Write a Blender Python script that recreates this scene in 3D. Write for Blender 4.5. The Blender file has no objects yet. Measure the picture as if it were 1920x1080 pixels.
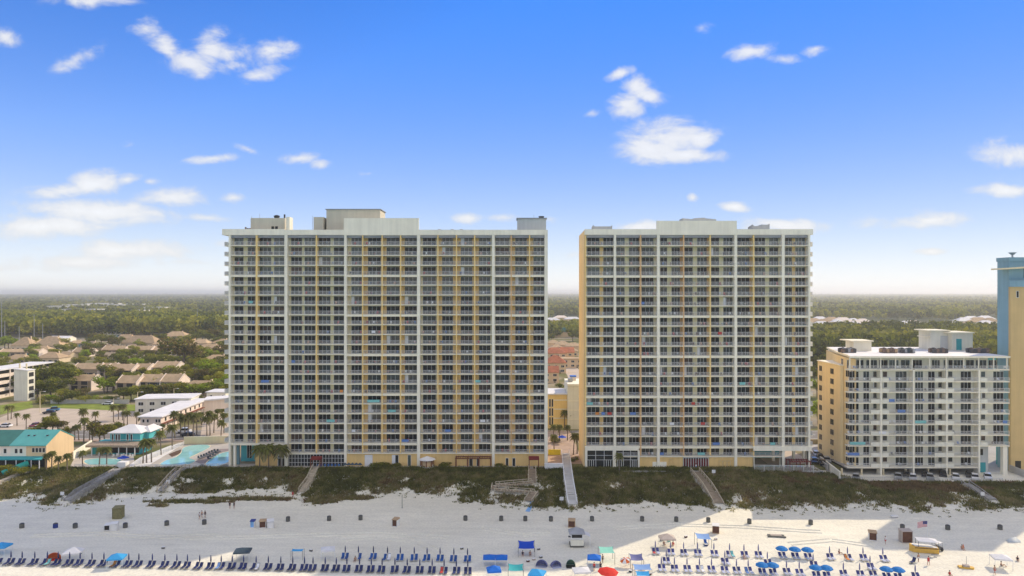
import bpy, math, random
import numpy as np
from mathutils import Vector, Matrix
R = math.radians
rnd = random.Random(7)
S = bpy.context.scene
C = S.collection

# ------------------------------------------------------------------ camera, sky, sun, exposure
CAM_H = 51.0
FPX, CX, HY = 1280.0, 960.0, 548.0            # focal length and horizon measured on the 1920 px photograph
cam = bpy.data.cameras.new('camera'); cam_o = bpy.data.objects.new('camera', cam); C.objects.link(cam_o)
cam.sensor_width = 36.0; cam.lens = 24.0; cam.shift_y = 8 / 1920
cam.clip_start = 0.5; cam.clip_end = 80000
cam_o.location = (0, 0, CAM_H); cam_o.rotation_euler = (R(90), 0, 0)
S.camera = cam_o

SUN_DIR = Vector((1.07, 0.86, 1.0)).normalized()        # towards the sun: behind the towers, to the right
SUN_EL = math.asin(SUN_DIR.z); SUN_AZ = math.atan2(SUN_DIR.x, SUN_DIR.y)
sun = bpy.data.lights.new('sun', 'SUN'); sun.energy = 3.1; sun.angle = R(0.53); sun.color = (1.0, 0.85, 0.64)
sun_o = bpy.data.objects.new('sun', sun); C.objects.link(sun_o)
sun_o.rotation_euler = SUN_DIR.to_track_quat('Z', 'Y').to_euler(); sun_o.location = (300, 300, 400)

vs = S.view_settings
S.display_settings.display_device = 'sRGB'
vs.view_transform = 'Standard'; vs.look = 'None'; vs.exposure = 0.42; vs.gamma = 1.0; vs.use_curve_mapping = False
S.render.engine = 'CYCLES'
S.cycles.max_bounces = 6; S.cycles.diffuse_bounces = 3; S.cycles.glossy_bounces = 2
S.cycles.transparent_max_bounces = 8; S.cycles.volume_bounces = 2; S.cycles.caustics_reflective = False; S.cycles.caustics_refractive = False

W = bpy.data.worlds.new('World'); S.world = W; W.use_nodes = True
wt = W.node_tree; wt.nodes.clear()
def wn(kind, **kw):
    n = wt.nodes.new(kind)
    for k, v in kw.items(): setattr(n, k, v)
    return n
def wl(a, b): wt.links.new(a, b)
def wmath(op, a, b=None, clamp=False):
    n = wn('ShaderNodeMath', operation=op, use_clamp=clamp)
    for i, s in enumerate((a, b)):
        if s is None: continue
        if isinstance(s, (int, float)): n.inputs[i].default_value = s
        else: wl(s, n.inputs[i])
    return n.outputs[0]
sky = wn('ShaderNodeTexSky', sky_type='NISHITA', sun_disc=False, sun_elevation=SUN_EL, sun_rotation=SUN_AZ,
         altitude=0, air_density=1.0, dust_density=0.0, ozone_density=6.0)
hsv = wn('ShaderNodeHueSaturation'); hsv.inputs['Saturation'].default_value = 1.25
hsv.inputs['Value'].default_value = 1.0
wl(sky.outputs[0], hsv.inputs['Color'])
tc = wn('ShaderNodeTexCoord'); sep = wn('ShaderNodeSeparateXYZ'); wl(tc.outputs['Generated'], sep.inputs[0])
dx, dy, dz = sep.outputs
ysafe = wmath('MAXIMUM', dy, 0.05)
u = wmath('DIVIDE', dx, ysafe); v = wmath('DIVIDE', dz, ysafe)
uv = wn('ShaderNodeCombineXYZ'); wl(u, uv.inputs[0]); wl(v, uv.inputs[1])
# the cumulus of that day, each lobe at its own bearing and elevation: (bearing, elevation, half width, half height, tilt, thickness)
LOBES = [(275,55,40,21,-10,1),(312,88,44,22,-48,1),(352,116,48,22,-15,1),(400,88,34,28,20,1),(437,98,60,24,-12,.95),(505,95,42,22,10,1),
 (487,140,48,16,8,.95),(470,112,30,20,0,.85),(448,122,40,18,0,.8),(142,112,46,17,25,.75),(8,68,36,18,-25,1),(170,0,75,15,0,.9),
 (400,297,50,8,4,.85),(465,280,30,8,-22,.8),(562,297,40,10,4,.85),(602,308,20,11,0,1),
 (118,358,66,16,4,1.15),(180,346,62,21,6,1.2),(238,337,40,13,10,1),(281,340,18,9,0,.9),(318,369,74,18,0,1.1),(436,371,28,11,0,1),(388,409,48,8,-3,.9),
 (190,398,136,23,-3,1.45),(85,424,118,22,0,1.4),(230,470,122,20,0,1.25),(150,492,130,15,0,1.05),(330,492,60,8,0,.6),
 (1160,139,34,11,14,1),(1192,162,26,24,-30,1),(1176,197,38,24,20,1.05),(1216,181,38,18,-12,1),(1112,213,22,11,0,.8),
 (1255,258,80,32,0,1.25),(1225,276,64,28,0,1.2),(1312,263,36,19,0,1.2),(1290,290,88,14,-2,1.1),
 (1402,98,50,15,6,1),(1470,111,36,11,-5,.75),(1528,92,26,12,20,.6),(1315,52,18,10,0,.6),
 (1377,387,36,9,-3,1),(1300,370,10,8,0,.8),(1200,425,60,12,0,1),(1462,424,78,15,-2,1.1),
 (1745,413,112,15,2,1),(1895,292,62,28,0,1),(1888,357,60,13,2,1),(1745,472,30,6,0,.8),(877,409,26,10,0,1),(940,408,34,9,0,.75),
 (1032,412,20,8,0,.7),(1072,478,24,10,0,.9),(60,500,90,10,0,.6),(430,455,30,8,0,.6),(690,325,30,6,0,.35),(245,270,18,9,0,.6)]
acc = None
for (px, py, rx, ry, rot, wgt) in LOBES:
    m = wn('ShaderNodeMapping', vector_type='TEXTURE')
    m.inputs['Location'].default_value = ((px - CX) / FPX, (HY - py) / FPX, 0)
    m.inputs['Rotation'].default_value = (0, 0, R(rot))
    m.inputs['Scale'].default_value = (rx * 1.44 / FPX, ry * 1.50 / FPX, 1)
    wl(uv.outputs[0], m.inputs[0])
    ln = wn('ShaderNodeVectorMath', operation='LENGTH'); wl(m.outputs[0], ln.inputs[0])
    a = wmath('MULTIPLY', wmath('SUBTRACT', 1.0, ln.outputs['Value']), wgt)
    acc = a if acc is None else wmath('MAXIMUM', acc, a)
front = wmath('GREATER_THAN', dy, 0.06)
nz = wn('ShaderNodeTexNoise', noise_dimensions='3D'); nz.inputs['Scale'].default_value = 14; nz.inputs['Detail'].default_value = 7
nz.inputs['Roughness'].default_value = 0.62; nz.inputs['Distortion'].default_value = 0.35
mp = wn('ShaderNodeMapping'); mp.inputs['Scale'].default_value = (1, 1.7, 1); wl(uv.outputs[0], mp.inputs[0]); wl(mp.outputs[0], nz.inputs['Vector'])
dens = wmath('ADD', acc, wmath('MULTIPLY', wmath('SUBTRACT', nz.outputs['Fac'], 0.5), 2.3))
mr = wn('ShaderNodeMapRange', interpolation_type='SMOOTHSTEP'); mr.inputs['From Min'].default_value = 0.1; mr.inputs['From Max'].default_value = 0.95
wl(dens, mr.inputs['Value'])
# keep noise from making cloud where there is no lobe
gate = wn('ShaderNodeMapRange', interpolation_type='SMOOTHSTEP'); gate.inputs['From Min'].default_value = -0.25; gate.inputs['From Max'].default_value = 0.35
wl(acc, gate.inputs['Value'])
cl_front = wmath('MULTIPLY', wmath('MULTIPLY', mr.outputs[0], gate.outputs[0]), front)
# denser cumulus added over the unseen sky to fill the shade
zs = wmath('MAXIMUM', wmath('ADD', dz, 0.12), 0.05)
pl = wn('ShaderNodeCombineXYZ'); wl(wmath('DIVIDE', dx, zs), pl.inputs[0]); wl(wmath('DIVIDE', dy, zs), pl.inputs[1])
nb = wn('ShaderNodeTexNoise'); nb.inputs['Scale'].default_value = 1.3; nb.inputs['Detail'].default_value = 8; nb.inputs['Roughness'].default_value = 0.55
wl(pl.outputs[0], nb.inputs['Vector'])
mb_ = wn('ShaderNodeMapRange', interpolation_type='SMOOTHSTEP'); mb_.inputs['From Min'].default_value = 0.44; mb_.inputs['From Max'].default_value = 0.58
wl(nb.outputs['Fac'], mb_.inputs['Value'])
inview = wn('ShaderNodeMapRange', interpolation_type='SMOOTHSTEP'); inview.inputs['From Min'].default_value = 0.66; inview.inputs['From Max'].default_value = 0.45
wl(dy, inview.inputs['Value'])
cl_back = wmath('MULTIPLY', wmath('MULTIPLY', mb_.outputs[0], inview.outputs[0]), wmath('GREATER_THAN', dz, 0.0))
cloud = wmath('MULTIPLY', wmath('MAXIMUM', wmath('MULTIPLY', cl_front, 0.9), cl_back), 0.95, True)
# white moisture low over the land, thinning with elevation, all round the horizon
SKY_STRENGTH = 0.13
WH = 0.93 / (SKY_STRENGTH * 2 ** vs.exposure)
tint = wn('ShaderNodeVectorMath', operation='MULTIPLY'); wl(hsv.outputs[0], tint.inputs[0]); tint.inputs[1].default_value = (0.78, 0.84, 1.13)
sb = wn('ShaderNodeSeparateXYZ'); wl(tint.outputs[0], sb.inputs[0])
cap = wn('ShaderNodeVectorMath', operation='SCALE'); wl(tint.outputs[0], cap.inputs[0])
wl(wmath('MINIMUM', wmath('DIVIDE', WH * 1.1, sb.outputs[2]), 1.0), cap.inputs['Scale'])
wfac = wmath('MULTIPLY', wmath('EXPONENT', wmath('MULTIPLY', wmath('MAXIMUM', dz, 0.0), -1 / 0.115)), 0.92)
mixh = wn('ShaderNodeMix', data_type='RGBA'); wl(wfac, mixh.inputs['Factor'])
wl(cap.outputs[0], mixh.inputs['A']); mixh.inputs['B'].default_value = (WH * 1.10, WH * 1.09, WH * 1.08, 1)
mixc = wn('ShaderNodeMix', data_type='RGBA'); wl(cloud, mixc.inputs['Factor'])
wl(mixh.outputs['Result'], mixc.inputs['A']); 
# thin rims grey-blue, thick parts white; clouds behind the camera, out of view, set brighter and warmer to lift the shade
ct = wn('ShaderNodeMapRange'); ct.inputs['From Min'].default_value = 0.35; ct.inputs['From Max'].default_value = 1.7; ct.inputs['To Min'].default_value = 0.86; ct.inputs['To Max'].default_value = 1.16; wl(dens, ct.inputs['Value'])
cb_ = wn('ShaderNodeMapRange'); cb_.inputs['From Min'].default_value = 0.6; cb_.inputs['From Max'].default_value = -0.2; cb_.inputs['To Min'].default_value = 0.0; cb_.inputs['To Max'].default_value = 1.0; wl(dy, cb_.inputs['Value'])
ca = wn('ShaderNodeVectorMath', operation='SCALE'); ca.inputs[0].default_value = (WH, WH * 1.0, WH * 1.0); wl(ct.outputs[0], ca.inputs['Scale'])
cm = wn('ShaderNodeMix', data_type='RGBA'); wl(cb_.outputs[0], cm.inputs['Factor']); wl(ca.outputs[0], cm.inputs['A']); cm.inputs['B'].default_value = (WH * 1.72, WH * 1.60, WH * 1.42, 1)
wl(cm.outputs['Result'], mixc.inputs['B'])
bg = wn('ShaderNodeBackground'); bg.inputs['Strength'].default_value = SKY_STRENGTH; wl(mixc.outputs['Result'], bg.inputs['Color'])
wo = wn('ShaderNodeOutputWorld'); wl(bg.outputs[0], wo.inputs['Surface'])

# ------------------------------------------------------------------ measuring: pixel of the photograph -> place on the ground
def G(px, py, z=0.0):
    y = (CAM_H - z) * FPX / (py - HY)
    return ((px - CX) / FPX * y, y)
def XA(px, y): return (px - CX) / FPX * y
def ZA(py, y): return CAM_H - (py - HY) / FPX * y

# ------------------------------------------------------------------ materials
MATS = {}
def mat(name, col, rough=0.8, var=0.10, scale=0.6, fine=0.0, fscale=12.0, bump=0.0, bscale=20.0, spec=0.3, objvar=0.0,
        metal=0.0, ior=1.45, streak=0.0, trans=0.0, alpha=1.0, col2=None, c2scale=0.3, c2lo=0.45, c2hi=0.6, coat=0.0, emit=None):
    m = bpy.data.materials.new(name); m.use_nodes = True; nt = m.node_tree; nt.nodes.clear()
    N = lambda k, **kw: [n := nt.nodes.new(k), [setattr(n, a, b) for a, b in kw.items()]][0]
    L = nt.links.new
    out = N('ShaderNodeOutputMaterial'); p = N('ShaderNodeBsdfPrincipled')
    p.inputs['Roughness'].default_value = rough; p.inputs['Metallic'].default_value = metal
    p.inputs['Specular IOR Level'].default_value = spec; p.inputs['IOR'].default_value = ior
    p.inputs['Coat Weight'].default_value = coat
    geo = N('ShaderNodeNewGeometry')
    base = N('ShaderNodeRGB'); base.outputs[0].default_value = (*col, 1); c = base.outputs[0]
    def noise(sc, det=4, vec=None, stretch=None):
        n = N('ShaderNodeTexNoise'); n.inputs['Scale'].default_value = sc; n.inputs['Detail'].default_value = det
        v = vec or geo.outputs['Position']
        if stretch:
            mp = N('ShaderNodeMapping'); mp.inputs['Scale'].default_value = stretch; L(v, mp.inputs[0]); v = mp.outputs[0]
        L(v, n.inputs['Vector']); return n.outputs['Fac']
    def mulrange(c, fac, amt, lo=0.3, hi=0.7):
        r = N('ShaderNodeMapRange'); r.inputs['From Min'].default_value = lo; r.inputs['From Max'].default_value = hi
        r.inputs['To Min'].default_value = 1 - amt; r.inputs['To Max'].default_value = 1 + amt; L(fac, r.inputs['Value'])
        mm = N('ShaderNodeVectorMath', operation='SCALE'); L(c, mm.inputs[0]); L(r.outputs[0], mm.inputs['Scale']); return mm.outputs[0]
    if col2 is not None:
        r = N('ShaderNodeMapRange'); r.inputs['From Min'].default_value = c2lo; r.inputs['From Max'].default_value = c2hi
        L(noise(c2scale, 6), r.inputs['Value'])
        mx = N('ShaderNodeMix', data_type='RGBA'); L(r.outputs[0], mx.inputs['Factor']); L(c, mx.inputs['A']); mx.inputs['B'].default_value = (*col2, 1); c = mx.outputs['Result']
    if var: c = mulrange(c, noise(scale, 5), var)
    if fine: c = mulrange(c, noise(fscale, 3), fine)
    if streak: c = mulrange(c, noise(1.0, 5, stretch=(1.3, 1.3, 0.07)), streak)
    if objvar:
        oi = N('ShaderNodeObjectInfo'); c = mulrange(c, oi.outputs['Random'], objvar, 0, 1)
    L(c, p.inputs['Base Color'])
    if bump:
        b = N('ShaderNodeBump'); b.inputs['Strength'].default_value = bump; b.inputs['Distance'].default_value = 0.1
        L(noise(bscale, 4), b.inputs['Height']); L(b.outputs[0], p.inputs['Normal'])
    sh = p.outputs[0]
    if trans:
        t = N('ShaderNodeBsdfTranslucent'); L(c, t.inputs['Color'])
        mx = N('ShaderNodeMixShader'); mx.inputs[0].default_value = trans; L(sh, mx.inputs[1]); L(t.outputs[0], mx.inputs[2]); sh = mx.outputs[0]
    L(sh, out.inputs['Surface'])
    m['nt'] = 1; MATS[name] = m
    return m
stucco = dict(rough=0.9, var=0.05, scale=0.25, streak=0.06, bump=0.1, bscale=6, spec=0.2)
M = {}
def dm(key, *a, **k): M[key] = mat(key, *a, **k)
dm('white_stucco', (0.88, 0.825, 0.66), **stucco)
dm('cream_stucco', (0.76, 0.65, 0.41), **stucco)
dm('yellow_stucco', (0.78, 0.54, 0.22), **stucco)
dm('gold_stucco', (0.86, 0.62, 0.25), **stucco)
dm('orange_stucco', (0.70, 0.44, 0.21), **stucco)
dm('side_stucco', (0.86, 0.67, 0.36), **stucco)
dm('green_cream', (0.74, 0.66, 0.40), **stucco)
dm('pale_stucco', (0.76, 0.73, 0.60), **stucco)
dm('grey_stucco', (0.55, 0.56, 0.53), **stucco)
dm('blue_stucco', (0.22, 0.38, 0.45), **stucco)
dm('aqua_paint', (0.10, 0.46, 0.48), **stucco)
dm('teal_paint', (0.05, 0.34, 0.36), **stucco)
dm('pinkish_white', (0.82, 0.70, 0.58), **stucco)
dm('peach_stucco', (0.72, 0.52, 0.30), **stucco)
dm('roof_cream', (0.66, 0.60, 0.46), **stucco)
dm('tower_gold', (0.60, 0.435, 0.20), **stucco)
dm('ramp_white', (0.56, 0.55, 0.52), 0.9, 0.08, 0.5, fine=0.05)
dm('shade_brown', (0.34, 0.265, 0.175), objvar=0.15, **stucco)  # brown with the shade of the townhouse fronts put into the colour
dm('tan_stucco', (0.66, 0.53, 0.36), objvar=0.12, **stucco)
dm('white_paint', (0.78, 0.78, 0.76), 0.6, 0.05)
dm('rail_white', (0.70, 0.69, 0.65), 0.5, 0.03)
dm('concrete', (0.46, 0.44, 0.40), 0.9, 0.10, 0.5, fine=0.06, bump=0.1)
dm('slab_edge', (0.86, 0.79, 0.60), 0.9, 0.06, 0.4, streak=0.05)
dm('roof_white', (0.72, 0.70, 0.67), 0.7, 0.10, 0.3, fine=0.05)
dm('roof_grey', (0.33, 0.34, 0.36), 0.8, 0.10, 0.4)
for i, (c, r) in enumerate([((0.020, 0.024, 0.024), 0.06), ((0.035, 0.045, 0.042), 0.08), ((0.055, 0.06, 0.055), 0.10),
                            ((0.015, 0.016, 0.018), 0.05), ((0.10, 0.095, 0.085), 0.14), ((0.06, 0.085, 0.08), 0.08), ((0.07, 0.045, 0.035), 0.1)]):
    dm('glass_%d' % i, c, r, 0.25, 0.9, spec=0.5, ior=(1.28, 1.42, 1.5, 1.25, 1.4, 1.5, 1.35)[i])
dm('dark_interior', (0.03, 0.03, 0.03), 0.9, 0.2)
dm('frame_white', (0.74, 0.74, 0.71), 0.5, 0.03)
dm('dark_metal', (0.07, 0.07, 0.075), 0.5, 0.15)
dm('grey_metal', (0.34, 0.35, 0.36), 0.45, 0.10, metal=0.3)
dm('rust_metal', (0.20, 0.14, 0.11), 0.8, 0.4, 2.0)
dm('red_canvas', (0.17, 0.022, 0.022), 0.9, 0.1)
dm('red_wood', (0.20, 0.065, 0.035), 0.8, 0.15, 2.0)
dm('wood', (0.29, 0.23, 0.16), 0.9, 0.2, 1.0, fine=0.15, fscale=6)
dm('grey_wood', (0.30, 0.29, 0.27), 0.9, 0.2, 1.0, fine=0.15, fscale=6)
dm('pale_wood', (0.48, 0.41, 0.30), 0.9, 0.2, 1.0, fine=0.1, fscale=6)
dm('thatch', (0.33, 0.26, 0.19), 0.95, 0.3, 2.0, fine=0.2)
dm('roof_tan', (0.47, 0.335, 0.195), 0.95, 0.14, 0.5, fine=0.10, fscale=2.5, objvar=0.12)
dm('roof_red', (0.42, 0.15, 0.075), 0.9, 0.2, 0.5, fine=0.1, fscale=2.5, objvar=0.15)
dm('roof_teal', (0.09, 0.36, 0.33), 0.5, 0.06, 0.5)
dm('roof_green', (0.045, 0.17, 0.14), 0.6, 0.1, 0.5)
dm('asphalt', (0.20, 0.185, 0.165), 0.95, 0.10, 0.15, fine=0.05)
dm('tan_asphalt', (0.50, 0.41, 0.31), 0.95, 0.10, 0.12, fine=0.05)
dm('brick_paving', (0.44, 0.32, 0.235), 0.95, 0.15, 0.4, fine=0.1)
dm('pool_deck', (0.46, 0.42, 0.36), 0.9, 0.10, 0.3, fine=0.05)
dm('dark_deck', (0.27, 0.22, 0.20), 0.9, 0.12, 0.4)
dm('line_paint', (0.75, 0.73, 0.68), 0.7, 0.1, 1.0)
dm('lawn', (0.19, 0.23, 0.03), 0.95, 0.25, 0.3, fine=0.2, fscale=3)
dm('mulch', (0.11, 0.065, 0.04), 0.95, 0.3, 1.0)
dm('pool_water', (0.30, 0.60, 0.58), 0.06, 0.08, 0.3, spec=0.5, bump=0.04, bscale=2.5)
dm('sea', (0.03, 0.20, 0.21), 0.12, 0.15, 0.01, spec=0.5, bump=0.3, bscale=0.6)
dm('bay_water', (0.35, 0.42, 0.46), 0.1, 0.05, 0.001)
dm('bark', (0.16, 0.13, 0.10), 0.95, 0.2, 2.0)
dm('palm_bark', (0.20, 0.16, 0.12), 0.95, 0.25, 3.0)
leafk = dict(rough=0.75, var=0.30, scale=0.35, objvar=0.18, spec=0.25, trans=0.42)
dm('leaf_dark', (0.088, 0.105, 0.018), **leafk)
dm('leaf_mid', (0.195, 0.21, 0.022), **leafk)
dm('leaf_light', (0.32, 0.30, 0.03), **leafk)
dm('leaf_bright', (0.30, 0.40, 0.02), **leafk)
dm('leaf_brown', (0.20, 0.15, 0.045), **leafk)
dm('palm_leaf', (0.14, 0.15, 0.03), **leafk)
dm('palm_leaf_pale', (0.22, 0.20, 0.085), **leafk)
dm('grass_dark', (0.150, 0.155, 0.038), **leafk)
dm('grass_olive', (0.225, 0.215, 0.058), **leafk)
dm('grass_dry', (0.34, 0.29, 0.125), **leafk)
dm('grass_rust', (0.24, 0.16, 0.07), **leafk)
dm('navy_fabric', (0.018, 0.03, 0.115), 0.85, 0.10, 3, objvar=0.25)
dm('shaded_fabric', (0.055, 0.062, 0.20), 0.85, 0.10, 3, objvar=0.25)  # lounger backs of the sunny rows, shade put into the blue
dm('blue_fabric', (0.010, 0.075, 0.27), 0.85, 0.10, 3, objvar=0.2)
dm('pale_sunlit_fabric', (0.42, 0.45, 0.58), 0.85, 0.08, 3, objvar=0.15)  # sunlight put into the blue of lounger seats; plain pale cloth on tent floors
dm('umbrella_blue', (0.012, 0.20, 0.55), 0.75, 0.06, 2, trans=0.25)
dm('canopy_blue', (0.012, 0.16, 0.62), 0.75, 0.05, 2, trans=0.2)
dm('canopy_sky', (0.05, 0.38, 0.75), 0.75, 0.05, 2, trans=0.25)
dm('canopy_royal', (0.008, 0.07, 0.50), 0.75, 0.05, 2, trans=0.2)
dm('canopy_pale_blue', (0.24, 0.40, 0.72), 0.75, 0.05, 2, trans=0.25)
dm('canopy_white', (0.76, 0.76, 0.78), 0.75, 0.04, 2, trans=0.25)
dm('canopy_slate', (0.055, 0.085, 0.11), 0.75, 0.08, 2, trans=0.1)
dm('canopy_teal', (0.05, 0.40, 0.42), 0.75, 0.06, 2, trans=0.2)
dm('canopy_mint', (0.28, 0.66, 0.54), 0.75, 0.05, 2, trans=0.25)
dm('canopy_tan', (0.55, 0.47, 0.41), 0.8, 0.06, 2, trans=0.2)
dm('canopy_red', (0.66, 0.035, 0.025), 0.75, 0.05, 2, trans=0.25)
dm('canopy_orange', (0.66, 0.15, 0.04), 0.75, 0.06, 2, trans=0.25)
dm('canopy_violet', (0.17, 0.18, 0.36), 0.8, 0.08, 2, trans=0.2)
dm('canopy_forest', (0.05, 0.13, 0.10), 0.8, 0.08, 2, trans=0.1)
dm('tarp', (0.55, 0.60, 0.62), 0.5, 0.1, 1, trans=0.2)
dm('yellow_plastic', (0.66, 0.40, 0.07), 0.5, 0.08, 2)
dm('box_white', (0.76, 0.75, 0.72), 0.6, 0.05, 2)
dm('box_brown', (0.12, 0.055, 0.035), 0.9, 0.2, 2)
dm('box_tan', (0.46, 0.32, 0.19), 0.9, 0.15, 2)
dm('hut_olive', (0.21, 0.19, 0.09), 0.9, 0.2, 2)
dm('bin_grey', (0.13, 0.13, 0.115), 0.8, 0.15, 2)
dm('bin_blue', (0.02, 0.05, 0.24), 0.6, 0.1, 2)
dm('mat_blue', (0.22, 0.44, 0.75), 0.9, 0.12, 2)
dm('tyre', (0.02, 0.02, 0.02), 0.8, 0.1)
dm('car_white', (0.78, 0.78, 0.78), 0.25, 0.02, coat=0.5)
dm('car_silver', (0.45, 0.47, 0.49), 0.28, 0.02, metal=0.4, coat=0.5)
dm('car_dark', (0.03, 0.03, 0.04), 0.25, 0.02, coat=0.5)
dm('car_blue', (0.10, 0.24, 0.42), 0.25, 0.02, coat=0.5)
dm('car_red', (0.22, 0.03, 0.03), 0.25, 0.02, coat=0.5)
dm('car_tan', (0.40, 0.33, 0.24), 0.3, 0.02, coat=0.5)
dm('skin', (0.45, 0.26, 0.17), 0.6, 0.05, objvar=0.25, spec=0.4)
dm('swim_red', (0.5, 0.04, 0.05), 0.8); dm('swim_dark', (0.03, 0.03, 0.05), 0.8); dm('swim_blue', (0.04, 0.15, 0.4), 0.8); dm('shirt_white', (0.7, 0.7, 0.7), 0.8)
dm('hair', (0.04, 0.028, 0.02), 0.7)
dm('flag_red', (0.55, 0.03, 0.05), 0.8, 0.02, trans=0.25); dm('flag_white', (0.78, 0.78, 0.78), 0.8, 0.02, trans=0.25); dm('flag_blue', (0.03, 0.04, 0.2), 0.8, 0.02, trans=0.2)
dm('towel_aqua', (0.2, 0.5, 0.48), 0.9); dm('towel_blue', (0.12, 0.22, 0.48), 0.9); dm('towel_red', (0.5, 0.07, 0.06), 0.9)
dm('towel_white', (0.75, 0.75, 0.75), 0.9); dm('towel_orange', (0.65, 0.25, 0.06), 0.9)
dm('sign_yellow', (0.75, 0.62, 0.04), 0.6)
dm('slide_green', (0.03, 0.36, 0.28), 0.4, 0.05)

# ------------------------------------------------------------------ meshes
class MB:
    def __init__(s): s.v = []; s.f = []; s.mi = []; s.mats = []; s.cur = 0; s.T = None
    def use(s, key):
        if key not in s.mats: s.mats.append(key)
        s.cur = s.mats.index(key); return s
    def add(s, vs_, fs_):
        o = len(s.v)
        if s.T is not None: vs_ = [tuple(s.T @ Vector(p)) for p in vs_]
        s.v.extend(vs_); s.f.extend([tuple(i + o for i in f) for f in fs_]); s.mi.extend([s.cur] * len(fs_)); return s
    def box(s, x0, y0, z0, x1, y1, z1):
        return s.add([(x0,y0,z0),(x1,y0,z0),(x1,y1,z0),(x0,y1,z0),(x0,y0,z1),(x1,y0,z1),(x1,y1,z1),(x0,y1,z1)],
                     [(0,3,2,1),(4,5,6,7),(0,1,5,4),(1,2,6,5),(2,3,7,6),(3,0,4,7)])
    def cb(s, cx, cy, z0, w, d, h): return s.box(cx-w/2, cy-d/2, z0, cx+w/2, cy+d/2, z0+h)
    def quad(s, a, b, c, d): return s.add([a,b,c,d], [(0,1,2,3)])
    def tri(s, a, b, c): return s.add([a,b,c], [(0,1,2)])
    def prism(s, pts, z0, z1):
        n = len(pts); z0s = z0 if isinstance(z0, (list, tuple)) else [z0]*n; z1s = z1 if isinstance(z1, (list, tuple)) else [z1]*n
        return s.add([(x,y,z) for (x,y),z in zip(pts,z0s)] + [(x,y,z) for (x,y),z in zip(pts,z1s)],
              [tuple(range(n-1,-1,-1)), tuple(range(n,2*n))] + [(i,(i+1)%n,n+(i+1)%n,n+i) for i in range(n)])
    def tube(s, path, rad, n=6, cap=True):
        P = [Vector(p) for p in path]; rs = rad if isinstance(rad, (list, tuple)) else [rad]*len(P)
        vs_ = []; fs_ = []
        for i, p in enumerate(P):
            d = (P[min(i+1,len(P)-1)] - P[max(i-1,0)]).normalized()
            a = d.cross(Vector((0,0,1)) if abs(d.z) < 0.9 else Vector((1,0,0))).normalized(); b = d.cross(a)
            vs_ += [tuple(p + rs[i]*(math.cos(2*math.pi*k/n)*a + math.sin(2*math.pi*k/n)*b)) for k in range(n)]
        for i in range(len(P)-1):
            fs_ += [(i*n+k, i*n+(k+1)%n, (i+1)*n+(k+1)%n, (i+1)*n+k) for k in range(n)]
        if cap: fs_ += [tuple(range(n-1,-1,-1)), tuple((len(P)-1)*n+k for k in range(n))]
        return s.add(vs_, fs_)
    def beam(s, a, b, w, h):
        a = Vector(a); b = Vector(b); d = (b-a).normalized()
        x = d.cross(Vector((0,0,1)) if abs(d.z) < 0.95 else Vector((0,1,0))).normalized()*w/2; z = x.cross(d).normalized()*h/2
        q = [a-x-z,a+x-z,a+x+z,a-x+z,b-x-z,b+x-z,b+x+z,b-x+z]
        return s.add([tuple(p) for p in q], [(0,1,2,3),(7,6,5,4),(0,4,5,1),(1,5,6,2),(2,6,7,3),(3,7,4,0)])
    def disc(s, cx, cy, z, r, n=12):
        return s.add([(cx+r*math.cos(2*math.pi*k/n), cy+r*math.sin(2*math.pi*k/n), z) for k in range(n)], [tuple(range(n))])
    def cone(s, cx, cy, z0, z1, r0, r1, n=8): return s.tube([(cx,cy,z0),(cx,cy,z1)], [r0, r1], n)
    def hip(s, x0, y0, x1, y1, z0, z1, over=0.4, ridge=None, th=0.18):
        x0-=over; x1+=over; y0-=over; y1+=over; w=x1-x0; d=y1-y0; h=min(w,d)/2 if ridge is None else ridge
        if w >= d: A=(x0+h,(y0+y1)/2,z1); B=(x1-h,(y0+y1)/2,z1); F=[(4,5,9,8),(5,6,9),(6,7,8,9),(7,4,8)]
        else: A=((x0+x1)/2,y0+h,z1); B=((x0+x1)/2,y1-h,z1); F=[(4,5,8),(5,6,9,8),(6,7,9),(7,4,8,9)]
        return s.add([(x0,y0,z0-th),(x1,y0,z0-th),(x1,y1,z0-th),(x0,y1,z0-th),(x0,y0,z0),(x1,y0,z0),(x1,y1,z0),(x0,y1,z0),A,B],
                     [(0,3,2,1),(0,1,5,4),(1,2,6,5),(2,3,7,6),(3,0,4,7)]+F)
    def gable(s, x0, y0, x1, y1, z0, z1, over=0.35, th=0.2):          # ridge along x, a folded slab
        y0o=y0-over; y1o=y1+over; ym=(y0+y1)/2; k=(z1-z0)/((y1-y0)/2); zo=z0-k*over
        pr=[(y0o,zo),(ym,z1),(y1o,zo),(y1o,zo+th),(ym,z1+th*1.1),(y0o,zo+th)]
        vs_=[(x,y,z) for x in (x0-over*.6,x1+over*.6) for (y,z) in pr]
        return s.add(vs_, [(0,1,7,6),(1,2,8,7),(2,3,9,8),(3,4,10,9),(4,5,11,10),(5,0,6,11),(0,5,4,1),(1,4,3,2),(6,7,10,11),(7,8,9,10)])
    def mesh(s, name, smooth=False):
        me = bpy.data.meshes.new(name); me.from_pydata(s.v, [], s.f)
        for k in s.mats: me.materials.append(M[k])
        if len(s.mats) > 1: me.polygons.foreach_set('material_index', s.mi)
        if smooth: me.polygons.foreach_set('use_smooth', [True]*len(s.f))
        return me
def ob(name, me, parent=None, loc=(0,0,0), rz=0.0, sc=None):
    o = bpy.data.objects.new(name, me); C.objects.link(o); o.location = loc
    if rz: o.rotation_euler = (0, 0, rz)
    if sc is not None: o.scale = (sc,)*3 if isinstance(sc, (int, float)) else sc
    if parent is not None: o.parent = parent
    return o
LABELS = set()
def tag(o, label, cat, group=None):
    o['label'] = label; o['category'] = cat
    if group: o['group'] = group
    return o
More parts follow.
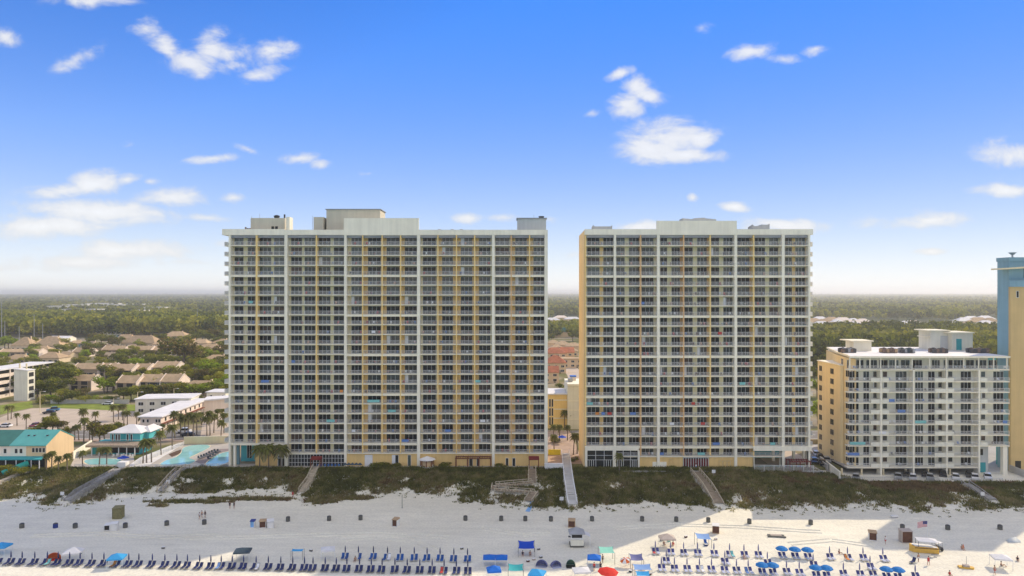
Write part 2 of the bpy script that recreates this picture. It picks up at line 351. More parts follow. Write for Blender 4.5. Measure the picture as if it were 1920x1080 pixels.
def thing(name, label, cat, loc=(0,0,0), rz=0.0, group=None):
    o = ob(name, None, None, loc, rz); o.empty_display_size = 0.5
    return tag(o, label, cat, group)
def struct(name, mb, smooth=False):
    o = ob(name, mb.mesh(name, smooth) if isinstance(mb, MB) else mb); o['kind'] = 'structure'; return o
def stuff(name, me, parent=None, loc=(0,0,0)):
    o = ob(name, me, parent, loc); o['kind'] = 'stuff'; return o
def part(name, mb, parent, loc=(0,0,0), smooth=False, rz=0.0): return ob(name, mb.mesh(name, smooth), parent, loc, rz)
def quads_mesh(name, V, mi, keys, nv=4):
    n = len(V)//nv; me = bpy.data.meshes.new(name)
    me.vertices.add(len(V)); me.vertices.foreach_set('co', np.ascontiguousarray(V, dtype=np.float32).ravel())
    me.loops.add(n*nv); me.loops.foreach_set('vertex_index', np.arange(n*nv, dtype=np.int32))
    me.polygons.add(n); me.polygons.foreach_set('loop_start', np.arange(0, n*nv, nv, dtype=np.int32))
    for k in keys: me.materials.append(M[k])
    me.polygons.foreach_set('material_index', np.ascontiguousarray(mi, dtype=np.int32))
    me.update(calc_edges=True); return me
ONES = ['', 'first','second','third','fourth','fifth','sixth','seventh','eighth','ninth','tenth','eleventh','twelfth','thirteenth','fourteenth','fifteenth','sixteenth','seventeenth','eighteenth','nineteenth']
def ordinal(n):
    if n < 20: return ONES[n]
    t = {2:'twent',3:'thirt',4:'fort',5:'fift',6:'sixt'}[n//10]
    return t + 'ieth' if n % 10 == 0 else t + 'y-' + ONES[n % 10]
_np = np.random.RandomState(11)
def fbm(x, y, s, seed=0, oct=3):
    """cheap smooth value noise for laying out sand and plants"""
    x = np.asarray(x, float); y = np.asarray(y, float); out = np.zeros(np.broadcast(x, y).shape); a = 1.0; tot = 0
    for o in range(oct):
        xs = x/s*2**o + 17.3*(seed+o); ys = y/s*2**o - 9.1*(seed+o); xi = np.floor(xs); yi = np.floor(ys); fx = xs-xi; fy = ys-yi
        fx = fx*fx*(3-2*fx); fy = fy*fy*(3-2*fy)
        h = lambda i, j: (np.sin(i*127.1 + j*311.7 + seed*74.7)*43758.5453) % 1.0
        out = out + a*((h(xi,yi)*(1-fx)+h(xi+1,yi)*fx)*(1-fy) + (h(xi,yi+1)*(1-fx)+h(xi+1,yi+1)*fx)*fy); tot += a; a *= 0.5
    return out/tot
def smooth(a, b, x):
    t = np.clip((np.asarray(x, float)-a)/(b-a), 0, 1); return t*t*(3-2*t)

# ------------------------------------------------------------------ the setting: sand, dune, inland ground, bay, sea
def ground_mat():
    m = bpy.data.materials.new('inland_ground'); m.use_nodes = True; nt = m.node_tree; p = nt.nodes['Principled BSDF']; L = nt.links.new
    geo = nt.nodes.new('ShaderNodeNewGeometry')
    def nse(sc, d=6):
        n = nt.nodes.new('ShaderNodeTexNoise'); n.inputs['Scale'].default_value = sc; n.inputs['Detail'].default_value = d; L(geo.outputs['Position'], n.inputs['Vector']); return n.outputs['Fac']
    def ramp(f, stops):
        r = nt.nodes.new('ShaderNodeValToRGB'); e = r.color_ramp.elements
        while len(e) < len(stops): e.new(0.5)
        for q, (pos, c) in zip(e, stops): q.position = pos; q.color = (*c, 1)
        L(f, r.inputs[0]); return r.outputs[0]
    near = ramp(nse(0.035), [(0.36, (0.10,0.115,0.03)), (0.47, (0.17,0.16,0.06)), (0.55, (0.32,0.26,0.17)), (0.68, (0.22,0.20,0.16))])
    far = ramp(nse(0.006, 10), [(0.35, (0.035,0.05,0.018)), (0.55, (0.055,0.075,0.028)), (0.70, (0.10,0.11,0.05)), (0.82, (0.28,0.25,0.2))])
    sp = nt.nodes.new('ShaderNodeSeparateXYZ'); L(geo.outputs['Position'], sp.inputs[0])
    mr = nt.nodes.new('ShaderNodeMapRange'); mr.inputs['From Min'].default_value = 650; mr.inputs['From Max'].default_value = 1300; L(sp.outputs[1], mr.inputs['Value'])
    mx = nt.nodes.new('ShaderNodeMix'); mx.data_type = 'RGBA'; L(mr.outputs[0], mx.inputs['Factor']); L(near, mx.inputs['A']); L(far, mx.inputs['B'])
    L(mx.outputs['Result'], p.inputs['Base Color']); p.inputs['Roughness'].default_value = 0.95; p.inputs['Specular IOR Level'].default_value = 0.1
    return m
M['inland_ground'] = ground_mat()
def sand_mat():
    m = bpy.data.materials.new('beach_sand'); m.use_nodes = True; nt = m.node_tree; p = nt.nodes['Principled BSDF']; L = nt.links.new
    geo = nt.nodes.new('ShaderNodeNewGeometry')
    def nse(sc, d=5, st=None, dist=0):
        n = nt.nodes.new('ShaderNodeTexNoise'); n.inputs['Scale'].default_value = sc; n.inputs['Detail'].default_value = d; n.inputs['Distortion'].default_value = dist
        v = geo.outputs['Position']
        if st:
            q = nt.nodes.new('ShaderNodeMapping'); q.inputs['Scale'].default_value = st; L(v, q.inputs[0]); v = q.outputs[0]
        L(v, n.inputs['Vector']); return n.outputs['Fac']
    base = nt.nodes.new('ShaderNodeRGB'); base.outputs[0].default_value = (0.745, 0.71, 0.59, 1); c = base.outputs[0]
    for f, a in ((nse(0.05, 6), .055), (nse(0.6, 6, (0.25, 1, 1), 0.4), .05), (nse(2.2, 5), .09), (nse(0.11, 3, (0.12, 1.6, 1), 1.2), .04)):
        r = nt.nodes.new('ShaderNodeMapRange'); r.inputs['From Min'].default_value = 0.3; r.inputs['From Max'].default_value = 0.7
        r.inputs['To Min'].default_value = 1-a; r.inputs['To Max'].default_value = 1+a; L(f, r.inputs['Value'])
        s = nt.nodes.new('ShaderNodeVectorMath'); s.operation = 'SCALE'; L(c, s.inputs[0]); L(r.outputs[0], s.inputs['Scale']); c = s.outputs[0]
    L(c, p.inputs['Base Color']); p.inputs['Roughness'].default_value = 0.95; p.inputs['Specular IOR Level'].default_value = 0.1
    b = nt.nodes.new('ShaderNodeBump'); b.inputs['Strength'].default_value = 0.5; b.inputs['Distance'].default_value = 0.25
    ad = nt.nodes.new('ShaderNodeMath'); ad.operation = 'ADD'; L(nse(1.6, 5), ad.inputs[0]); L(nse(0.5, 4, (0.4, 1, 1)), ad.inputs[1])
    L(ad.outputs[0], b.inputs['Height']); L(b.outputs[0], p.inputs['Normal'])
    return m
M['sand'] = sand_mat()

SEA_Y = 96.0
_foot_px = [(-500,938),(-200,938),(0,937),(60,941),(118,949),(150,944),(232,934),(262,928),(290,924),(420,924),(545,926),(568,930),(590,945),(640,936),(700,925),(790,926),(870,939),(940,947),(1000,951),(1090,953),(1200,950),(1330,953),(1420,953),(1520,956),(1600,952),(1640,948),(1710,957),(1800,955),(1920,951),(2200,950),(2500,950)]
_fx = []; _fy = []
for px, py in _foot_px:
    x, y = G(px, py, -3.35); _fx.append(x); _fy.append(y)
def foot(x): return np.interp(x, _fx, _fy)
def top_y(x): return np.interp(x, [-400, 86, 97, 400], [197.2, 197.2, 187.6, 187.6])
def top_z(x): return np.interp(x, [-400, 82, 98, 400], [-0.35, -0.35, -1.6, -1.6])
def height(x, y):
    x = np.asarray(x, float); y = np.asarray(y, float)
    b = -4.0 + 0.012*(y-120) + (fbm(x, y, 9.0, 3)-.5)*0.14 + (fbm(x, y, 1.7, 5, 2)-.5)*0.11
    b = b - np.clip(118-y, 0, 40)*0.03
    f = foot(x); t = top_y(x); k = np.clip((y-f)/np.maximum(t-f, 2), 0, 1)
    d = (top_z(x)+3.4)*(1-(1-k)**1.7) + smooth(0, .12, k)*(1-smooth(.85, 1, k))*((fbm(x, y, 7.0, 8)-.5)*1.5 + (fbm(x, y, 2.2, 9)-.5)*0.5)
    return b + d
def Hz(x, y): return float(height(x, y))
xs = np.concatenate([np.linspace(-700, -170, 54)[:-1], np.linspace(-170, 170, 500), np.linspace(170, 700, 54)[1:]])
ys = np.concatenate([np.linspace(86, 126, 20)[:-1], np.linspace(126, 199, 150)])
XX, YY = np.meshgrid(xs, ys); ZZ = height(XX, YY)
nx = len(xs); ny = len(ys)
V = np.stack([XX, YY, ZZ], -1).reshape(-1, 3); idx = np.arange(nx*ny).reshape(ny, nx)
F = np.stack([idx[:-1,:-1], idx[:-1,1:], idx[1:,1:], idx[1:,:-1]], -1).reshape(-1, 4)
me = bpy.data.meshes.new('beach_sand'); me.vertices.add(len(V)); me.vertices.foreach_set('co', V.astype(np.float32).ravel())
me.loops.add(F.size); me.loops.foreach_set('vertex_index', F.ravel().astype(np.int32)); me.polygons.add(len(F))
me.polygons.foreach_set('loop_start', np.arange(0, F.size, 4, dtype=np.int32)); me.polygons.foreach_set('use_smooth', [True]*len(F)); me.update(calc_edges=True)
me.materials.append(M['sand']); struct('beach', me)
mb = MB().use('inland_ground'); mb.prism([(-24000,198.4),(96,198.4),(96,236),(186,236),(186,198.4),(24000,198.4),(24000,26000),(-24000,26000)], -2.5, 0.0); struct('ground', mb)
mb = MB().use('sea').quad((-24000,-3000,-5.0),(24000,-3000,-5.0),(24000,SEA_Y,-5.0),(-24000,SEA_Y,-5.0)); struct('sea', mb)
mb = MB().use('bay_water').quad((-23000,13500,0.4),(-2500,12500,0.4),(-2500,21000,0.4),(-23000,21000,0.4)); struct('bay', mb)
mb = MB().use('bay_water').quad((4000,9500,0.4),(12000,9000,0.4),(15000,14000,0.4),(5000,14000,0.4)); struct('lagoon', mb)

# hotel terrace behind the dune: paved strip along both towers, retaining edge
mb = MB().use('pool_deck').prism([(-92,197.2),(10.5,197.2),(10.5,203),(-92,203)], -0.5, 0.03); struct('hotel_terrace', mb)
mb = MB().use('pool_deck').prism([(21.5,194.2),(88.5,194.2),(88.5,200),(21.5,200)], -1.4, 0.05); struct('tower_terrace', mb)
mb = MB().use('concrete').prism([(95.9,198.5),(98,188.2),(186.1,188.2),(186.1,236.1),(95.9,236.1)], -2.4, -1.45); struct('parking_deck', mb)
mb = MB().use('brick_paving').prism([(10.8,203),(21.3,203),(21.3,252),(10.8,252)], -0.3, 0.05); struct('hotel_driveway', mb)
mb = MB().use('tan_asphalt').prism([(76,203),(90,203),(90,252),(78,252)], -0.3, 0.06); struct('side_driveway', mb)

# front road with kerbs and markings, parking lot behind it
mb = MB().use('asphalt').prism([(-420,237.5),(420,237.5),(420,251),(-420,251)], -0.3, 0.02); struct('road', mb)
mb = MB().use('line_paint')
for x in np.arange(-300, 300, 9.0): mb.quad((x,244.1,0.028),(x+3.5,244.1,0.028),(x+3.5,244.4,0.028),(x,244.4,0.028))
for yy in (238.0, 250.3): mb.quad((-400,yy,0.028),(400,yy,0.028),(400,yy+.2,0.028),(-400,yy+.2,0.028))
struct('road_markings', mb)
mb = MB().use('brick_paving').prism([(-420,233.0),(-84,233.0),(-84,237.2),(-420,237.2)], -0.3, 0.12); struct('pavement', mb)
mb = MB().use('concrete')
mb.box(-420,237.2,-0.2,420,237.5,0.13); mb.box(-420,251,-0.2,420,251.3,0.13); struct('kerb', mb)
lot = [G(0,813), G(60,808), G(262,806), G(268,772), G(120,763), G(60,766), G(20,775), G(0,783), G(-80,790), G(-80,813)]
mb = MB().use('tan_asphalt').prism([(x, max(y, 251.5)) for x, y in lot], -0.2, 0.03); struct('parking_lot', mb)
mb = MB().use('line_paint')
for k in range(14):
    x = -196 + k*3.0
    mb.quad((x,262,0.038),(x+.12,262,0.038),(x+.12,267,0.038),(x,267,0.038)); mb.quad((x+6,287,0.038),(x+6.12,287,0.038),(x+6.12,292,0.038),(x+6,292,0.038))
struct('parking_lines', mb)
mb = MB().use('lawn').prism([G(95,765), G(272,772), G(272,760), G(180,755), G(95,757)], -0.2, 0.05); struct('lawn', mb)
mb = MB().use('lawn').prism([G(0,778), G(20,773), G(62,764), G(60,752), G(0,760)], -0.2, 0.05); struct('lawn', mb)
mb = MB().use('tan_asphalt').prism([G(375,822), G(432,822), G(432,765), G(385,763)], -0.2, 0.04); struct('motel_court', mb)
mb = MB().use('tan_asphalt').prism([G(110,660), G(200,668), G(420,668), G(430,660), G(200,655)], -0.2, 0.04); struct('estate_road', mb)
mb = MB().use('tan_asphalt').prism([G(200,668), G(262,668), G(270,683), G(215,676)], -0.2, 0.05); struct('estate_court', mb)
mb = MB().use('tan_asphalt').prism([(10,252),(26,252),(34,420),(26,700),(46,700),(44,420),(30,252)], -0.3, 0.035); struct('side_street', mb)

# ------------------------------------------------------------------ dune plants: sea oats and shrubs, nobody could count them
def in_view(x, y, m=6): return np.abs(x) < 0.752*y + m
def veg(x, y):
    f = foot(x) + (fbm(x, y, 4.0, 21)-.5)*7.0; t = top_y(x)
    k = (y - f)/np.maximum(t-f, 2)
    d = smooth(-0.02, 0.10, k)
    bare = smooth(0.52, 0.70, fbm(x, y, 6.5, 23)*0.6 + fbm(x, y, 2.5, 29)*0.4 + np.where(x < -95, .05, 0) + np.where(x > 85, .02, 0)) * (1-smooth(.45, .85, k))
    return np.where(y < t+.2, d*(1-bare*.88), 0)
isl = [(G(470,938,-3.6), 13.5, 1.6), (G(355,943,-3.6), 11.5, 1.5), (G(600,939,-3.4), 5.0, 2.6), (G(660,935,-3.4), 6.0, 1.8), (G(300,950,-3.6), 3, 1.2)]
WALKS = [  # boardwalks and ramps over the dune: pixel x, pixel y, height
 ('narrow wooden beach path with rails at the far left', [(84,876,-.1),(-6,917,-2.6)], 1.7, 'pale_wood', 'pale_wood', False, 'boardwalk'),
 ('long grey ramp with solid sides below the bar pool', [(234,877,.2),(146,926,-1.6),(126,944,-3.3)], 2.6, 'grey_wood', 'grey_wood', True, 'boardwalk'),
 ('weathered wooden steps below the lagoon pools', [(352,878,.2),(334,884,.0),(318,900,-.9),(300,921,-2.7)], 1.7, 'grey_wood', 'pale_wood', False, 'boardwalk'),
 ('wooden walk down from the left tower lobby', [(592,878,.2),(582,900,-1.0),(566,922,-2.7)], 1.8, 'pale_wood', 'pale_wood', False, 'boardwalk'),
 ('zigzag wooden ramp below the red canopy', [(998,880,.2),(998,907,-.9),(930,913,-1.2),(928,921,-1.7),(1002,927,-2.2),(990,944,-3.2)], 2.0, 'wood', 'pale_wood', False, 'boardwalk'),
 ('long pale ramp from the gap between the towers', [(1060,850,.5),(1066,900,-.1),(1072,938,-2.4),(1074,950,-3.5)], 2.3, 'ramp_white', 'white_paint', False, 'beach_ramp'),
 ('brown stairs and walk below the right tower', [(1303,884,.2),(1326,912,-.8),(1334,925,-1.7),(1348,950,-3.5)], 2.5, 'wood', 'pale_wood', False, 'boardwalk'),
 ('grey stairs at the far right end of the dune', [(1810,908,-1.2),(1838,928,-2.2),(1862,946,-3.3)], 2.0, 'grey_wood', 'grey_wood', False, 'boardwalk')]
def off_walks(x, y):
    ok = np.ones(len(x), bool)
    for _, path, w, *_r in WALKS:
        P = [G(px, py, z) for px, py, z in path]
        for (ax, ay), (bx_, by_) in zip(P, P[1:]):
            dx_, dy_ = bx_-ax, by_-ay; t = np.clip(((x-ax)*dx_+(y-ay)*dy_)/(dx_*dx_+dy_*dy_), 0, 1)
            ok &= np.hypot(x-ax-t*dx_, y-ay-t*dy_) > w/2+.45
    return ok
def tufts(n, seed):
    r = np.random.RandomState(seed)
    x = r.uniform(-158, 158, n*3); y = r.uniform(165, 198, n*3)
    p = veg(x, y)
    for (cx, cy), a, b in isl:
        p = np.maximum(p, smooth(1.15, .55, np.hypot((x-cx)/a, (y-cy)/b) + (fbm(x, y, 2.0, 31)-.5)*.9)*.9)
    keep = (r.rand(n*3) < p) & in_view(x, y) & off_walks(x, y)
    return x[keep], y[keep], r
x, y, r = tufts(60000, 5)
n = len(x); z = height(x, y) - .05
tone = fbm(x, y, 8.0, 41)*.55 + fbm(x, y, 1.4, 43)*.45 + r.normal(0, .06, n)
k = (y-foot(x))/np.maximum(top_y(x)-foot(x), 2)
tone = tone - .13*smooth(.62, .92, k) + .06*(1-smooth(.0, .35, k))
mi = np.where(tone < .41, 0, np.where(tone < .545, 1, np.where(tone < .70, 2, 3))); mi = np.where((x > 75) & (k > .55) & (fbm(x, y, 5, 47) > .52), 3, mi)
NB = 4; hgt = r.uniform(.30, .80, n)*(0.75 + .6*fbm(x, y, 5, 51))*np.where(k > .8, 1.25, 1.0)
ang = r.uniform(0, 2*np.pi, (n, NB)); lean = r.uniform(.3, 1.1, (n, NB)); wd = r.uniform(.08, .20, (n, NB))
bx = x[:,None] + r.normal(0, .16, (n, NB)); by = y[:,None] + r.normal(0, .16, (n, NB))
hx = hgt[:,None]*r.uniform(.7, 1.2, (n, NB)); ca, sa = np.cos(ang), np.sin(ang)
tx = bx + ca*lean*hx; ty = by + sa*lean*hx; zz = np.repeat(z[:,None], NB, 1)
V = np.stack([np.stack([bx - sa*wd, by + ca*wd, zz], -1), np.stack([bx + sa*wd, by - ca*wd, zz], -1), np.stack([tx + sa*wd*.25, ty - ca*wd*.25, zz + hx], -1)], 2).reshape(-1, 3)
stuff('dune_grass', quads_mesh('dune_grass', V, np.repeat(mi, NB), ['grass_dark', 'grass_olive', 'grass_dry', 'grass_rust'], 3))

def leaf_cloud(n, r, size, flat=0.0):
    """n leaf-clump quads round the origin, random facing"""
    d = r.normal(size=(n, 3)); d /= np.linalg.norm(d, axis=1)[:,None]; d[:,2] += flat; d /= np.linalg.norm(d, axis=1)[:,None]
    a = np.cross(d, r.normal(size=(n, 3))); a /= np.linalg.norm(a, axis=1)[:,None]; b = np.cross(d, a)
    s = (size*r.uniform(.6, 1.3, n))[:,None]; s2 = s*r.uniform(.45, .9, n)[:,None]
    return np.stack([-a*s-b*s2*.5, -b*s2*.3+a*s*.9, a*s*.5+b*s2, -a*s*.6+b*s2*.8], 1)
# low dark shrubs along the terrace edge
r = np.random.RandomState(8); n = 1700
x = r.uniform(-150, 158, n); y = top_y(x) - np.abs(r.normal(0, 1.2, n)) - .3 - np.where(x > -70, 0, 1.2*fbm(x, x*0, 9, 3))
kp = in_view(x, y) & (fbm(x, y, 6, 61) > .36) & ~((x > 88) & (r.rand(n) < .75)) & off_walks(x, y); x, y = x[kp], y[kp]; n = len(x)
rad = r.uniform(.55, 1.15, n); LQ = 34
q = leaf_cloud(n*LQ, r, .26).reshape(n, LQ, 4, 3)
d = r.normal(size=(n, LQ, 3)); d /= np.linalg.norm(d, axis=2)[...,None]; d[...,2] = np.abs(d[...,2])*.75
pos = np.stack([x, y, height(x, y)], -1)[:,None,:] + d*(rad[:,None]*r.uniform(.7, 1, (n, LQ)))[...,None]
V = (q + pos[:,:,None,:]).reshape(-1, 3); mi = (r.rand(n*LQ) < .35).astype(int) + np.repeat((r.rand(n) < .15).astype(int), LQ)
stuff('dune_shrubs', quads_mesh('dune_shrubs', V, mi, ['leaf_dark', 'leaf_mid', 'grass_olive']))
# driftwood-dark specks and seedlings on the bare sand at the foot of the dune
r = np.random.RandomState(9); n = 420
x = r.uniform(-150, 150, n); y = foot(x) - np.abs(r.normal(0, 2.2, n)) + .5; kp = in_view(x, y); x, y = x[kp], y[kp]; n = len(x); LQ = 9
q = leaf_cloud(n*LQ, r, .16).reshape(n, LQ, 4, 3); pos = np.stack([x, y, height(x, y)+.12], -1)[:,None,:] + r.normal(0, .22, (n, LQ, 3))*np.array([1, 1, .35])
stuff('beach_seedlings', quads_mesh('beach_seedlings', (q + pos[:,:,None,:]).reshape(-1, 3), (r.rand(n*LQ) < .4).astype(int), ['grass_olive', 'grass_dark']))

# ------------------------------------------------------------------ the pine woods inland, one mass
def woods(name, pts, hmin, hmax, LQ, leaf, seed, keys=('leaf_dark', 'leaf_mid', 'leaf_light')):
    r = np.random.RandomState(seed); n = len(pts)
    h = r.uniform(hmin, hmax, n)*(.8 + .4*fbm(pts[:,0], pts[:,1], 120, 71)); w = h*r.uniform(.22, .36, n)
    q = leaf_cloud(n*LQ, r, leaf, .25).reshape(n, LQ, 4, 3)*(h/h.mean())[:,None,None,None]
    d = r.normal(size=(n, LQ, 3)); d /= np.linalg.norm(d, axis=2)[...,None]; d *= r.uniform(.55, 1, (n, LQ))[...,None]
    c = np.stack([pts[:,0], pts[:,1], h*.62], -1)[:,None,:]
    pos = c + d*np.stack([w, w, h*.40], -1)[:,None,:]
    tone = np.repeat(fbm(pts[:,0], pts[:,1], 60, 73) + r.normal(0, .16, n), LQ)
    mi = np.where(tone < .44, 0, np.where(tone < .70, 1, 2))
    stuff(name, quads_mesh(name, (q + pos[:,:,None,:]).reshape(-1, 3), mi, list(keys)))
def scatter(n, y0, y1, wedges, seed, clear=()):
    r = np.random.RandomState(seed); out = []
    tot = sum(b-a for a, b in wedges)
    for a, b in wedges:
        m = int(n*(b-a)/tot); y = np.sqrt(r.uniform(y0*y0, y1*y1, m)); t = r.uniform(a, b, m); out.append(np.stack([t*y, y], -1))
    P = np.concatenate(out); keep = np.ones(len(P), bool)
    for (px, py, rx, ry) in clear:                      # clearings, measured on the photograph
        qx = CX + FPX*P[:,0]/P[:,1]; qy = HY + FPX*CAM_H/P[:,1]
        keep &= np.hypot((qx-px)/rx, (qy-py)/ry) > 1
    return P[keep]
LW, MW, RW = (-.80, -.395), (.035, .115), (.43, .80)
roofs_far = [(190,566,75,2.4),(170,578,50,2.6),(400,596,24,3.4),(165,572,20,2)]
woods('pine_wood', scatter(3400, 770, 1150, [LW], 1, [(403,604,26,9)]), 15, 23, 46, 2.0, 2)
woods('pine_wood', scatter(2600, 430, 760, [(.425, .80)], 3), 13, 20, 46, 1.7, 4)
woods('pine_wood', scatter(9000, 1150, 2600, [LW, MW, RW], 5, roofs_far + [(1660,606,180,5),(1560,606,40,7),(1850,602,40,7),(1057,606,40,12)]), 12, 20, 20, 3.2, 6)
woods('pine_wood', scatter(420, 760, 1150, [(.045,.11)], 7, [(1057,606,40,12)]), 9, 14, 40, 1.6, 8)
woods('far_woods', scatter(16000, 2600, 9000, [LW, MW, RW], 9, roofs_far), 12, 19, 9, 6.5, 10)
woods('far_woods', scatter(6000, 9000, 12400, [LW, MW, RW], 11), 12, 20, 6, 12, 12)
woods('far_shore', scatter(2500, 21200, 24500, [LW, MW, RW], 13), 18, 30, 5, 28, 14)

BEHIND = (-.395, .035), (.115, .43), (-1.3, -.80), (.80, 1.3)                 # woods the towers hide, seen from a step aside
woods('pine_wood', scatter(5500, 900, 2600, BEHIND, 15), 12, 20, 18, 3.2, 16)
woods('far_woods', scatter(9000, 2600, 9000, BEHIND, 17), 12, 19, 6, 8, 18)
hz = MB(); hz.box(-24500, -3500, -6.2, 24500, 26500, 92); ho = ob('haze', hz.mesh('haze')); ho['kind'] = 'stuff'
hm = bpy.data.materials.new('haze'); hm.use_nodes = True; hn = hm.node_tree; hn.nodes.clear()
ov = hn.nodes.new('ShaderNodeOutputMaterial'); pv = hn.nodes.new('ShaderNodeVolumePrincipled')
pv.inputs['Color'].default_value = (1.0, 0.985, 0.95, 1); pv.inputs['Density'].default_value = 0.00013; pv.inputs['Anisotropy'].default_value = 0.35
hn.links.new(pv.outputs[0], ov.inputs['Volume']); ho.data.materials.append(hm)

# ------------------------------------------------------------------ the two condominium towers
RAILC = {}; WINC = {}
def rail_mesh(L, h=1.07, pitch=0.125):
    key = (round(L, 1), h)
    if key not in RAILC:
        L = key[0]; m = MB().use('rail_white')
        m.box(0, -.03, h-.06, L, .03, h); m.box(0, -.02, .07, L, .02, .12)
        n = max(1, int(round(L/1.6)))
        for i in range(n+1): m.cb(max(.03, min(L-.03, L*i/n)), 0, 0, .06, .06, h-.06)
        for i in range(int(L/pitch)):
            x = (i+.5)*pitch; m.add([(x-.013,0,.12),(x+.013,0,.12),(x+.013,0,h-.06),(x-.013,0,h-.06)], [(0,1,2,3)])
        RAILC[key] = m.mesh('railing')
    return RAILC[key]
def win_mesh(w, h, n, g, fr=0.055, key2='frame_white'):
    key = (round(w, 2), round(h, 2), n, g, key2)
    if key not in WINC:
        m = MB().use(key2); w = key[0]
        m.box(0, -.05, h-fr, w, .0, h); m.box(0, -.05, 0, w, .0, fr)
        for i in range(n+1):
            x = w*i/n; m.box(max(0, x-fr/2), -.05, fr, min(w, x+fr/2), 0, h-fr)
        m.use('glass_%d' % g)
        for i in range(n):
            a = w*i/n+fr/2; b = w*(i+1)/n-fr/2; m.quad((a,-.012,fr),(b,-.012,fr),(b,-.012,h-fr),(a,-.012,h-fr))
        # a drawn curtain behind some doors
        if g in (4,):
            m.use('towel_white'); a = w*.02; m.quad((a,-.02,fr),(a+w*.26,-.02,fr),(a+w*.26,-.02,h-fr),(a,-.02,h-fr))
        WINC[key] = m.mesh('window')
    return WINC[key]
def merge_meshes(name, items):
    """items: (mesh, x, y, z) -> one mesh, for the pieces past the first three hundred"""
    b = MB()
    for me, x, y, z in items:
        keys = [mm.name for mm in me.materials]; vs_ = [(v.co.x+x, v.co.y+y, v.co.z+z) for v in me.vertices]; o = len(b.v); b.v += vs_
        for p in me.polygons:
            b.use(keys[p.material_index]); b.f.append(tuple(i+o for i in p.vertices)); b.mi.append(b.cur)
    return b.mesh(name)

def tower(label, Y, xl, xr, z0, floors, pitch, sections, piers, fins, windows, strips, thick, depth, roof_z, skip, group, gl_bias):
    """one tower; everything in metres with the origin at the middle of its sea front"""
    X = lambda px, y=Y: XA(px, y)
    xm = (X(xl)+X(xr))/2
    t = thing('condo_tower', label, 'apartment tower', (xm, Y, 0), 0, group)
    rr = random.Random(hash(label) % 1000 if False else len(label))
    L = lambda px, dy=0.0: XA(px, Y+dy) - xm
    BK = 1.85                                              # depth of the balconies
    yb = BK
    zs = [z0 - pitch*k for k in range(floors)]
    # walls
    w = MB().use('cream_stucco')
    for (a, b, zlo) in skip['body']: w.box(L(a), yb+.25, zlo, L(b), depth, roof_z-1.6)
    part('wall', w, t)
    for (a, b, ya, yb2, zlo) in skip['sides']: part('side_wall', MB().use('side_stucco').box(L(a), ya, zlo, L(b), yb2, roof_z-1.7), t)
    for (a, b, key, zlo) in strips: part('wall_panel', MB().use(key).box(0, 0, zlo, L(b, yb)-L(a, yb), .22, roof_z-1.7), t, (L(a, yb), yb, 0))
    for (a, b, zlo, zhi) in piers: part('pier', MB().use('white_stucco').box(0, 0, zlo, L(b)-L(a), yb+.2, zhi), t, (L(a), -.14, 0))
    for (a, b, key, zlo) in fins: part('partition_wall', MB().use(key).box(0, 0, zlo, max(.28, L(b)-L(a)), yb, roof_z-1.7), t, (L(a), -.05, 0))
    # balcony slabs with their railings, floor by floor
    extra_r = []; nr = 0; slabc = {}
    rows = []
    for k in range(floors):
        for si, (a, b, units) in enumerate(sections):
            if (k, si) in skip['slab']: continue
            wth = L(b)-L(a); th = .62 if (k in thick[0] and si in thick[1]) else .24
            key = (si, th)
            if key not in slabc:
                sm = MB().use('slab_edge').box(0, 0, -th, wth, yb+.2, 0); slabc[key] = sm.mesh('balcony_slab')
            so = ob('balcony_slab', slabc[key], t, (L(a), -.02, zs[k]))
            for (ua, ub) in units:
                rm = rail_mesh(L(ub)-L(ua)-.06)
                rows.append((zs[k], rm, so, (L(ua)+.03-L(a), .06, 0), (L(ua)+.03, .04, zs[k])))
    rows.sort(key=lambda q: q[0])
    for i, (_, rm, so, loc, loc2) in enumerate(rows):
        if i < 300: ob('railing', rm, so, loc)
        else: extra_r.append((rm, *loc2))
    if extra_r: stuff('railing', merge_meshes('railing', extra_r), t)
    wins = []
    for k in range(floors):
        h = 2.38 if k else 2.5
        for wi, (a, b, n) in enumerate(windows):
            if (k, wi) in skip['win']: continue
            q = rr.random(); g = 0 if q < .38 else 3 if q < .66 else 1 if q < .82 else 2 if q < .90 else 6 if q < .95 else 4
            if k < 6 and rr.random() < .55: g = rr.choice((5, 1, 2))  # upper floors: sky reflection put into paler glass colours
            wins.append((zs[k], win_mesh(round((L(b, yb)-L(a, yb))*5)/5, h, 3 if n > 3 else 2, g, .065), (L(a, yb), yb-.004, zs[k]+.02)))
    wins.sort(key=lambda q: q[0]); extra = []
    for i, (_, me, loc) in enumerate(wins):
        if i < 300: ob('window', me, t, loc)
        else: extra.append((me, *loc))
    if extra: stuff('window', merge_meshes('window', extra), t)
    # balcony furniture: chairs and tables a few pixels big behind the railings
    fb = MB()
    for k in range(floors):
        for si, (a, b, units) in enumerate(sections):
            if (k, si) in skip['slab']: continue
            for (ua, ub) in units:
                for _ in range(rr.randint(1, 3)):
                    x = rr.uniform(L(ua)+.6, max(L(ua)+.7, L(ub)-.6)); y = rr.uniform(.55, 1.3)
                    fb.use(rr.choice(('dark_metal', 'box_white', 'box_brown', 'wood', 'grey_metal', 'swim_blue', 'swim_red', 'skin')))
                    if rr.random() < .6: fb.cb(x, y, zs[k]+.38, .5, .5, .06); fb.cb(x, y+.24, zs[k]+.42, .5, .05, .55); fb.cb(x-.2, y, zs[k], .05, .45, .4); fb.cb(x+.2, y, zs[k], .05, .45, .4)
                    else: fb.cb(x, y, zs[k]+.6, .6, .6, .05); fb.cb(x, y, zs[k], .07, .07, .6)
    stuff('balcony_furniture', fb.mesh('balcony_furniture'), t)
    return t, L, zs, xm

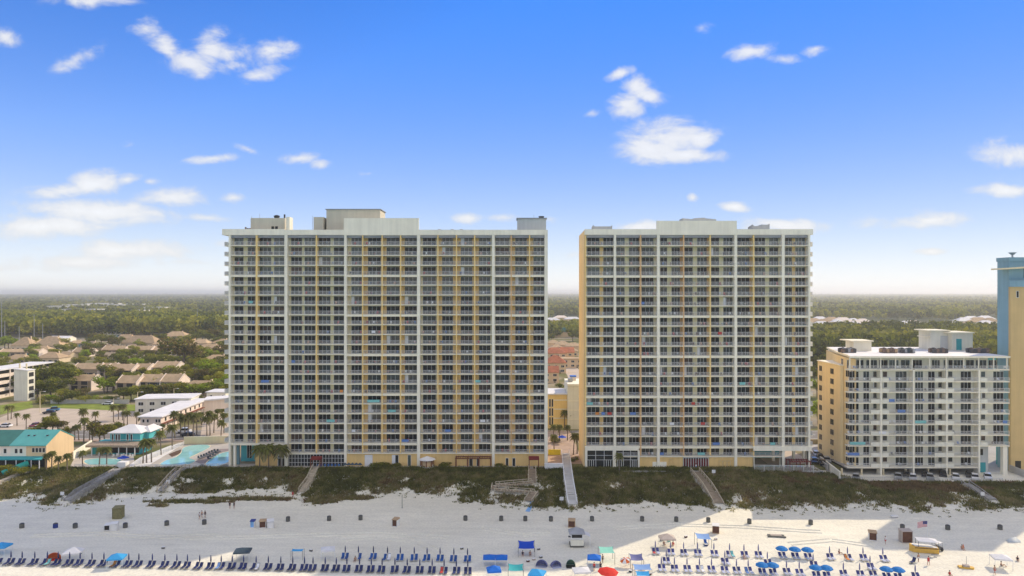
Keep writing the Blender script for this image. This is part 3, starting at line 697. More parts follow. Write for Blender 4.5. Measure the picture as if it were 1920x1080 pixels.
# ---- left tower
lw = [(440,457,3),(464.5,478,3),(486,508.5,4),(514,533,3),(546,566.5,4),(571,591,4),(598,620,4),(626,645,3),(659,678,4),(690,713.5,4),(725,748.5,4),(759,781.5,4),
      (793,817.5,4),(829,849,4),(864,885,4),(898,919,4),(929,954,4),(966,988,4),(1000,1020,4)]
lsec = [(431,534,[(431,479.5),(483,534)]),(541,645.5,[(541,592),(594.5,645.5)]),(650,782,[(650,679),(681,715.3),(717.4,750),(752.2,782)]),
        (787.5,922.5,[(787.5,820),(822,854.8),(856.8,889),(891.2,922.5)]),(927.5,1021,[(927.5,957.4),(959.6,992),(994,1021)])]
lpier = [(429,432.5,0,67.9),(533.5,539,0,67.9),(645.5,650,0,67.9),(782,787.5,0,67.9),(922.5,927.5,0,67.9),(1021,1027,0,67.9)]
lfin = [(479.5,483,'gold_stucco',6.8),(592,594.5,'gold_stucco',3.9),(679,681,'gold_stucco',3.9),(715.3,717.4,'gold_stucco',3.9),(750,752.2,'gold_stucco',3.9),
        (820,822,'gold_stucco',3.9),(854.8,856.8,'gold_stucco',3.9),(889,891.2,'gold_stucco',3.9),(957.4,959.6,'orange_stucco',3.9),(992,994,'gold_stucco',3.9)]
lstrip = [(432.5,440,'cream_stucco',6.8),(457,464.5,'green_cream',6.8),(483,486,'orange_stucco',6.8),(508.5,514,'green_cream',6.8),(539,546,'cream_stucco',3.9),(566.5,571,'green_cream',3.9),
          (594.5,598,'yellow_stucco',3.9),(620,626,'green_cream',3.9),(650,659,'cream_stucco',3.9),(681,690,'yellow_stucco',3.9),(713.5,715.3,'orange_stucco',3.9),(717.4,725,'yellow_stucco',3.9),
          (748.5,750,'orange_stucco',3.9),(752.2,759,'yellow_stucco',3.9),(787.5,793,'cream_stucco',3.9),(817.5,820,'cream_stucco',3.9),(822,829,'yellow_stucco',3.9),(849,854.8,'yellow_stucco',3.9),
          (856.8,864,'yellow_stucco',3.9),(885,889,'yellow_stucco',3.9),(891.2,898,'yellow_stucco',3.9),(919,922.5,'green_cream',3.9),(927.5,929,'cream_stucco',3.9),(954,957.4,'cream_stucco',3.9),
          (959.6,966,'yellow_stucco',3.9),(988,992,'yellow_stucco',3.9),(994,1000,'yellow_stucco',3.9),(1020,1021,'yellow_stucco',3.9)]
lskip = dict(body=[(432.5,533.5,6.8),(533.5,1021,.0)], sides=[(1021.3,1026.5,2.1,17,0.0),(430,432.4,2.3,17,6.8)],
             slab={(21,0)}, win={(21,i) for i in range(4)})
LT, LL, LZ, LXM = tower('tall cream and gold condominium tower on the left with white piers', 200.0, 429, 1027, 64.8, 22, 2.9, lsec, lpier, lfin, lw, lstrip,
                   ((3,7,11,15,20), (0,2,4)), 17.0, 69.4, lskip, 'beachfront condominium towers', 0)
p = MB().use('white_stucco'); p.box(LL(417), -.25, 67.75, LL(533.5), .2, 69.5); p.box(LL(417), .2, 67.75, LL(428), 8, 69.5); p.box(LL(533.5), -.22, 67.8, LL(645), .2, 69.3); p.box(LL(785.5), -.22, 67.8, LL(1027), .2, 69.3)
part('parapet', p, LT)
part('raised_parapet', MB().use('white_stucco').box(LL(645), -.27, 67.7, LL(785.5), .35, 72.7), LT)
p = MB().use('roof_grey').box(LL(428), .4, 67.0, LL(1026.5), 17.1, 67.8); p.use('white_stucco').box(LL(428), 16.6, 67.8, LL(1026.5), 17.1, 69.2); part('roof', p, LT)
def roof_box(t, name, L, a, b, dy, d, z, ztop, key, Yb, cap=None):
    o = part(name, MB().use(key).box(L(a, dy), dy, z, L(b, dy), dy+d, ztop), t)
    if cap:
        m = MB().use(cap).box(L(a, dy)-.25, dy-.25, ztop, L(b, dy)+.25, dy+d+.25, ztop+.25); part('roof_cap', m, o)
    return o
roof_box(LT, 'penthouse', LL, 612, 713, 6.0, 8, 67.8, 75.9, 'roof_cream', 200, 'roof_grey')
roof_box(LT, 'stair_tower', LL, 588, 606, 5.0, 5, 67.8, 73.6, 'roof_cream', 200, None)
roof_box(LT, 'stair_tower', LL, 470, 534, 4.0, 6, 67.8, 73.2, 'roof_cream', 200, None)
roof_box(LT, 'stair_tower', LL, 970, 1024, 4.0, 6, 67.8, 73.0, 'grey_stucco', 200, 'grey_metal')
p = MB().use('white_stucco').box(LL(534.5), 1.0, 69.3, LL(541), 4.0, 73.2); part('lift_shaft', p, LT)
p = MB().use('dark_interior')
for a in (509, 516): p.box(LL(a, 4), 3.93, 69.8, LL(a+5, 4), 4.0, 70.7)
part('vent', p, LT)
p = MB().use('dark_metal'); p.cone(LL(519, 5), 5, 73.2, 73.9, .7, .9, 10); p.cone(LL(519, 5), 5, 73.9, 74.2, 1.0, .3, 10); p.box(LL(532, 5), 5, 73.2, LL(534.5, 5), 5.4, 74.4); part('exhaust_fan', p, LT)
p = MB().use('dark_metal'); p.cone(LL(1015, 5), 5, 73.2, 73.8, .7, .9, 10); part('exhaust_fan', p, LT)
for px, zt in ((487, 74.6), (1001, 74.3), (472, 73.9), (586, 74)): part('antenna', MB().use('grey_metal').tube([(LL(px, 5), 5, 69), (LL(px, 5), 5, zt)], .05, 5), LT)
for px in (459, 463, 467): part('roof_antenna_box', MB().use('rust_metal').box(LL(px, 2), 2, 69.0, LL(px+2, 2), 2.6, 70.0+.3*(px == 459)), LT)
for px in (824, 848, 865): part('roof_vent', MB().use('grey_metal').cone(LL(px, 3), 3, 68, 69.7, .4, .5, 8), LT)
# balconies sticking out of the left side
for k in range(21):
    s = ob('balcony_slab', (SB := MB().use('slab_edge').box(0, 0, -.22, 2.1, 5.5, 0)).mesh('side_balcony_slab') if k == 0 else sbm, LT, (LL(430)-2.1, 1.6, LZ[k]))
    if k == 0: sbm = s.data
    m = None
    if k == 0:
        m = MB().use('rail_white'); m.box(0, 0, 1.0, 2.1, .05, 1.07); m.box(0, .05, 1.0, .05, 5.5, 1.07)
        for i in range(17): m.box(.125*i, 0, 0, .125*i+.05, .04, 1.0)
        for i in range(40): m.box(0, .05+.136*i, 0, .04, .10+.136*i, 1.0)
        srm = m.mesh('railing')
    ob('railing', srm, s)
# ground floor
z_g = 3.9
w = MB().use('yellow_stucco'); w.box(LL(650), .35, 0, LL(1021), .9, z_g-.25); w.box(LL(478), .35, 0, LL(520), .9, 6.5); part('ground_floor_wall', w, LT)
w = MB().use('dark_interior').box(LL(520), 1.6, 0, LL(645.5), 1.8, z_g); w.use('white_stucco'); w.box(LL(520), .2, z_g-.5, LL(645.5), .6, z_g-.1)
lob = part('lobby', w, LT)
g = MB().use('frame_white')
for i in range(19):
    x = LL(541)+(LL(645)-LL(541))*i/18; g.box(x-.05, .3, 0, x+.05, .42, z_g-.5)
for zz in (1.05, 2.3): g.box(LL(541), .3, zz-.04, LL(645), .42, zz+.04)
g.use('glass_0').quad((LL(541),.36,0),(LL(645),.36,0),(LL(645),.36,z_g-.5),(LL(541),.36,z_g-.5)); part('lobby_window', g, lob)
g = MB().use('frame_white')
for a in (520, 527.5, 534): g.box(LL(a), .3, 0, LL(a+.9), .42, 3.0)
g.box(LL(520), .3, 2.3, LL(535), .42, 2.42); g.box(LL(520), .3, 3.0, LL(535), .42, 3.3); g.use('glass_0').quad((LL(520),.36,0),(LL(535),.36,0),(LL(535),.36,3),(LL(520),.36,3)); part('lobby_window', g, lob)
def door(t, L, a, b, zt, key, dy=.3, z=0, fr='frame_white'):
    m = MB().use(fr).box(L(a)-.08, dy, z, L(a), dy+.1, zt+.1); m.box(L(b), dy, z, L(b)+.08, dy+.1, zt+.1); m.box(L(a), dy, zt, L(b), dy+.1, zt+.1)
    m.use(key).box(L(a), dy+.02, z, L(b), dy+.05, zt); return part('door', m, t)
door(LT, LL, 684, 697.5, 3.2, 'box_white'); door(LT, LL, 735, 740, 3.2, 'box_white'); door(LT, LL, 741, 746.5, 3.2, 'glass_0'); door(LT, LL, 764.5, 770, 3.2, 'glass_5')
door(LT, LL, 948.5, 953, 2.3, 'glass_0'); door(LT, LL, 961, 966, 2.3, 'glass_0'); door(LT, LL, 880, 886, 2.4, 'dark_interior'); door(LT, LL, 894, 899, 2.4, 'dark_interior')
for a, b in ((437, 441),): part('column', MB().use('white_stucco').box(LL(a), .2, 0, LL(b), 1.0, 6.6), LT)
part('column', MB().use('blue_stucco').box(LL(443.5, 2), 2.0, 0, LL(448, 2), 2.8, 6.6), LT)
w = MB().use('aqua_paint').box(LL(452, 6), 6, 0, LL(478, 6), 6.3, 6.6); w.use('frame_white')
for a in (463, 467.5, 472): w.box(LL(a, 6), 5.9, 1.0, LL(a+.6, 6), 6, 5.6)
w.use('glass_0').box(LL(463, 6), 5.95, 1.0, LL(472, 6), 6, 5.6); part('lobby_wall', w, LT)

# ---- right tower
rw = [(1101,1124,4),(1131,1150.5,4),(1155.8,1171,3),(1179,1198.5,4),(1203,1225.5,5),(1238,1251,3),(1259,1275,4),(1283,1299,3),(1307,1325,4),(1333,1348,3),(1356,1373,4),
      (1382,1404.6,4),(1415,1434.7,4),(1442,1459,3),(1472,1484.5,3),(1491,1509.5,4)]
rsec = [(1099,1151,[(1099,1151)]),(1155,1232,[(1155,1200),(1202.4,1232)]),(1237,1377,[(1237,1280.8),(1283,1330.5),(1333,1377)]),
        (1382,1466,[(1382,1412),(1414.4,1466)]),(1471,1515.5,[(1471,1515.5)])]
rpier = [(1151,1155,0,67.9),(1232,1237,0,67.9),(1377,1382,0,67.9),(1466,1471,0,67.9),(1515.5,1519,0,67.9)]
rfin = [(1200,1202.4,'orange_stucco',3.9),(1280.8,1283,'orange_stucco',3.9),(1330.5,1333,'gold_stucco',3.9),(1412,1414.4,'gold_stucco',3.9),(1097,1099,'gold_stucco',6.8)]
rstrip = [(1099,1101,'cream_stucco',6.8),(1124,1131,'yellow_stucco',6.8),(1171,1179,'green_cream',6.8),(1198.5,1200,'orange_stucco',6.8),(1225.5,1232,'cream_stucco',3.9),(1251,1259,'green_cream',3.9),
          (1275,1280.8,'orange_stucco',3.9),(1299,1307,'green_cream',3.9),(1325,1330.5,'orange_stucco',3.9),(1348,1356,'green_cream',3.9),(1373,1377,'cream_stucco',3.9),
          (1404.6,1412,'orange_stucco',3.9),(1434.7,1442,'green_cream',6.8),(1459,1466,'cream_stucco',6.8),(1484.5,1491,'yellow_stucco',6.8),(1509.5,1515.5,'orange_stucco',6.8),(1150.5,1151,'cream_stucco',6.8)]
rskip = dict(body=[(1099,1197,6.7),(1197,1414,0.0),(1414,1516,6.7)], sides=[(1095.8,1099,0.9,16,0.0),(1515.7,1517.5,2.0,16,6.8)],
             slab={(21,0),(21,4)}, win={(21,0),(21,1),(21,2),(21,3),(21,12),(21,13),(21,14),(21,15)})
rsec21 = rsec
RT, RL, RZ, RXM = tower('tall condominium tower right of the gap with gold flank wall', 197.0, 1097, 1519, 64.55, 22, 2.9, rsec, rpier, rfin, rw, rstrip,
                   ((3,7,11,15,20), (0,1,2,3,4)), 16.0, 69.2, rskip, 'beachfront condominium towers', 1)
p = MB().use('white_stucco'); p.box(RL(1096), -.22, 67.6, RL(1231), .2, 69.2); p.box(RL(1381), -.22, 67.6, RL(1524), .2, 69.2); p.box(RL(1521), .2, 67.6, RL(1524), 8, 69.2); part('parapet', p, RT)
p = MB().use('side_stucco'); p.prism([(RL(1096), .2), (RL(1096)+1.2, .2), (RL(1096)+1.2, 16), (RL(1096), 16)], [67.5]*4, [69.0, 69.0, 68.6, 68.6]); part('side_parapet', p, RT)
part('raised_parapet', MB().use('white_stucco').box(RL(1231), -.27, 67.55, RL(1381), .35, 71.6), RT)
p = MB().use('roof_grey').box(RL(1099), .4, 66.8, RL(1516), 16.1, 67.6); part('roof', p, RT)
p = MB().use('grey_stucco')
for i in range(3):
    a = RL(1280+21*i, 5); b = RL(1301+21*i, 5); p.prism([(a,5),(b,5),(b,9),(a,9)], 67.6, [72.9,72.6+.5*(i%2),72.6+.5*(i%2),72.9])
part('roof_plant', p, RT)
for (a, b, zt, e1, e2) in ((1112,1148,70.5,.4,.4),(1411,1428,70.6,.5,.1),(1428.2,1443,71.0,.1,.35)):
    a = RL(a, 5); b = RL(b, 5); part('roof_plant', MB().use('grey_stucco').prism([(a,5),(a+.5,5),(b-.5,5),(b,5),(b,9),(a,9)], 67.6, [zt+e1,zt,zt,zt+e2,zt,zt]), RT)
sbm2 = MB().use('slab_edge').box(0, 0, -.22, 1.3, 5.0, 0).mesh('side_balcony_slab'); m = MB().use('rail_white'); m.box(0, 0, 1.0, 1.3, .05, 1.07); m.box(1.25, .05, 1.0, 1.3, 5, 1.07)
for i in range(10): m.box(.125*i, 0, 0, .125*i+.05, .04, 1.0)
for i in range(36): m.box(1.26, .05+.136*i, 0, 1.3, .10+.136*i, 1.0)
srm2 = m.mesh('railing')
for k in range(21): ob('railing', srm2, ob('balcony_slab', sbm2, RT, (RL(1519), 1.3, RZ[k])))
# ground floor: two glazed lobby bays in white frames, gold walls, open pool hall on the right
w = MB().use('white_stucco'); w.box(RL(1097), -.35, 5.4, RL(1197), .3, 6.6); w.box(RL(1097), -.35, 0, RL(1101), .3, 5.4); w.box(RL(1149), -.35, 0, RL(1155), .3, 5.4); w.box(RL(1196), -.35, 0, RL(1199), .3, 5.4)
w.box(RL(1412), -.4, 5.3, RL(1521), .3, 6.6); part('white_frame', w, RT)
for (a, b) in ((1101,1149),(1155,1196)):
    g = MB().use('dark_interior').box(RL(a), 2.6, 0, RL(b), 2.8, 5.4); g.use('frame_white')
    for i in range(4):
        x = RL(a)+(RL(b)-RL(a))*i/3; g.box(x-.07, .1, 2.6, x+.07, .22, 5.4)
    for zz in (2.6, 3.9): g.box(RL(a), .1, zz-.05, RL(b), .22, zz+.05)
    for q in ((.08,.17,.25,.34), (.66,.75,.83,.92)):
        for f in q: x = RL(a)+(RL(b)-RL(a))*f; g.box(x-.06, .1, 0, x+.06, .22, 2.6)
    g.use('red_canvas')
    for i in range(5):
        x = RL(a)+(RL(b)-RL(a))*(.16+.15*i); g.box(x-.5, .6, .5, x+.5, .7, 2.1)
    g.use('glass_0').quad((RL(a),.16,0),(RL(b),.16,0),(RL(b),.16,5.4),(RL(a),.16,5.4)); part('lobby_window', g, RT)
w = MB().use('yellow_stucco'); w.box(RL(1199), .3, 0, RL(1231.5), .9, 3.6); w.box(RL(1237.5), .3, 0, RL(1281), .9, 3.6); w.box(RL(1330), .3, 0, RL(1377), .9, 3.6); w.box(RL(1382.5), .3, 0, RL(1412), .9, 3.6); part('ground_floor_wall', w, RT)
w = MB().use('white_stucco').box(RL(1237.3), .2, 0, RL(1250), .3, 2.0); w.box(RL(1224), .2, 0, RL(1231.8), .3, 2.0); part('white_panel', w, RT)
door(RT, RL, 1256, 1261, 2.6, 'red_wood'); door(RT, RL, 1349, 1355, 2.2, 'glass_0'); door(RT, RL, 1357, 1363, 2.2, 'glass_0'); door(RT, RL, 1365, 1370, 2.2, 'glass_0')
g = MB().use('dark_interior').box(RL(1281), 2.0, 0, RL(1330), 2.2, 3.6); g.use('frame_white')
for i in range(11): x = RL(1282)+(RL(1329)-RL(1282))*i/10; g.box(x-.06, .3, 0, x+.06, .4, 3.2)
g.box(RL(1282), .3, 3.1, RL(1329), .4, 3.25); g.use('red_canvas')
for i in range(10): x = RL(1284)+(RL(1328)-RL(1284))*i/9.6; g.box(x, .42, .7, x+.45, .5, 2.8)
part('shop_front', g, RT)
for (a, b, dy) in ((1466,1471,0),(1515.5,1519,0),(1449,1453,9),(1487,1491,9),(1506,1509,9)): part('column', MB().use('white_stucco').box(RL(a, dy), dy, 0, RL(b, dy), dy+.8, 6.6), RT)
w = MB().use('teal_paint').box(RL(1414, 13), 13, 0, RL(1470, 13), 13.3, 6.6); part('pool_hall_wall', w, RT)
w = MB().use('white_stucco').box(RL(1414), .35, 0, RL(1415.5), 13, 6.6); part('pool_hall_wall', w, RT)

# towels hung over the railings
tw = [(LT, LL, LZ, 200, 'left'), (RT, RL, RZ, 197, 'right')]
spots = [(0, 700, 16, 'aqua', 3.6, 'green-blue'), (0, 735, 17, 'aqua', 2.2, 'aqua'), (0, 620, 18, 'aqua', 2.4, 'aqua'), (0, 497, 14, 'blue', 2.2, 'blue'), (0, 760, 20, 'blue', 2.0, 'blue'), (0, 905, 18, 'white', 1.4, 'white'),
         (0, 663, 19, 'white', 1.0, 'white'), (0, 840, 19, 'blue', 1.6, 'blue'), (0, 470, 6, 'aqua', 1.2, 'aqua'), (0, 700, 9, 'white', 1.0, 'white'), (0, 550, 12, 'blue', 1.0, 'blue'), (0, 935, 13, 'white', 1.2, 'white'), (0, 640, 15, 'orange', .9, 'orange'), (0, 895, 14, 'aqua', 1.8, 'aqua'),
         (1, 1106, 16, 'aqua', 1.7, 'aqua'), (1, 1120, 17, 'orange', 1.1, 'orange'), (1, 1131, 17, 'blue', 1.0, 'blue'), (1, 1143, 17, 'red', 1.2, 'red'), (1, 1187, 17, 'blue', 1.6, 'blue'), (1, 1343, 20, 'blue', 2.0, 'blue'), (1, 1392, 14, 'aqua', 1.6, 'aqua'), (1, 1318, 18, 'red', 1.2, 'red'),
         (1, 1240, 21, 'blue', 1.4, 'blue'), (1, 1300, 16, 'red', 1.0, 'red'), (1, 1260, 18, 'white', 1.2, 'white'), (1, 1449, 20, 'aqua', 1.4, 'aqua'), (1, 1315, 21, 'aqua', 2.0, 'aqua'), (1, 1350, 9, 'red', 1.1, 'red'), (1, 1205, 6, 'blue', 1.0, 'blue')]
seen = {}
for (ti, px, k, key, w_, nm) in spots:
    t, L, zs, Y, side = tw[ti]
    x = XA(px, Y); fl = 22-k; z = zs[k]
    b = MB().use('towel_'+key); b.box(-w_/2, -.05, .35, w_/2, -.035, 1.1); b.box(-w_/2, -.05, 1.085, w_/2, .12, 1.1); b.box(-w_/2, .105, .7, w_/2, .12, 1.1)
    pos = 'near the left edge' if px < (500 if ti == 0 else 1160) else 'near the right edge' if px > (930 if ti == 0 else 1440) else 'left of the middle' if px < (700 if ti == 0 else 1260) else 'right of the middle' if px > (760 if ti == 0 else 1330) else 'at the middle'
    o = ob('towel', b.mesh('towel'), None, (x, Y+.04, z+.01)); tag(o, '%s towel over a %s-storey railing of the %s tower, %s' % (nm, ordinal(fl), side, pos), 'towel', 'towels hung over the balcony railings')

# ------------------------------------------------------------------ white nine-storey building on the right
YB = 184.0
bx = lambda px, dy=0.0: XA(px, YB+dy)
B0 = bx(1740); LB = lambda px, dy=0.0: bx(px, dy) - B0
BT = thing('condo_building', 'white nine-storey condominium block with gold flank right of the towers', 'apartment building', (B0, YB, 0))
gz = 1.5
zf = [30.15 - 2.875*k for k in range(10)]; zf[1] = 27.0; zf[2] = 24.1
zf = [30.15, 26.95] + [24.08 - 2.89*k for k in range(8)]          # top terrace floor, then the storeys below: bottom slab at 3.85
bz = 3.6; top = 33.3
w = MB().use('pale_stucco'); w.prism([(93.3-B0, 1.9), (LB(1836), 1.9), (LB(1836), 29), (99.5-B0, 29), (95-B0, 13), (93.2-B0, 4.4)], bz, top-3.4)
w.prism([(LB(1836), 1.9), (LB(1884), 1.9), (LB(1884), 22), (LB(1836), 22)], 9.6, top-3.4); part('wall', w, BT)
w = MB().use('pale_stucco'); w.prism([(LB(1594)+1.6, 3.2), (LB(1868), 3.2), (LB(1868), 28), (LB(1594)+7, 28)], top-3.4, top); part('penthouse_wall', w, BT)
w = MB().use('aqua_paint').box(LB(1868), 3.2, top-3.4, LB(1884), 3.6, top-.2); part('penthouse_panel', w, BT)
# gold flank, slightly splayed, with its chamfered corner and the lower annex behind
fl = MB().use('side_stucco'); fl.prism([(93.2-B0, 1.2), (91.9-B0, 4.0), (93.6-B0, 13), (98.5-B0, 30), (99.4-B0, 29.6), (94.9-B0, 13.2), (93.15-B0, 4.3), (93.6-B0, 1.7)], bz-.05, top-.35); flank = part('flank_wall', fl, BT)
fl = MB().use('side_stucco'); fl.prism([(91.4-B0, 6.0), (90.9-B0, 19), (95.2-B0, 19.2), (93.4-B0, 12), (92.1-B0, 5.6)], bz-.07, 30.6); annex = part('annex_wall', fl, BT)
fl = MB().use('white_stucco').prism([(91.2-B0, 5.8), (90.7-B0, 19.2), (97-B0, 19.4), (93.6-B0, 12), (92.2-B0, 5.4)], 30.6, 30.85); part('annex_parapet', fl, BT)
def side_window(p0, p1, z, n, h=1.5, parent=BT):
    """window set in the flank between two plan points"""
    a = Vector((*p0, 0)); b = Vector((*p1, 0)); d = (b-a).normalized(); nn = Vector((-d.y, d.x, 0))
    if nn.x > 0: nn = -nn
    m = MB(); m.T = Matrix.Translation(a + nn*.03 + Vector((0, 0, z))) @ Matrix(((d.x, -nn.x, 0, 0), (d.y, -nn.y, 0, 0), (0, 0, 1, 0), (0, 0, 0, 1)))
    L_ = (b-a).length; m.use('tan_stucco'); m.box(-.08, -.03, -.08, L_+.08, .02, 0); m.box(-.08, -.03, h, L_+.08, .02, h+.08); m.box(-.08, -.03, 0, 0, .02, h); m.box(L_, -.03, 0, L_+.08, .02, h); m.box(L_/2-.03, -.03, 0, L_/2+.03, .01, h)
    m.use('glass_0').quad((0, -.012, 0), (L_, -.012, 0), (L_, -.012, h), (0, -.012, h)); ob('window', m.mesh('window'), parent)
def lerp(p, q, t): return (p[0]+(q[0]-p[0])*t, p[1]+(q[1]-p[1])*t)
for z in zf[1:]:
    if z < 3: continue
    a, b = (91.4-B0, 6.0), (90.9-B0, 19)
    side_window(lerp(a, b, .80), lerp(a, b, .92), z+.9, 1); side_window(lerp(a, b, .28), lerp(a, b, .42), z+.8, 1)
    a, b = (93.2-B0, 1.2), (91.9-B0, 4.0)
    side_window(lerp(a, b, .10), lerp(a, b, .45), z+.9, 1, 1.7); side_window(lerp(a, b, .62), lerp(a, b, .97), z+.9, 1, 1.7)
side_window(lerp((91.9-B0, 4.0), (93.6-B0, 13), .25), lerp((91.9-B0, 4.0), (93.6-B0, 13), .45), zf[0]+.3, 1, 1.9)
# roof slab, tar-free white roof and plant on it
rf = MB().use('slab_edge'); rf.prism([(LB(1592), -.3), (92.3-B0, 4.0), (94.2-B0, 14), (98.9-B0, 30.6), (LB(1893), 30.6), (LB(1893), -.3)], top, top+.5); rf.use('roof_white').prism([(LB(1593), .1), (92.8-B0, 4.2), (94.7-B0, 14), (99.3-B0, 30.2), (LB(1892), 30.2), (LB(1892), .1)], top+.5, top+.52); part('roof', rf, BT)
o = part('roof_house', MB().use('white_stucco').box(LB(1601, 16), 16, top+.5, LB(1634, 16), 21, 36.6), BT); part('roof_cap', MB().use('slab_edge').box(LB(1596, 15), 15.2, 36.6, LB(1639, 15), 22, 36.9), o)
o = part('lift_tower', MB().use('pale_stucco').box(LB(1745, 20), 20, top+.5, LB(1782, 20), 26, 39.4), BT); part('roof_cap', MB().use('slab_edge').box(LB(1742, 19), 19.3, 39.4, LB(1784, 19), 26.6, 39.7), o); part('canopy', MB().use('slab_edge').box(LB(1731, 21), 20.2, 37.6, LB(1745, 20), 24, 37.85), o)
part('panel', MB().use('grey_stucco').box(LB(1763, 20), 19.93, top+.6, LB(1781, 20), 20, 38.0), o)
o = part('lift_tower', MB().use('pale_stucco').box(LB(1785, 18), 18, top+.5, LB(1824, 18), 25, 38.9), BT); part('roof_cap', MB().use('slab_edge').box(LB(1781, 17), 17.3, 38.9, LB(1829, 17), 25.6, 39.2), o); part('doorway', MB().use('teal_paint').box(LB(1793, 18), 17.94, top+.6, LB(1803, 18), 18, 37.2), o)
def roof_units(a, b, dy, n, keys):
    for i in range(n):
        for j in range(2):
            px = a+(b-a)*(i+.5)/n; m = MB().use(keys[(i+j) % len(keys)]); m.box(-.45, -.45, .15, .45, .45, 1.0+.15*((i*7+j) % 3)); m.use('dark_metal'); m.cone(0, 0, 1.0+.15*((i*7+j) % 3), 1.12+.15*((i*7+j) % 3), .35, .35, 8); m.box(-.4, -.4, 0, .4, .4, .15)
            ob('roof_unit', m.mesh('roof_unit'), BT, (LB(px, dy), dy+1.7*j, top+.53))
KB = 195/184                                            # its storeys are 3.06 m: the block stands 195 m off
BT.location = (B0*KB, 195, CAM_H*(1-KB)); BT.scale = (KB,)*3
roof_units(1578, 1604, 10, 5, ['rust_metal', 'dark_metal', 'grey_metal']); roof_units(1656, 1681, 9, 5, ['rust_metal', 'box_tan', 'rust_metal']); roof_units(1690, 1714, 9, 5, ['dark_metal', 'grey_metal', 'canopy_slate'])
roof_units(1749, 1776, 9, 5, ['dark_metal', 'rust_metal']); roof_units(1820, 1853, 9, 6, ['dark_metal', 'dark_metal', 'rust_metal'])
# balcony slabs, floor by floor
for k, z in enumerate(zf):
    lo = z < 9.2
    b_end = 1838 if lo else 1893
    m = MB().use('slab_edge').prism([(LB(1590), -.02), (LB(b_end), -.02), (LB(b_end), 2.0), (LB(1590), 2.0)], z-.22, z); so = ob('balcony_slab', m.mesh('balcony_slab'), BT)
    if k == 0:
        for a, b in ((1590,1651),(1653.5,1712),(1715,1773),(1776,1834),(1838,1893)): ob('railing', rail_mesh(LB(b)-LB(a)-.1, 1.05), so, (LB(a)+.05, .05, z))
    else:
        for a, b in ((1590,1631),(1668,1711.5),(1716,1752),(1790,1834.5),(1853,1893)):
            if lo and a > 1840: continue
            ob('railing', rail_mesh(LB(b)-LB(a)-.1, 1.05), so, (LB(a)+.05, .05, z))
        pm = MB().use('pale_stucco')
        for a, b in ((1633,1650),(1654,1667),(1753,1774),(1777,1789),(1838.5,1852)):
            if lo and a > 1836: continue
            pb = MB().use('pale_stucco').box(0, 0, 0, LB(b)-LB(a), .12, .95); ob('balcony_panel', pb.mesh('balcony_panel'), so, (LB(a), .0, z))
for px, a in ((1650.5,1653.5),(1711.8,1714.5),(1774,1776.5),(1834.5,1837.5)): part('column', MB().use('white_stucco').box(LB(px), -.08, gz, LB(a), 1.9, zf[0]+.0), BT)
for px in (1594, 1613, 1632, 1652, 1680, 1711, 1744, 1775, 1808, 1836, 1864, 1889): part('terrace_column', MB().use('white_stucco').box(LB(px)-.12, .12, zf[0], LB(px)+.12, .36, top), BT)
rr = random.Random(4)
def gl(): return rr.choice((0, 0, 3, 3, 1, 1, 2, 5))
for k, z in enumerate(zf[1:]):
    for a, b, n, h, up in ((1592,1610,3,2.5,.03),(1618.5,1630,2,2.5,.03),(1637,1644.5,1,1.55,.95),(1655,1663,1,1.55,.95),(1679,1699,3,2.5,.03),(1715.5,1731,3,2.5,.03),(1740,1752,2,2.5,.03),(1759,1767,1,1.55,.95),
                           (1777.5,1785.5,1,1.55,.95),(1801,1820,3,2.5,.03),(1839,1847,1,1.55,.95),(1862,1881,3,2.5,.03)):
        if z < 9.2 and a > 1836: continue
        g = gl() if h > 2 else rr.choice((2, 2, 1, 5, 4, 6))
        ob('window', win_mesh(round((LB(b, 1.9)-LB(a, 1.9))*5)/5, h, n, g, .07), BT, (LB(a, 1.9), 1.895, z+up))
for a, b, n in ((1588,1597,1),(1600,1619,3),(1624,1645,3),(1648,1664,2),(1667,1685,3),(1689,1705,2),(1711,1729,3),(1747,1762,3),(1769,1776,1),(1778,1786,1),(1788,1807,3),(1811,1826,2),(1829,1850,3),(1853,1868,3)):
    ob('window', win_mesh(round((LB(b, 3.2)-LB(a, 3.2))*5)/5, 2.3, n, gl(), .07), BT, (LB(a, 3.2), 3.195, zf[0]+.02))
# open parking level and stilts, the tall corner column, the green-grey core at lower right
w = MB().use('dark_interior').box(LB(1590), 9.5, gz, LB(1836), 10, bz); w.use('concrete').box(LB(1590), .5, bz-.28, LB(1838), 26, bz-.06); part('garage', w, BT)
for px in (1580, 1617, 1658, 1700, 1742, 1783): part('stilt', MB().use('cream_stucco').box(LB(px), .6, gz, LB(px+2.5), 1.1, bz-.28), BT)
part('corner_column', MB().use('white_stucco').box(LB(1882), .2, .9, LB(1890), 1.3, 9.3), BT)
w = MB().use('grey_stucco').box(LB(1832, 3), 3, gz, LB(1853, 3), 14, 9.3); core = part('core_wall', w, BT)
part('core_opening', MB().use('dark_interior').box(LB(1838, 3), 2.94, 6.4, LB(1843, 3), 3, 8.1), core); part('core_opening', MB().use('teal_paint').box(LB(1836, 3), 2.95, gz, LB(1848, 3), 3, 4.4), core)
part('wall', MB().use('teal_paint').box(LB(1870, 12), 12, gz, LB(1882, 12), 12.5, 8.5), BT)
fb = MB()
for z in zf:
    for a, b in ((1592,1629),(1670,1709),(1718,1750),(1792,1832),(1855,1890)):
        if z < 9.2 and a > 1840: continue
        for _ in range(2):
            x = LB(rr.uniform(a, b)); fb.use(rr.choice(('dark_metal', 'box_white', 'towel_blue', 'wood', 'grey_metal'))); y = rr.uniform(.5, 1.3)
            fb.cb(x, y, z+.38, .5, .5, .06); fb.cb(x, y+.24, z+.42, .5, .05, .5)
stuff('balcony_furniture', fb.mesh('balcony_furniture'), BT)
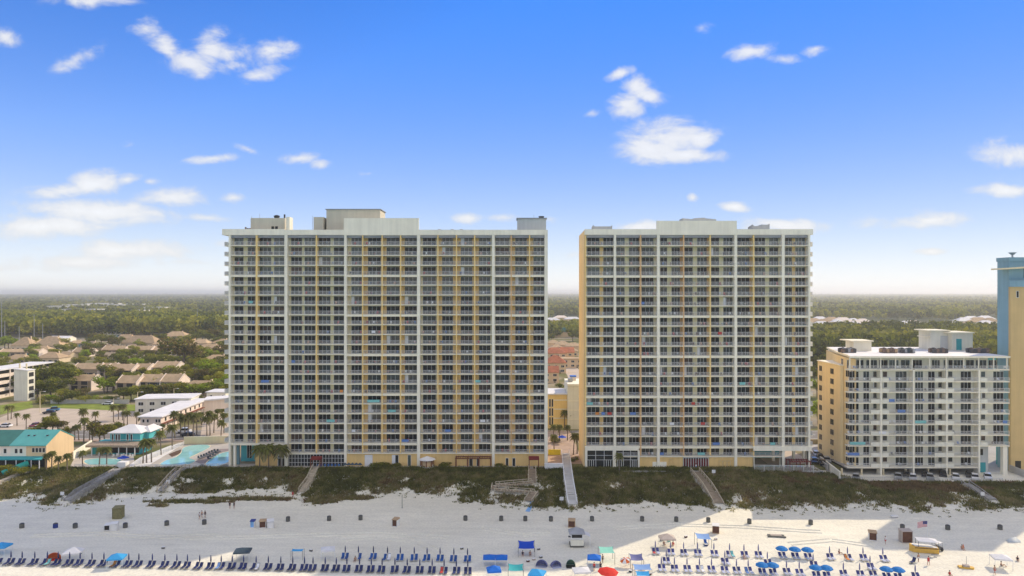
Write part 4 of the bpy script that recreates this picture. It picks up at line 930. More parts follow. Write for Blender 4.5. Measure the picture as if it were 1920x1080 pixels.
for (px, k, key, w_, nm, where) in ((1600, 9, 'blue', 3.4, 'blue', 'lowest balcony at the gold corner'), (1608, 7, 'aqua', 4.4, 'aqua', 'third-lowest balcony at the gold corner'), (1672, 3, 'blue', 1.6, 'blue', 'upper second balcony column'), (1690, 4, 'blue', 2.2, 'deep blue', 'second balcony column, fourth from top'),
                              (1726, 5, 'aqua', 3.2, 'light aqua', 'third balcony column at mid height'), (1655, 6, 'white', 2.0, 'white', 'panel beside the second balcony column'), (1884, 5, 'blue', 1.2, 'blue', 'right end balcony')):
    z = zf[min(k, 8)]; b = MB().use('towel_'+key); b.box(-w_/2, -.05, .3, w_/2, -.035, 1.08); b.box(-w_/2, -.05, 1.065, w_/2, .12, 1.08)
    tag(ob('towel', b.mesh('towel'), None, (bx(px)*KB, YB*KB-.02, CAM_H-(CAM_H-z)*KB)), '%s towel on the white block, %s' % (nm, where), 'towel', 'towels hung on the white block')

# ------------------------------------------------------------------ blue and gold tower at the right edge
T = thing('hotel_tower', 'tall blue and gold hotel tower cut by the right edge', 'hotel', (150, 200, 0))
part('gold_wing', MB().use('tower_gold').box(-3.9, 0, -2.4, 22, .9, 52.6), T); part('gold_parapet', MB().use('blue_stucco').box(-4.4, -.3, 52.6, 22, .9, 54.4), T)
part('blue_wing', MB().use('blue_stucco').prism([(-3.7, .9), (22, .9), (22, 30), (-4.05, 5.3)], -2.4, 60.2), T)
part('blue_parapet', MB().use('blue_stucco').prism([(-3.9, .7), (22, .7), (22, 30), (-4.25, 5.5)], 60.2, 61.3), T)
m = MB().use('cream_stucco')
pts = [(-7.2+3*i, 57.6+.045*(i*3)**1.15) for i in range(10)]
for (xa, za), (xb, zb) in zip(pts, pts[1:]): m.prism([(xa, -1.2), (xb, -1.2), (xb, 3.5), (xa, 3.5)], [za, zb, zb, za], [za+.45, zb+.45, zb+.45, za+.45])
part('curved_canopy', m, T)
for i in range(4): part('window', MB().use('frame_white').box(-2.3+2.6*i, -.04, 49.4, -1.5+2.6*i, .02, 51.4).use('glass_0').box(-2.2+2.6*i, -.06, 49.5, -1.6+2.6*i, -.03, 51.3), T)
part('window', MB().use('glass_0').box(.6, .82, 55.2, 8, .9, 58.2), T)
m = MB().use('grey_metal'); m.cone(1.0, 6, 61.3, 62.3, .25, .25, 8); m.cone(1.0, 6, 62.3, 63.0, .4, 1.1, 12); part('roof_dish', m, T)
for i in range(4): part('ground_opening', MB().use('dark_interior').box(-2.6+3*i, -.05, -1.4, -.9+3*i, 0, 1.6), T)

# ------------------------------------------------------------------ yellow and grey-blue building seen through the gap between the towers
Yg = 256.0
T = thing('corner_building', 'yellow and pale blue flat-roofed building seen between the two towers', 'building', (XA(1060, Yg), Yg, 0)); g0 = XA(1060, Yg)
Lg = lambda px: XA(px, Yg) - g0
part('yellow_wing', MB().use('gold_stucco').box(Lg(1015), 0, 0, Lg(1063.5), 14, 12.6), T); part('blue_wing', MB().use('pale_stucco').box(Lg(1063.5), -2.0, 0, Lg(1110), 14, 16.2), T)
part('white_roof', MB().use('roof_white').box(Lg(1012), -.3, 12.6, Lg(1063.2), 14.5, 13.0), T); part('white_parapet', MB().use('white_stucco').box(Lg(1063.2), -2.3, 16.2, Lg(1112), 14, 16.9), T)
for z in (3.6, 7.0, 10.4): part('string_course', MB().use('white_stucco').box(Lg(1038), -.06, z, Lg(1063.3), .0, z+.35), T); part('string_course', MB().use('white_stucco').box(Lg(1063.6), -2.06, z, Lg(1110), -2.0, z+.35), T)
for i, px in enumerate((1029.5, 1034)):
    for z in (1.2, 4.6, 8.0): part('window', MB().use('frame_white').box(Lg(px), -.05, z, Lg(px+3.4), .02, z+3.0).use('glass_0').box(Lg(px)+.08, -.07, z+.08, Lg(px+3.4)-.08, -.03, z+2.92), T)
part('roof_unit', MB().use('grey_metal').box(Lg(1067), 3, 16.2, Lg(1075), 6, 18.2), T); part('roof_awning', MB().use('canopy_blue').box(Lg(1072), 7, 18.4, Lg(1084), 10, 18.7).use('pinkish_white').box(Lg(1072.5), 7.5, 16.2, Lg(1083.5), 10, 18.4), T)

# ------------------------------------------------------------------ plants: trees, bushes and palms, each its own thing
def tree_meshes(seed, kind):
    r = np.random.RandomState(seed); rr_ = random.Random(seed)
    H = 10.0; tk = MB().use('bark'); lobes = []
    top_ = Vector((rr_.uniform(-.4, .4), rr_.uniform(-.4, .4), H*.55)); tk.tube([(0,0,-.2), (.1,0,H*.2), tuple(top_*.8), tuple(top_ + Vector((0,0,H*.25)))], [.34, .27, .2, .06], 7)
    nl = {'oak': 11, 'pine': 13, 'bush': 7}[kind]
    for i in range(nl):
        a = i*2.4 + rr_.uniform(-.4, .4)
        if kind == 'oak': rad = H*rr_.uniform(.12, .38); z = H*rr_.uniform(.42, .88); s = H*rr_.uniform(.13, .22)
        elif kind == 'pine': z = H*(.35+.6*i/nl); rad = H*.24*(1.12-z/H)*rr_.uniform(.5, 1.5); s = H*rr_.uniform(.09, .15)
        else: rad = H*rr_.uniform(.1, .32); z = H*rr_.uniform(.2, .55); s = H*rr_.uniform(.15, .26)
        c = Vector((rad*math.cos(a), rad*math.sin(a), z)); lobes.append((c, s)); tk.tube([tuple(top_*rr_.uniform(.55, .95)), tuple(c)], [.11, .03], 5, False)
    V = []; mi = []
    for c, s in lobes:
        n = int(95*(s/(H*.16))**1.5); q = leaf_cloud(n, r, .42, .15); d = r.normal(size=(n, 3)); d /= np.linalg.norm(d, axis=1)[:,None]; d *= (s*r.uniform(.55, 1.08, n))[:,None]*np.array([1.1, 1.1, .8])
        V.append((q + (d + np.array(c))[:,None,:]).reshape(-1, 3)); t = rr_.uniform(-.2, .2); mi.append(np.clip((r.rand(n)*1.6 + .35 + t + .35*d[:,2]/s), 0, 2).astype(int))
    return tk, np.concatenate(V), np.concatenate(mi)
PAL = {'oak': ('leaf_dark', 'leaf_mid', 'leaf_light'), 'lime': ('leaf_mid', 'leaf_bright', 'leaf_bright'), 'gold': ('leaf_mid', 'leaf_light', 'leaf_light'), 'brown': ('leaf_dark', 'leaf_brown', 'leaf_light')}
TREES = {}
def tree_proto(kind, var, pal):
    key = (kind, var, pal)
    if key not in TREES:
        tk, V, mi = tree_meshes(100+var*7+len(kind), kind); TREES[key] = (tk.mesh('trunk'), quads_mesh('crown', V, mi, PAL[pal]))
    return TREES[key]
def tree(label, px, py, h, kind='oak', pal='oak', wide=1.0, z=0.0, group=None, cat='tree', name=None):
    x, y = G(px, py, z); v_ = rnd.randint(0, 3); tk, cr = tree_proto(kind, v_, pal); s = h/10.0
    t = thing(name or {'oak': 'oak_tree', 'pine': 'pine_tree', 'bush': 'bush'}[kind], label, cat, (x, y, z), rnd.uniform(0, 6.28), group)
    ob('trunk', tk, t, sc=(s*wide, s*wide, s)); ob('crown', cr, t, sc=(s*wide, s*wide, s)); return t
def palm_meshes(seed):
    r = random.Random(seed); H = 6.0; lean = (r.uniform(-.35, .35), r.uniform(-.35, .35))
    tk = MB().use('palm_bark'); tk.tube([(0,0,-.3), (lean[0]*.3, lean[1]*.3, H*.4), (lean[0], lean[1], H)], [.23, .16, .15], 7)
    cr = MB(); top_ = Vector((lean[0], lean[1], H))
    for i in range(34):
        a = i*2.39996; up = 1.15 - 1.75*(i/34); L_ = r.uniform(1.5, 2.1); d = Vector((math.cos(a), math.sin(a), 0)); cr.use('palm_leaf' if i < 24 else 'palm_leaf_pale')
        sd = Vector((-d.y, d.x, 0)); pts = []
        for k in range(5):
            t = k/4; pts.append(top_ + d*(L_*t*math.cos(up*.7)) + Vector((0, 0, L_*(t*math.sin(up) - .75*t*t))))
        wds = [.06, .30, .36, .26, .04]
        for k in range(4):
            a0, a1 = pts[k], pts[k+1]; w0, w1 = wds[k], wds[k+1]; dr = Vector((0, 0, -.16))
            cr.quad(tuple(a0), tuple(a1), tuple(a1+sd*w1+dr*(w1*3)), tuple(a0+sd*w0+dr*(w0*3))); cr.quad(tuple(a1), tuple(a0), tuple(a0-sd*w0+dr*(w0*3)), tuple(a1-sd*w1+dr*(w1*3)))
    return tk.mesh('trunk'), cr.mesh('fronds')
PALMS = [palm_meshes(s) for s in (3, 9, 17, 23)]
def palm(label, px, py, h, group, z=0.0, wide=1.0):
    x, y = G(px, py, z); t = thing('palm_tree', label, 'palm tree', (x, y, z), rnd.uniform(0, 6.28), group); tk, fr = PALMS[rnd.randint(0, 3)]; s = h/6.0
    cs = max(.75, min(1.15, s))*wide
    ob('trunk', tk, t, sc=(1, 1, s)); o = ob('fronds', fr, t, (0, 0, h-6.0*cs), sc=cs); return t
G1 = 'palms along the teal house and bar pools'
for px, py, h, lab in [(87,883,4.6,'leftmost palm before the teal-roofed house corner'),(97,881,5.0,'second palm before the teal-roofed house corner'),(110,885,4.2,'short bushy palm right of the peach gable'),(126,885,4.9,'round-headed palm right of the peach gable'),
        (155,877,4.6,'lone palm left of the turquoise bar pool'),(186,875,5.2,'left palm of the pair over the turquoise bar pool'),(200,875,5.4,'right palm of the pair over the turquoise bar pool'),(268,869,6.4,'left of three palms by the bar path'),(275,868,6.8,'middle of three palms by the bar path'),(284,867,6.6,'right of three palms by the bar path'),
        (302,853,7.2,'tall palm on the island left of the lagoon pool'),(323,843,7.6,'tallest palm behind the lagoon pool island')]: palm(lab, px, py, h, G1)
G2 = 'palms along the road and motel'
P2 = [(15,788,5.5),(21,786,5.2),(32,798,4.5),(49,806,5.5),(84,806,4.4),(100,800,5),(140,826,4.8),(148,826,5.2),(157,831,8.2),(158,805,7.4),(173,829,6.2),(168,826,5.0),(179,799,5.2),(213,792,6.4),(222,787,5.6),(230,788,6.0),(232,797,5.0),(239,798,5.2),(256,799,5.0),(264,802,4.0),
      (304,818,4.0),(328,822,9.0),(339,817,7.5),(347,818,7.0),(352,822,8.6),(362,822,8.0),(369,815,7.4),(388,818,6.6),(394,817,8.2),(401,812,6.4),(414,826,6.6),(408,796,5.6),(417,792,5.0),(378,797,4.6),(420,812,7.0),(368,768,5.0),(374,766,5.4)]
L2 = {0:'beside the white motel stair tower'}
for i, (px, py, h) in enumerate(P2):
    where = ('by the white motel on the far left' if px < 60 else 'between the parking lot and the teal-roofed house' if px < 190 else 'by the parking lot left of the white-roofed motel' if px < 270 else 'in front of the long white-roofed motel' if px < 372 else 'in the court beside the left tower')
    tail = '%s from the left' % ordinal(1 + sum(1 for q in P2[:] if (q[0] < px) and (('a' if q[0] < 60 else 'b' if q[0] < 190 else 'c' if q[0] < 270 else 'd' if q[0] < 372 else 'e') == ('a' if px < 60 else 'b' if px < 190 else 'c' if px < 270 else 'd' if px < 372 else 'e'))))
    palm('cabbage palm %s, %s' % (where, tail), px, py, h, G2)
G3 = 'palms between and before the towers'
for px, py, h, lab in [(1039,849,5.4,'palm by the yellow board between the towers'),(1075,853,6.4,'left palm of the pair beside the right tower flank'),(1082,851,6.0,'right palm of the pair beside the right tower flank'),(1058,803,6.4,'palm before the yellow wall between the towers'),(1071,803,6.2,'palm before the pale blue wall between the towers'),
        (1038,825,5.0,'left small palm by the driveway between the towers'),(1049,828,5.4,'middle small palm by the driveway between the towers'),(1064,826,5.0,'right small palm by the driveway between the towers')]: palm(lab, px, py, h, G3)
palm('round-headed palm in front of the right tower lobby', 1161, 885, 5.0, G3)
for px, lab in ((487,'left palm of the dark trio before the left tower lobby'),(504,'middle palm of the dark trio before the left tower lobby'),(527,'right palm of the dark trio before the left tower lobby')): palm(lab, px, 879, 6.3, G3, 0, 1.45)

# ------------------------------------------------------------------ houses
def wn_part(t, x, z, w, h, y=-.04, n=2):
    m = MB().use('frame_white').box(x, y, z, x+w, y+.05, z+h).use('glass_0')
    for i in range(n): m.box(x+w*i/n+.07, y-.02, z+.07, x+w*(i+1)/n-.07, y, z+h-.07)
    return part('window', m, t)
def house(label, px, py, w, d, eave, ridge, kind='gable', roof='roof_tan', wall='tan_stucco', rz=0.0, near=True, name='house', group=None, z=0.0, cat='house', ends=None):
    x, y = G(px, py, z); z = 0.0; t = thing(name, label, cat, (x, y, z), R(rz), group)
    m = MB().use(wall)
    if kind in ('gable', 'flat'): m.prism([(-w/2,0),(w/2,0),(w/2,d),(-w/2,d)], -.2, eave)
    else: m.prism([(-w/2,0),(w/2,0),(w/2,d),(-w/2,d)], -.2, eave)
    if kind == 'gable':
        for sx in (-w/2, w/2-.15): m.add([(sx,0,eave),(sx,d,eave),(sx,d/2,ridge),(sx+.15,0,eave),(sx+.15,d,eave),(sx+.15,d/2,ridge)], [(0,1,2),(3,5,4),(0,2,5,3),(1,4,5,2)])
    part('wall', m, t)
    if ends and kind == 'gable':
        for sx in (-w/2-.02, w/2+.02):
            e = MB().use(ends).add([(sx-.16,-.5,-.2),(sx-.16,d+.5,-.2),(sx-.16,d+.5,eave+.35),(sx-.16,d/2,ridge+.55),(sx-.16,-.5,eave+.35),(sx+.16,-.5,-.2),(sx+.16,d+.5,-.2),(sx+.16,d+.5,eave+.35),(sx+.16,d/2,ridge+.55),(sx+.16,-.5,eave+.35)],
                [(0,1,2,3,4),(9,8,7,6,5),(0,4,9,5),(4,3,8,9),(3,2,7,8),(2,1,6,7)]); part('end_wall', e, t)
        for f in range(2 if eave > 4.6 else 1):
            nb = max(1, int(w/4.5))
            for i in range(nb): part('porch_shade', MB().use('dark_interior').box(-w/2+.6+(w-1)*i/nb, -.07, .2+2.7*f, -w/2+.6+(w-1)*(i+.62)/nb, -.01, 2.3+2.7*f), t)  # flat dark patches put on the front as porch shade
    r_ = MB().use(roof)
    if kind == 'gable': r_.gable(-w/2, 0, w/2, d, eave, ridge)
    elif kind == 'hip': r_.hip(-w/2, 0, w/2, d, eave+.1, ridge, .5)
    else: r_.box(-w/2-.4, -.4, eave, w/2+.4, d+.4, eave+.35)
    ro = part('roof', r_, t)
    if near:
        nf = 2 if eave > 4.6 else 1; nw = max(1, int(w/4.2))
        for f in range(nf):
            for i in range(nw): wn_part(t, -w/2 + w*(i+.28)/nw, .9+2.8*f, min(2.0, w/nw*.45), 1.4)
        dr = MB().use('teal_paint' if rnd.random() < .3 else 'wood').box(w*.18, -.05, 0, w*.18+1.0, .0, 2.1); part('door', dr, t)
        if kind != 'flat': part('chimney', MB().use('tan_stucco').box(w*.2, d*.55, eave, w*.2+.8, d*.55+.8, ridge+.5), ro)
    return t
GH = 'tan-roofed townhouses'
H = [('front row townhouse unit at left with tan roof',237,737,11,9,5.2,8.2,'gable'),('middle unit of the front tan townhouse row',280,736,13,9,5.6,8.6,'gable'),('right end unit of the front row, lit cream gable',318,737,10,9,5.8,9.0,'gable'),
     ('broad hip-roofed tan house right of the front row',366,741,21,12,3.0,6.6,'hip'),
     ('second row townhouse left of the oval-crowned shrub',222,710,17,10,5.0,8.0,'gable'),('second row townhouse with bare lit side wall',262,709,10,10,5.2,8.0,'gable'),('tall second row townhouse with lit right gable',308,708,15,10,6.0,9.0,'gable'),
     ('hip-roofed house with pale yellow front near the left tower',398,692,19,14,5.0,9.0,'hip'),('townhouse beside the lime green tree, upper roof',160,706,17,9,4.6,7.4,'gable'),('townhouse below it with dark porch beside the lime tree',152,732,12,9,5.0,7.6,'gable'),
     ('townhouse between lime tree and second row',198,706,10,9,4.8,7.6,'gable'),
     ('long low tan-roofed row across the estate road, left half',212,664,20,9,3.6,6.4,'gable'),('long low tan-roofed row across the estate road, right half',260,664,22,9,3.6,6.4,'gable'),('low tan house right of the long row',299,664,18,9,3.6,6.2,'gable'),
     ('small tan house with dark carport left of the long row',152,668,15,9,3.4,6.2,'gable'),
     ('large hip roof behind the left estate, first from left',38,657,17,14,4.2,11.5,'hip'),('large hip roof behind the left estate, second from left',88,657,23,14,4.2,12,'hip'),('long flat tan roof in front of two hip roofs',36,668,32,9,3.4,5.4,'gable'),
     ('pyramid-roofed house above the dark trees',88,681,17,13,3.6,7.6,'hip'),('low hip roof half hidden by dark trees at far left',28,682,16,10,3.2,6.4,'hip'),
     ('wide hip roof behind the long low row',258,651,34,15,4.0,10.5,'hip'),('tan hip house near the pine wood edge',326,641,24,14,6.0,10.5,'hip'),('tan house right of the great spreading tree',388,664,22,12,4.0,7.8,'hip'),
     ('low grey-roofed carport in the estate court',228,683,18,6,2.4,3.0,'flat'),('pavilion with green-grey roof left of the great tree',287,679,12,8,2.6,4.4,'hip'),
     ('tan roof right of the great spreading tree, far row',371,651,18,12,3.6,7.0,'hip'),('small tan roof by the left tower edge',412,650,16,12,3.6,7.0,'hip')]
for (lab, px, py, w, d, e, rg, k) in H: house(lab, px, py, w, d, e, rg, k, group=GH, wall=('peach_stucco' if 'yellow' in lab else 'shade_brown' if k == 'gable' else 'tan_stucco'), rz=(-7 if 'row' in lab or 'lime' in lab else 0), ends='pinkish_white' if k == 'gable' else None)  # gable fronts take the shade-darkened brown, end walls stay pale as if sunlit
GW = 'white buildings by the pine wood'
for (lab, px, py, w, d, e, rg, k) in [('low white building by the pines, blue windows, left',187,631,26,14,6,8.5,'flat'),('pinkish white building right of the blue-windowed one',214,632,16,14,6.5,9,'gable'),('white building with square tower block by the pines',261,629,18,12,6,7,'flat'),('white tower block behind the low white building',272,628,5,8,11,12,'flat'),
     ('pale green roofed workshop behind the hip roofs',108,643,20,14,4,6.5,'gable'),('white van-like shed behind the hip roofs',128,648,10,8,3.5,4,'flat')]: house(lab, px, py, w, d, e, rg, k, 'roof_white', 'white_stucco', group=GW, near='blue' in lab)
GF = 'far white roofs in the woods'
for i, (px, py, w) in enumerate([(110,572,60),(140,569,70),(187,567,110),(213,569,60),(250,568,60),(137,578,50),(152,578,60),(172,580,60),(186,585,50),(196,580,90),(212,580,90),(225,580,40),(290,574,50),(30,582,40),(162,592,30),(384,597,18),(397,600,16),(409,603,22),(421,605,22)]):
    house('far white flat roof in the woods, %s from the left' % ordinal(1+[q for q in sorted(range(19), key=lambda j: [110,140,187,213,250,137,152,172,186,196,212,225,290,30,162,384,397,409,421][j])].index(i)), px, py+2, w, w*.5, 17 if py < 590 else 5, 18, 'flat', 'roof_white', 'white_stucco', near=False, group=GF, cat='building', name='warehouse', z=17.0 if py < 590 else 5.0)
GR = 'distant houses right of the towers'
k = 0
for px, py in [(1530,608),(1541,604),(1552,610),(1563,605),(1574,611),(1584,606),(1594,611),(1604,608),(1613,612),(1622,609),(1545,615),(1570,617),(1600,616),(1660,616),(1672,616),(1706,614),(1718,613),(1812,606),(1826,603),(1840,606),(1852,602),(1862,607),(1790,618),(1835,612),(1855,613)]:
    k += 1; house('pale roof among trees beyond the right tower, %s from the left' % ordinal(1+sorted([1530,1541,1552,1563,1574,1584,1594,1604,1613,1622,1545.1,1570,1600,1660,1672,1706,1718,1812,1826,1840,1852,1862,1790,1835,1855]).index(1545.1 if (px == 1545) else px)), px, py, rnd.uniform(18, 28), 14, 11, 16, 'hip', rnd.choice(['roof_white', 'roof_tan', 'pinkish_white']), 'white_stucco', near=False, group=GR, z=8.0)
GM = 'roofs seen between the towers'
for lab, px, py, w, d, e, rg, k, rf in [('red tiled hip roof between the towers, nearest',1042,700,13,10,6.5,11.0,'hip','roof_red'),('red tiled roof behind the white awning roof',1040,678,17,12,6,10,'hip','roof_red'),('small red gable left of the yellow building',1033,718,9,8,6,9,'gable','roof_red'),('dark red roof left of the grey-blue wall',1062,676,12,10,6,9.5,'gable','roof_red'),
     ('green roofed house between the towers',1049,632,32,12,6,10.5,'hip','roof_green'),('brown roof row between the towers, upper left',1038,652,12,9,4,7,'hip','roof_tan'),('brown roof row between the towers, upper middle',1056,655,13,9,4,7,'hip','roof_tan'),('brown roof row between the towers, upper right',1076,658,13,9,4,7,'hip','roof_tan'),('brown roof row between the towers, lower left',1044,663,12,9,4,7,'hip','roof_tan'),('brown roof row between the towers, lower right',1068,668,13,9,4,7,'hip','roof_tan'),
     ('pale roof far up the gap, left',1036,606,26,14,5,9,'hip','roof_white'),('pale roof far up the gap, middle',1052,601,26,14,5,9,'hip','pinkish_white'),('pale roof far up the gap, right',1074,604,28,14,5,9,'hip','roof_white'),('tan flat roof block right of the red roofs',1074,690,14,10,6,7,'flat','roof_tan')]: house(lab, px, py, w, d, e, rg, k, rf, 'peach_stucco', near=py > 660, group=GM)

xr = random.Random(5); ex = [(48,697),(74,663),(118,676),(142,650),(166,652),(186,662),(208,676),(248,660),(270,645),(296,652),(322,655),(336,668),(352,660),(384,676),(404,668),(420,678),(310,642),(348,640),(232,640),(418,700),(60,646),(395,704)]
for i, (px, py) in enumerate(ex):
    house('small brown-roofed house tucked among estate trees, %s from the left' % ordinal(1+sorted(e[0] for e in ex).index(px)), px, py, xr.uniform(10, 15), xr.uniform(8, 11), 3.2, xr.uniform(5.6, 7), xr.choice(['hip', 'gable']), xr.choice(['roof_tan', 'roof_tan', 'shade_brown']), xr.choice(['tan_stucco', 'peach_stucco']), rz=xr.uniform(-25, 25), near=True, group='small brown houses of the estate')

# teal-roofed beach house, two joined units
T = thing('beach_house', 'two-storey beach house with bright teal roof and peach gable end', 'house', (-145, 197.4, 0))
w = MB().use('pinkish_white').prism([(-30,0),(0,0),(0,12.4),(-30,12.4)], -1, 6.7); part('wall', w, T)
w = MB().use('pale_stucco').prism([(0,0),(4.5,0),(4.5,12.4),(0,12.4)], -1, 6.7); part('wall', w, T)
w = MB().use('peach_stucco').prism([(4.5,0),(10.3,0),(10.3,12.4),(4.5,12.4)], -1, 6.7); w.add([(10.1,0,6.7),(10.1,12.4,6.7),(10.1,6.2,9.75),(10.3,0,6.7),(10.3,12.4,6.7),(10.3,6.2,9.75)], [(0,1,2),(3,5,4)]); part('gable_wall', w, T)
ro = part('roof', MB().use('roof_teal').gable(0.05, 0, 10.2, 12.4, 6.75, 9.85, .35), T); part('roof', MB().use('roof_green').gable(-30, 0, -.35, 12.4, 6.7, 9.78, .35), T)
for x in (2.5, 4.2, 8.0): part('roof_vent', MB().use('dark_metal').box(x, 3.4, 8.4, x+.5, 3.9, 9.0), ro)
for x in (6.2, 7.2, 8.2, 9.2): wn_part(T, x, 4.7, .85, 1.35, n=1)
for x in (-6.5, -4.5, -2.0, 1.2, 2.6): wn_part(T, x, 4.4, .9, 1.4, n=1)
part('porch_roof', MB().use('teal_paint').prism([(-30,-2.2),(10.2,-2.2),(10.2,.0),(-30,.0)], [3.0,3.0,3.35,3.35], [3.25,3.25,3.6,3.6]), T)
for x in (-9, -6, -3, 0, 3, 5.5, 7.3, 9.6): part('porch_post', MB().use('white_paint').box(x, -2.1, -1, x+.18, -1.92, 3.02), T)
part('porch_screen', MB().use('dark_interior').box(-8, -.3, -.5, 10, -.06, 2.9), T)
m = MB().use('slide_green'); m.tube([(-3.5,-7.5,.4),(-1.5,-5.5,1.3),(1.0,-3.4,2.4)], [.85,.85,.85], 10); tag(ob('water_slide', m.mesh('water_slide', True), None, (-139.5, 199, -.3)), 'fat green slide tube before the teal-roofed house', 'slide')
# bar pavilion: teal, thatched deck, white hip roof
T = thing('beach_bar', 'teal two-storey beach bar with white hip roof and thatched balcony', 'bar', (XA(216, 214), 214, 0)); lb = lambda px, y=214: XA(px, y)-XA(216, 214)
part('wall', MB().use('teal_paint').box(lb(168), .8, -.2, lb(260), 8, 3.3), T); part('bar_opening', MB().use('dark_interior').box(lb(181), .72, .5, lb(258), .8, 3.0), T)
part('upper_wall', MB().use('aqua_paint').box(lb(206, 217), 3.2, 3.6, lb(262, 217), 11, 6.3), T); part('upper_wall', MB().use('aqua_paint').box(lb(262, 220), 6.5, 3.6, lb(278, 220), 13, 6.0), T)
part('thatch_awning', MB().use('thatch').prism([(lb(166), -1.6), (lb(264), -1.6), (lb(264), 1.2), (lb(166), 1.2)], [2.7,2.7,3.4,3.4], [3.35,3.35,3.75,3.75]), T)
part('deck', MB().use('wood').box(lb(170), 1.0, 3.45, lb(262), 3.2, 3.6), T)
part('roof', MB().use('roof_white').hip(lb(206, 217), 3.2, lb(262, 217), 11, 6.35, 8.3, .6), T); part('roof', MB().use('roof_white').hip(lb(262, 220), 6.5, lb(279, 220), 13.2, 6.05, 7.6, .5), T)
for px in (176, 190, 205, 226, 241, 256): part('post', MB().use('white_paint').box(lb(px), -1.3, 0, lb(px)+.2, -1.1, 2.8), T)
for px in (209, 216, 221, 237, 244): part('window', MB().use('frame_white').box(lb(px, 217), 3.1, 3.8, lb(px+4, 217), 3.2, 5.9).use('glass_0').box(lb(px, 217)+.12, 3.06, 3.9, lb(px+4, 217)-.12, 3.1, 5.8), T)
part('door', MB().use('teal_paint').box(lb(227, 217), 3.08, 3.6, lb(234, 217), 3.2, 5.9), T); part('railing', MB().use('rail_white').box(lb(170), 1.0, 4.5, lb(262), 1.06, 4.58), T)
for i, px in enumerate((212, 219, 227, 231, 236, 243, 248)):
    m = MB().use('box_white').cb(0, 0, .4, .5, .5, .06); m.cb(0, .25, .4, .5, .06, .6)
    for sx in (-.22, .22): m.cb(sx, -.2, 0, .05, .05, .4); m.cb(sx, .2, 0, .05, .05, .4)
    x, y = G(px, 858-(i % 2)); tag(ob('chair', m.mesh('chair'), None, (x, y, .05)), 'white chair beside the bar pool, %s from the left' % ordinal(i+1), 'chair', 'white chairs at the bar pool')
# motel with long white roof, grey block behind, cube, four-storey motel with stair tower
T = thing('motel', 'long white-roofed two-storey motel running back from the road', 'motel', (-133, 251.6, 0))
part('wall', MB().use('pinkish_white').prism([(-4,0),(3.6,0),(2.4,41),(-6,41)], -.2, 4.9), T); part('roof', MB().use('roof_white').prism([(-4.8,-.7),(4.4,-.7),(3.1,41.5),(-6.8,41.5)], [4.95]*4, [5.3,5.3,5.5,5.5]), T); part('roof', MB().use('roof_white').prism([(2.7,36),(14,44),(10,50),(0,46)], 5.0, 5.6), T); part('wing', MB().use('pinkish_white').prism([(2.6,36.6),(13.4,44.2),(9.8,49.4),(0,45.6)], -.2, 5.0), T)
for x in (-3.2, -1.6, 1.6, 2.6): wn_part(T, x, 3.0, .8, 1.2, n=1)
wn_part(T, 1.4, .2, 1.2, 2.2, n=1)
for i in range(9):
    y = 3+4.2*i; m = MB().use('glass_0').box(3.56-.03*y, y, 3.0, 3.64-.03*y, y+1.2, 4.3); part('window', m, T); part('door', MB().use('wood').box(3.56-.03*y, y+1.8, .0, 3.64-.03*y, y+2.7, 2.1), T)
part('walkway', MB().use('red_wood').prism([(3.62,0),(5.0,0),(3.8,36),(2.55,36)], 2.5, 2.65), T)
T = house('long grey-white flat block behind the long motel', 306, 776, 22, 13, 6.2, 7, 'flat', 'roof_white', 'pale_stucco', rz=8, name='motel_block', cat='building'); T = house('small white cube house beside the left tower', 405, 763, 8.5, 9, 6.4, 7, 'flat', 'roof_white', 'white_stucco', name='cube_house', near=False)
for x, z in ((-2.6, 4.3), (-2.6, 1.2), (2.6, 4.3)): wn_part(T, x, z, .9, 1.0, n=1)
T = thing('motel', 'four-storey pinkish motel with open galleries at the left edge', 'motel', (-246, 326, 0))
part('wall', MB().use('pinkish_white').box(-12, 0, 0, -1.6, 40, 13.2), T); part('roof', MB().use('roof_white').box(-12.4, -.4, 13.3, .6, 40, 13.8), T)
for k in range(4): part('gallery', MB().use('pinkish_white').box(-1.6, 0, 3.3*k, .2, 40, 3.3*k+1.5), T)
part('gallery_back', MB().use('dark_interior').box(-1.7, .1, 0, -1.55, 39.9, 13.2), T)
for y in (0, 8, 16, 24, 32): part('pier', MB().use('pinkish_white').box(-.05, y, 0, .35, y+.6, 13.3), T)
T2 = thing('stair_tower', 'grey stair tower with lit open side beside the galleried motel', 'stair tower', (-231, 321, 0))
part('wall', MB().use('pale_stucco').prism([(-3.2,0),(3.2,0),(3.2,5),(-3.2,5)], 0, [14.8,14.0,14.0,14.8]), T2); part('roof', MB().use('roof_white').prism([(-3.4,-.2),(3.4,-.2),(3.4,5.2),(-3.4,5.2)], [14.82,14.02,14.02,14.82], [15.05,14.25,14.25,15.05]), T2)
for k in range(4): part('opening', MB().use('dark_interior').box(3.18, .9, 1.2+3.3*k, 3.24, 4.1, 3.2+3.3*k), T2)
for x in (-2.6, .6): part('vent_pipe', MB().use('cream_stucco').cone(x, 3, 14, 17.2, .35, .35, 8), T2)

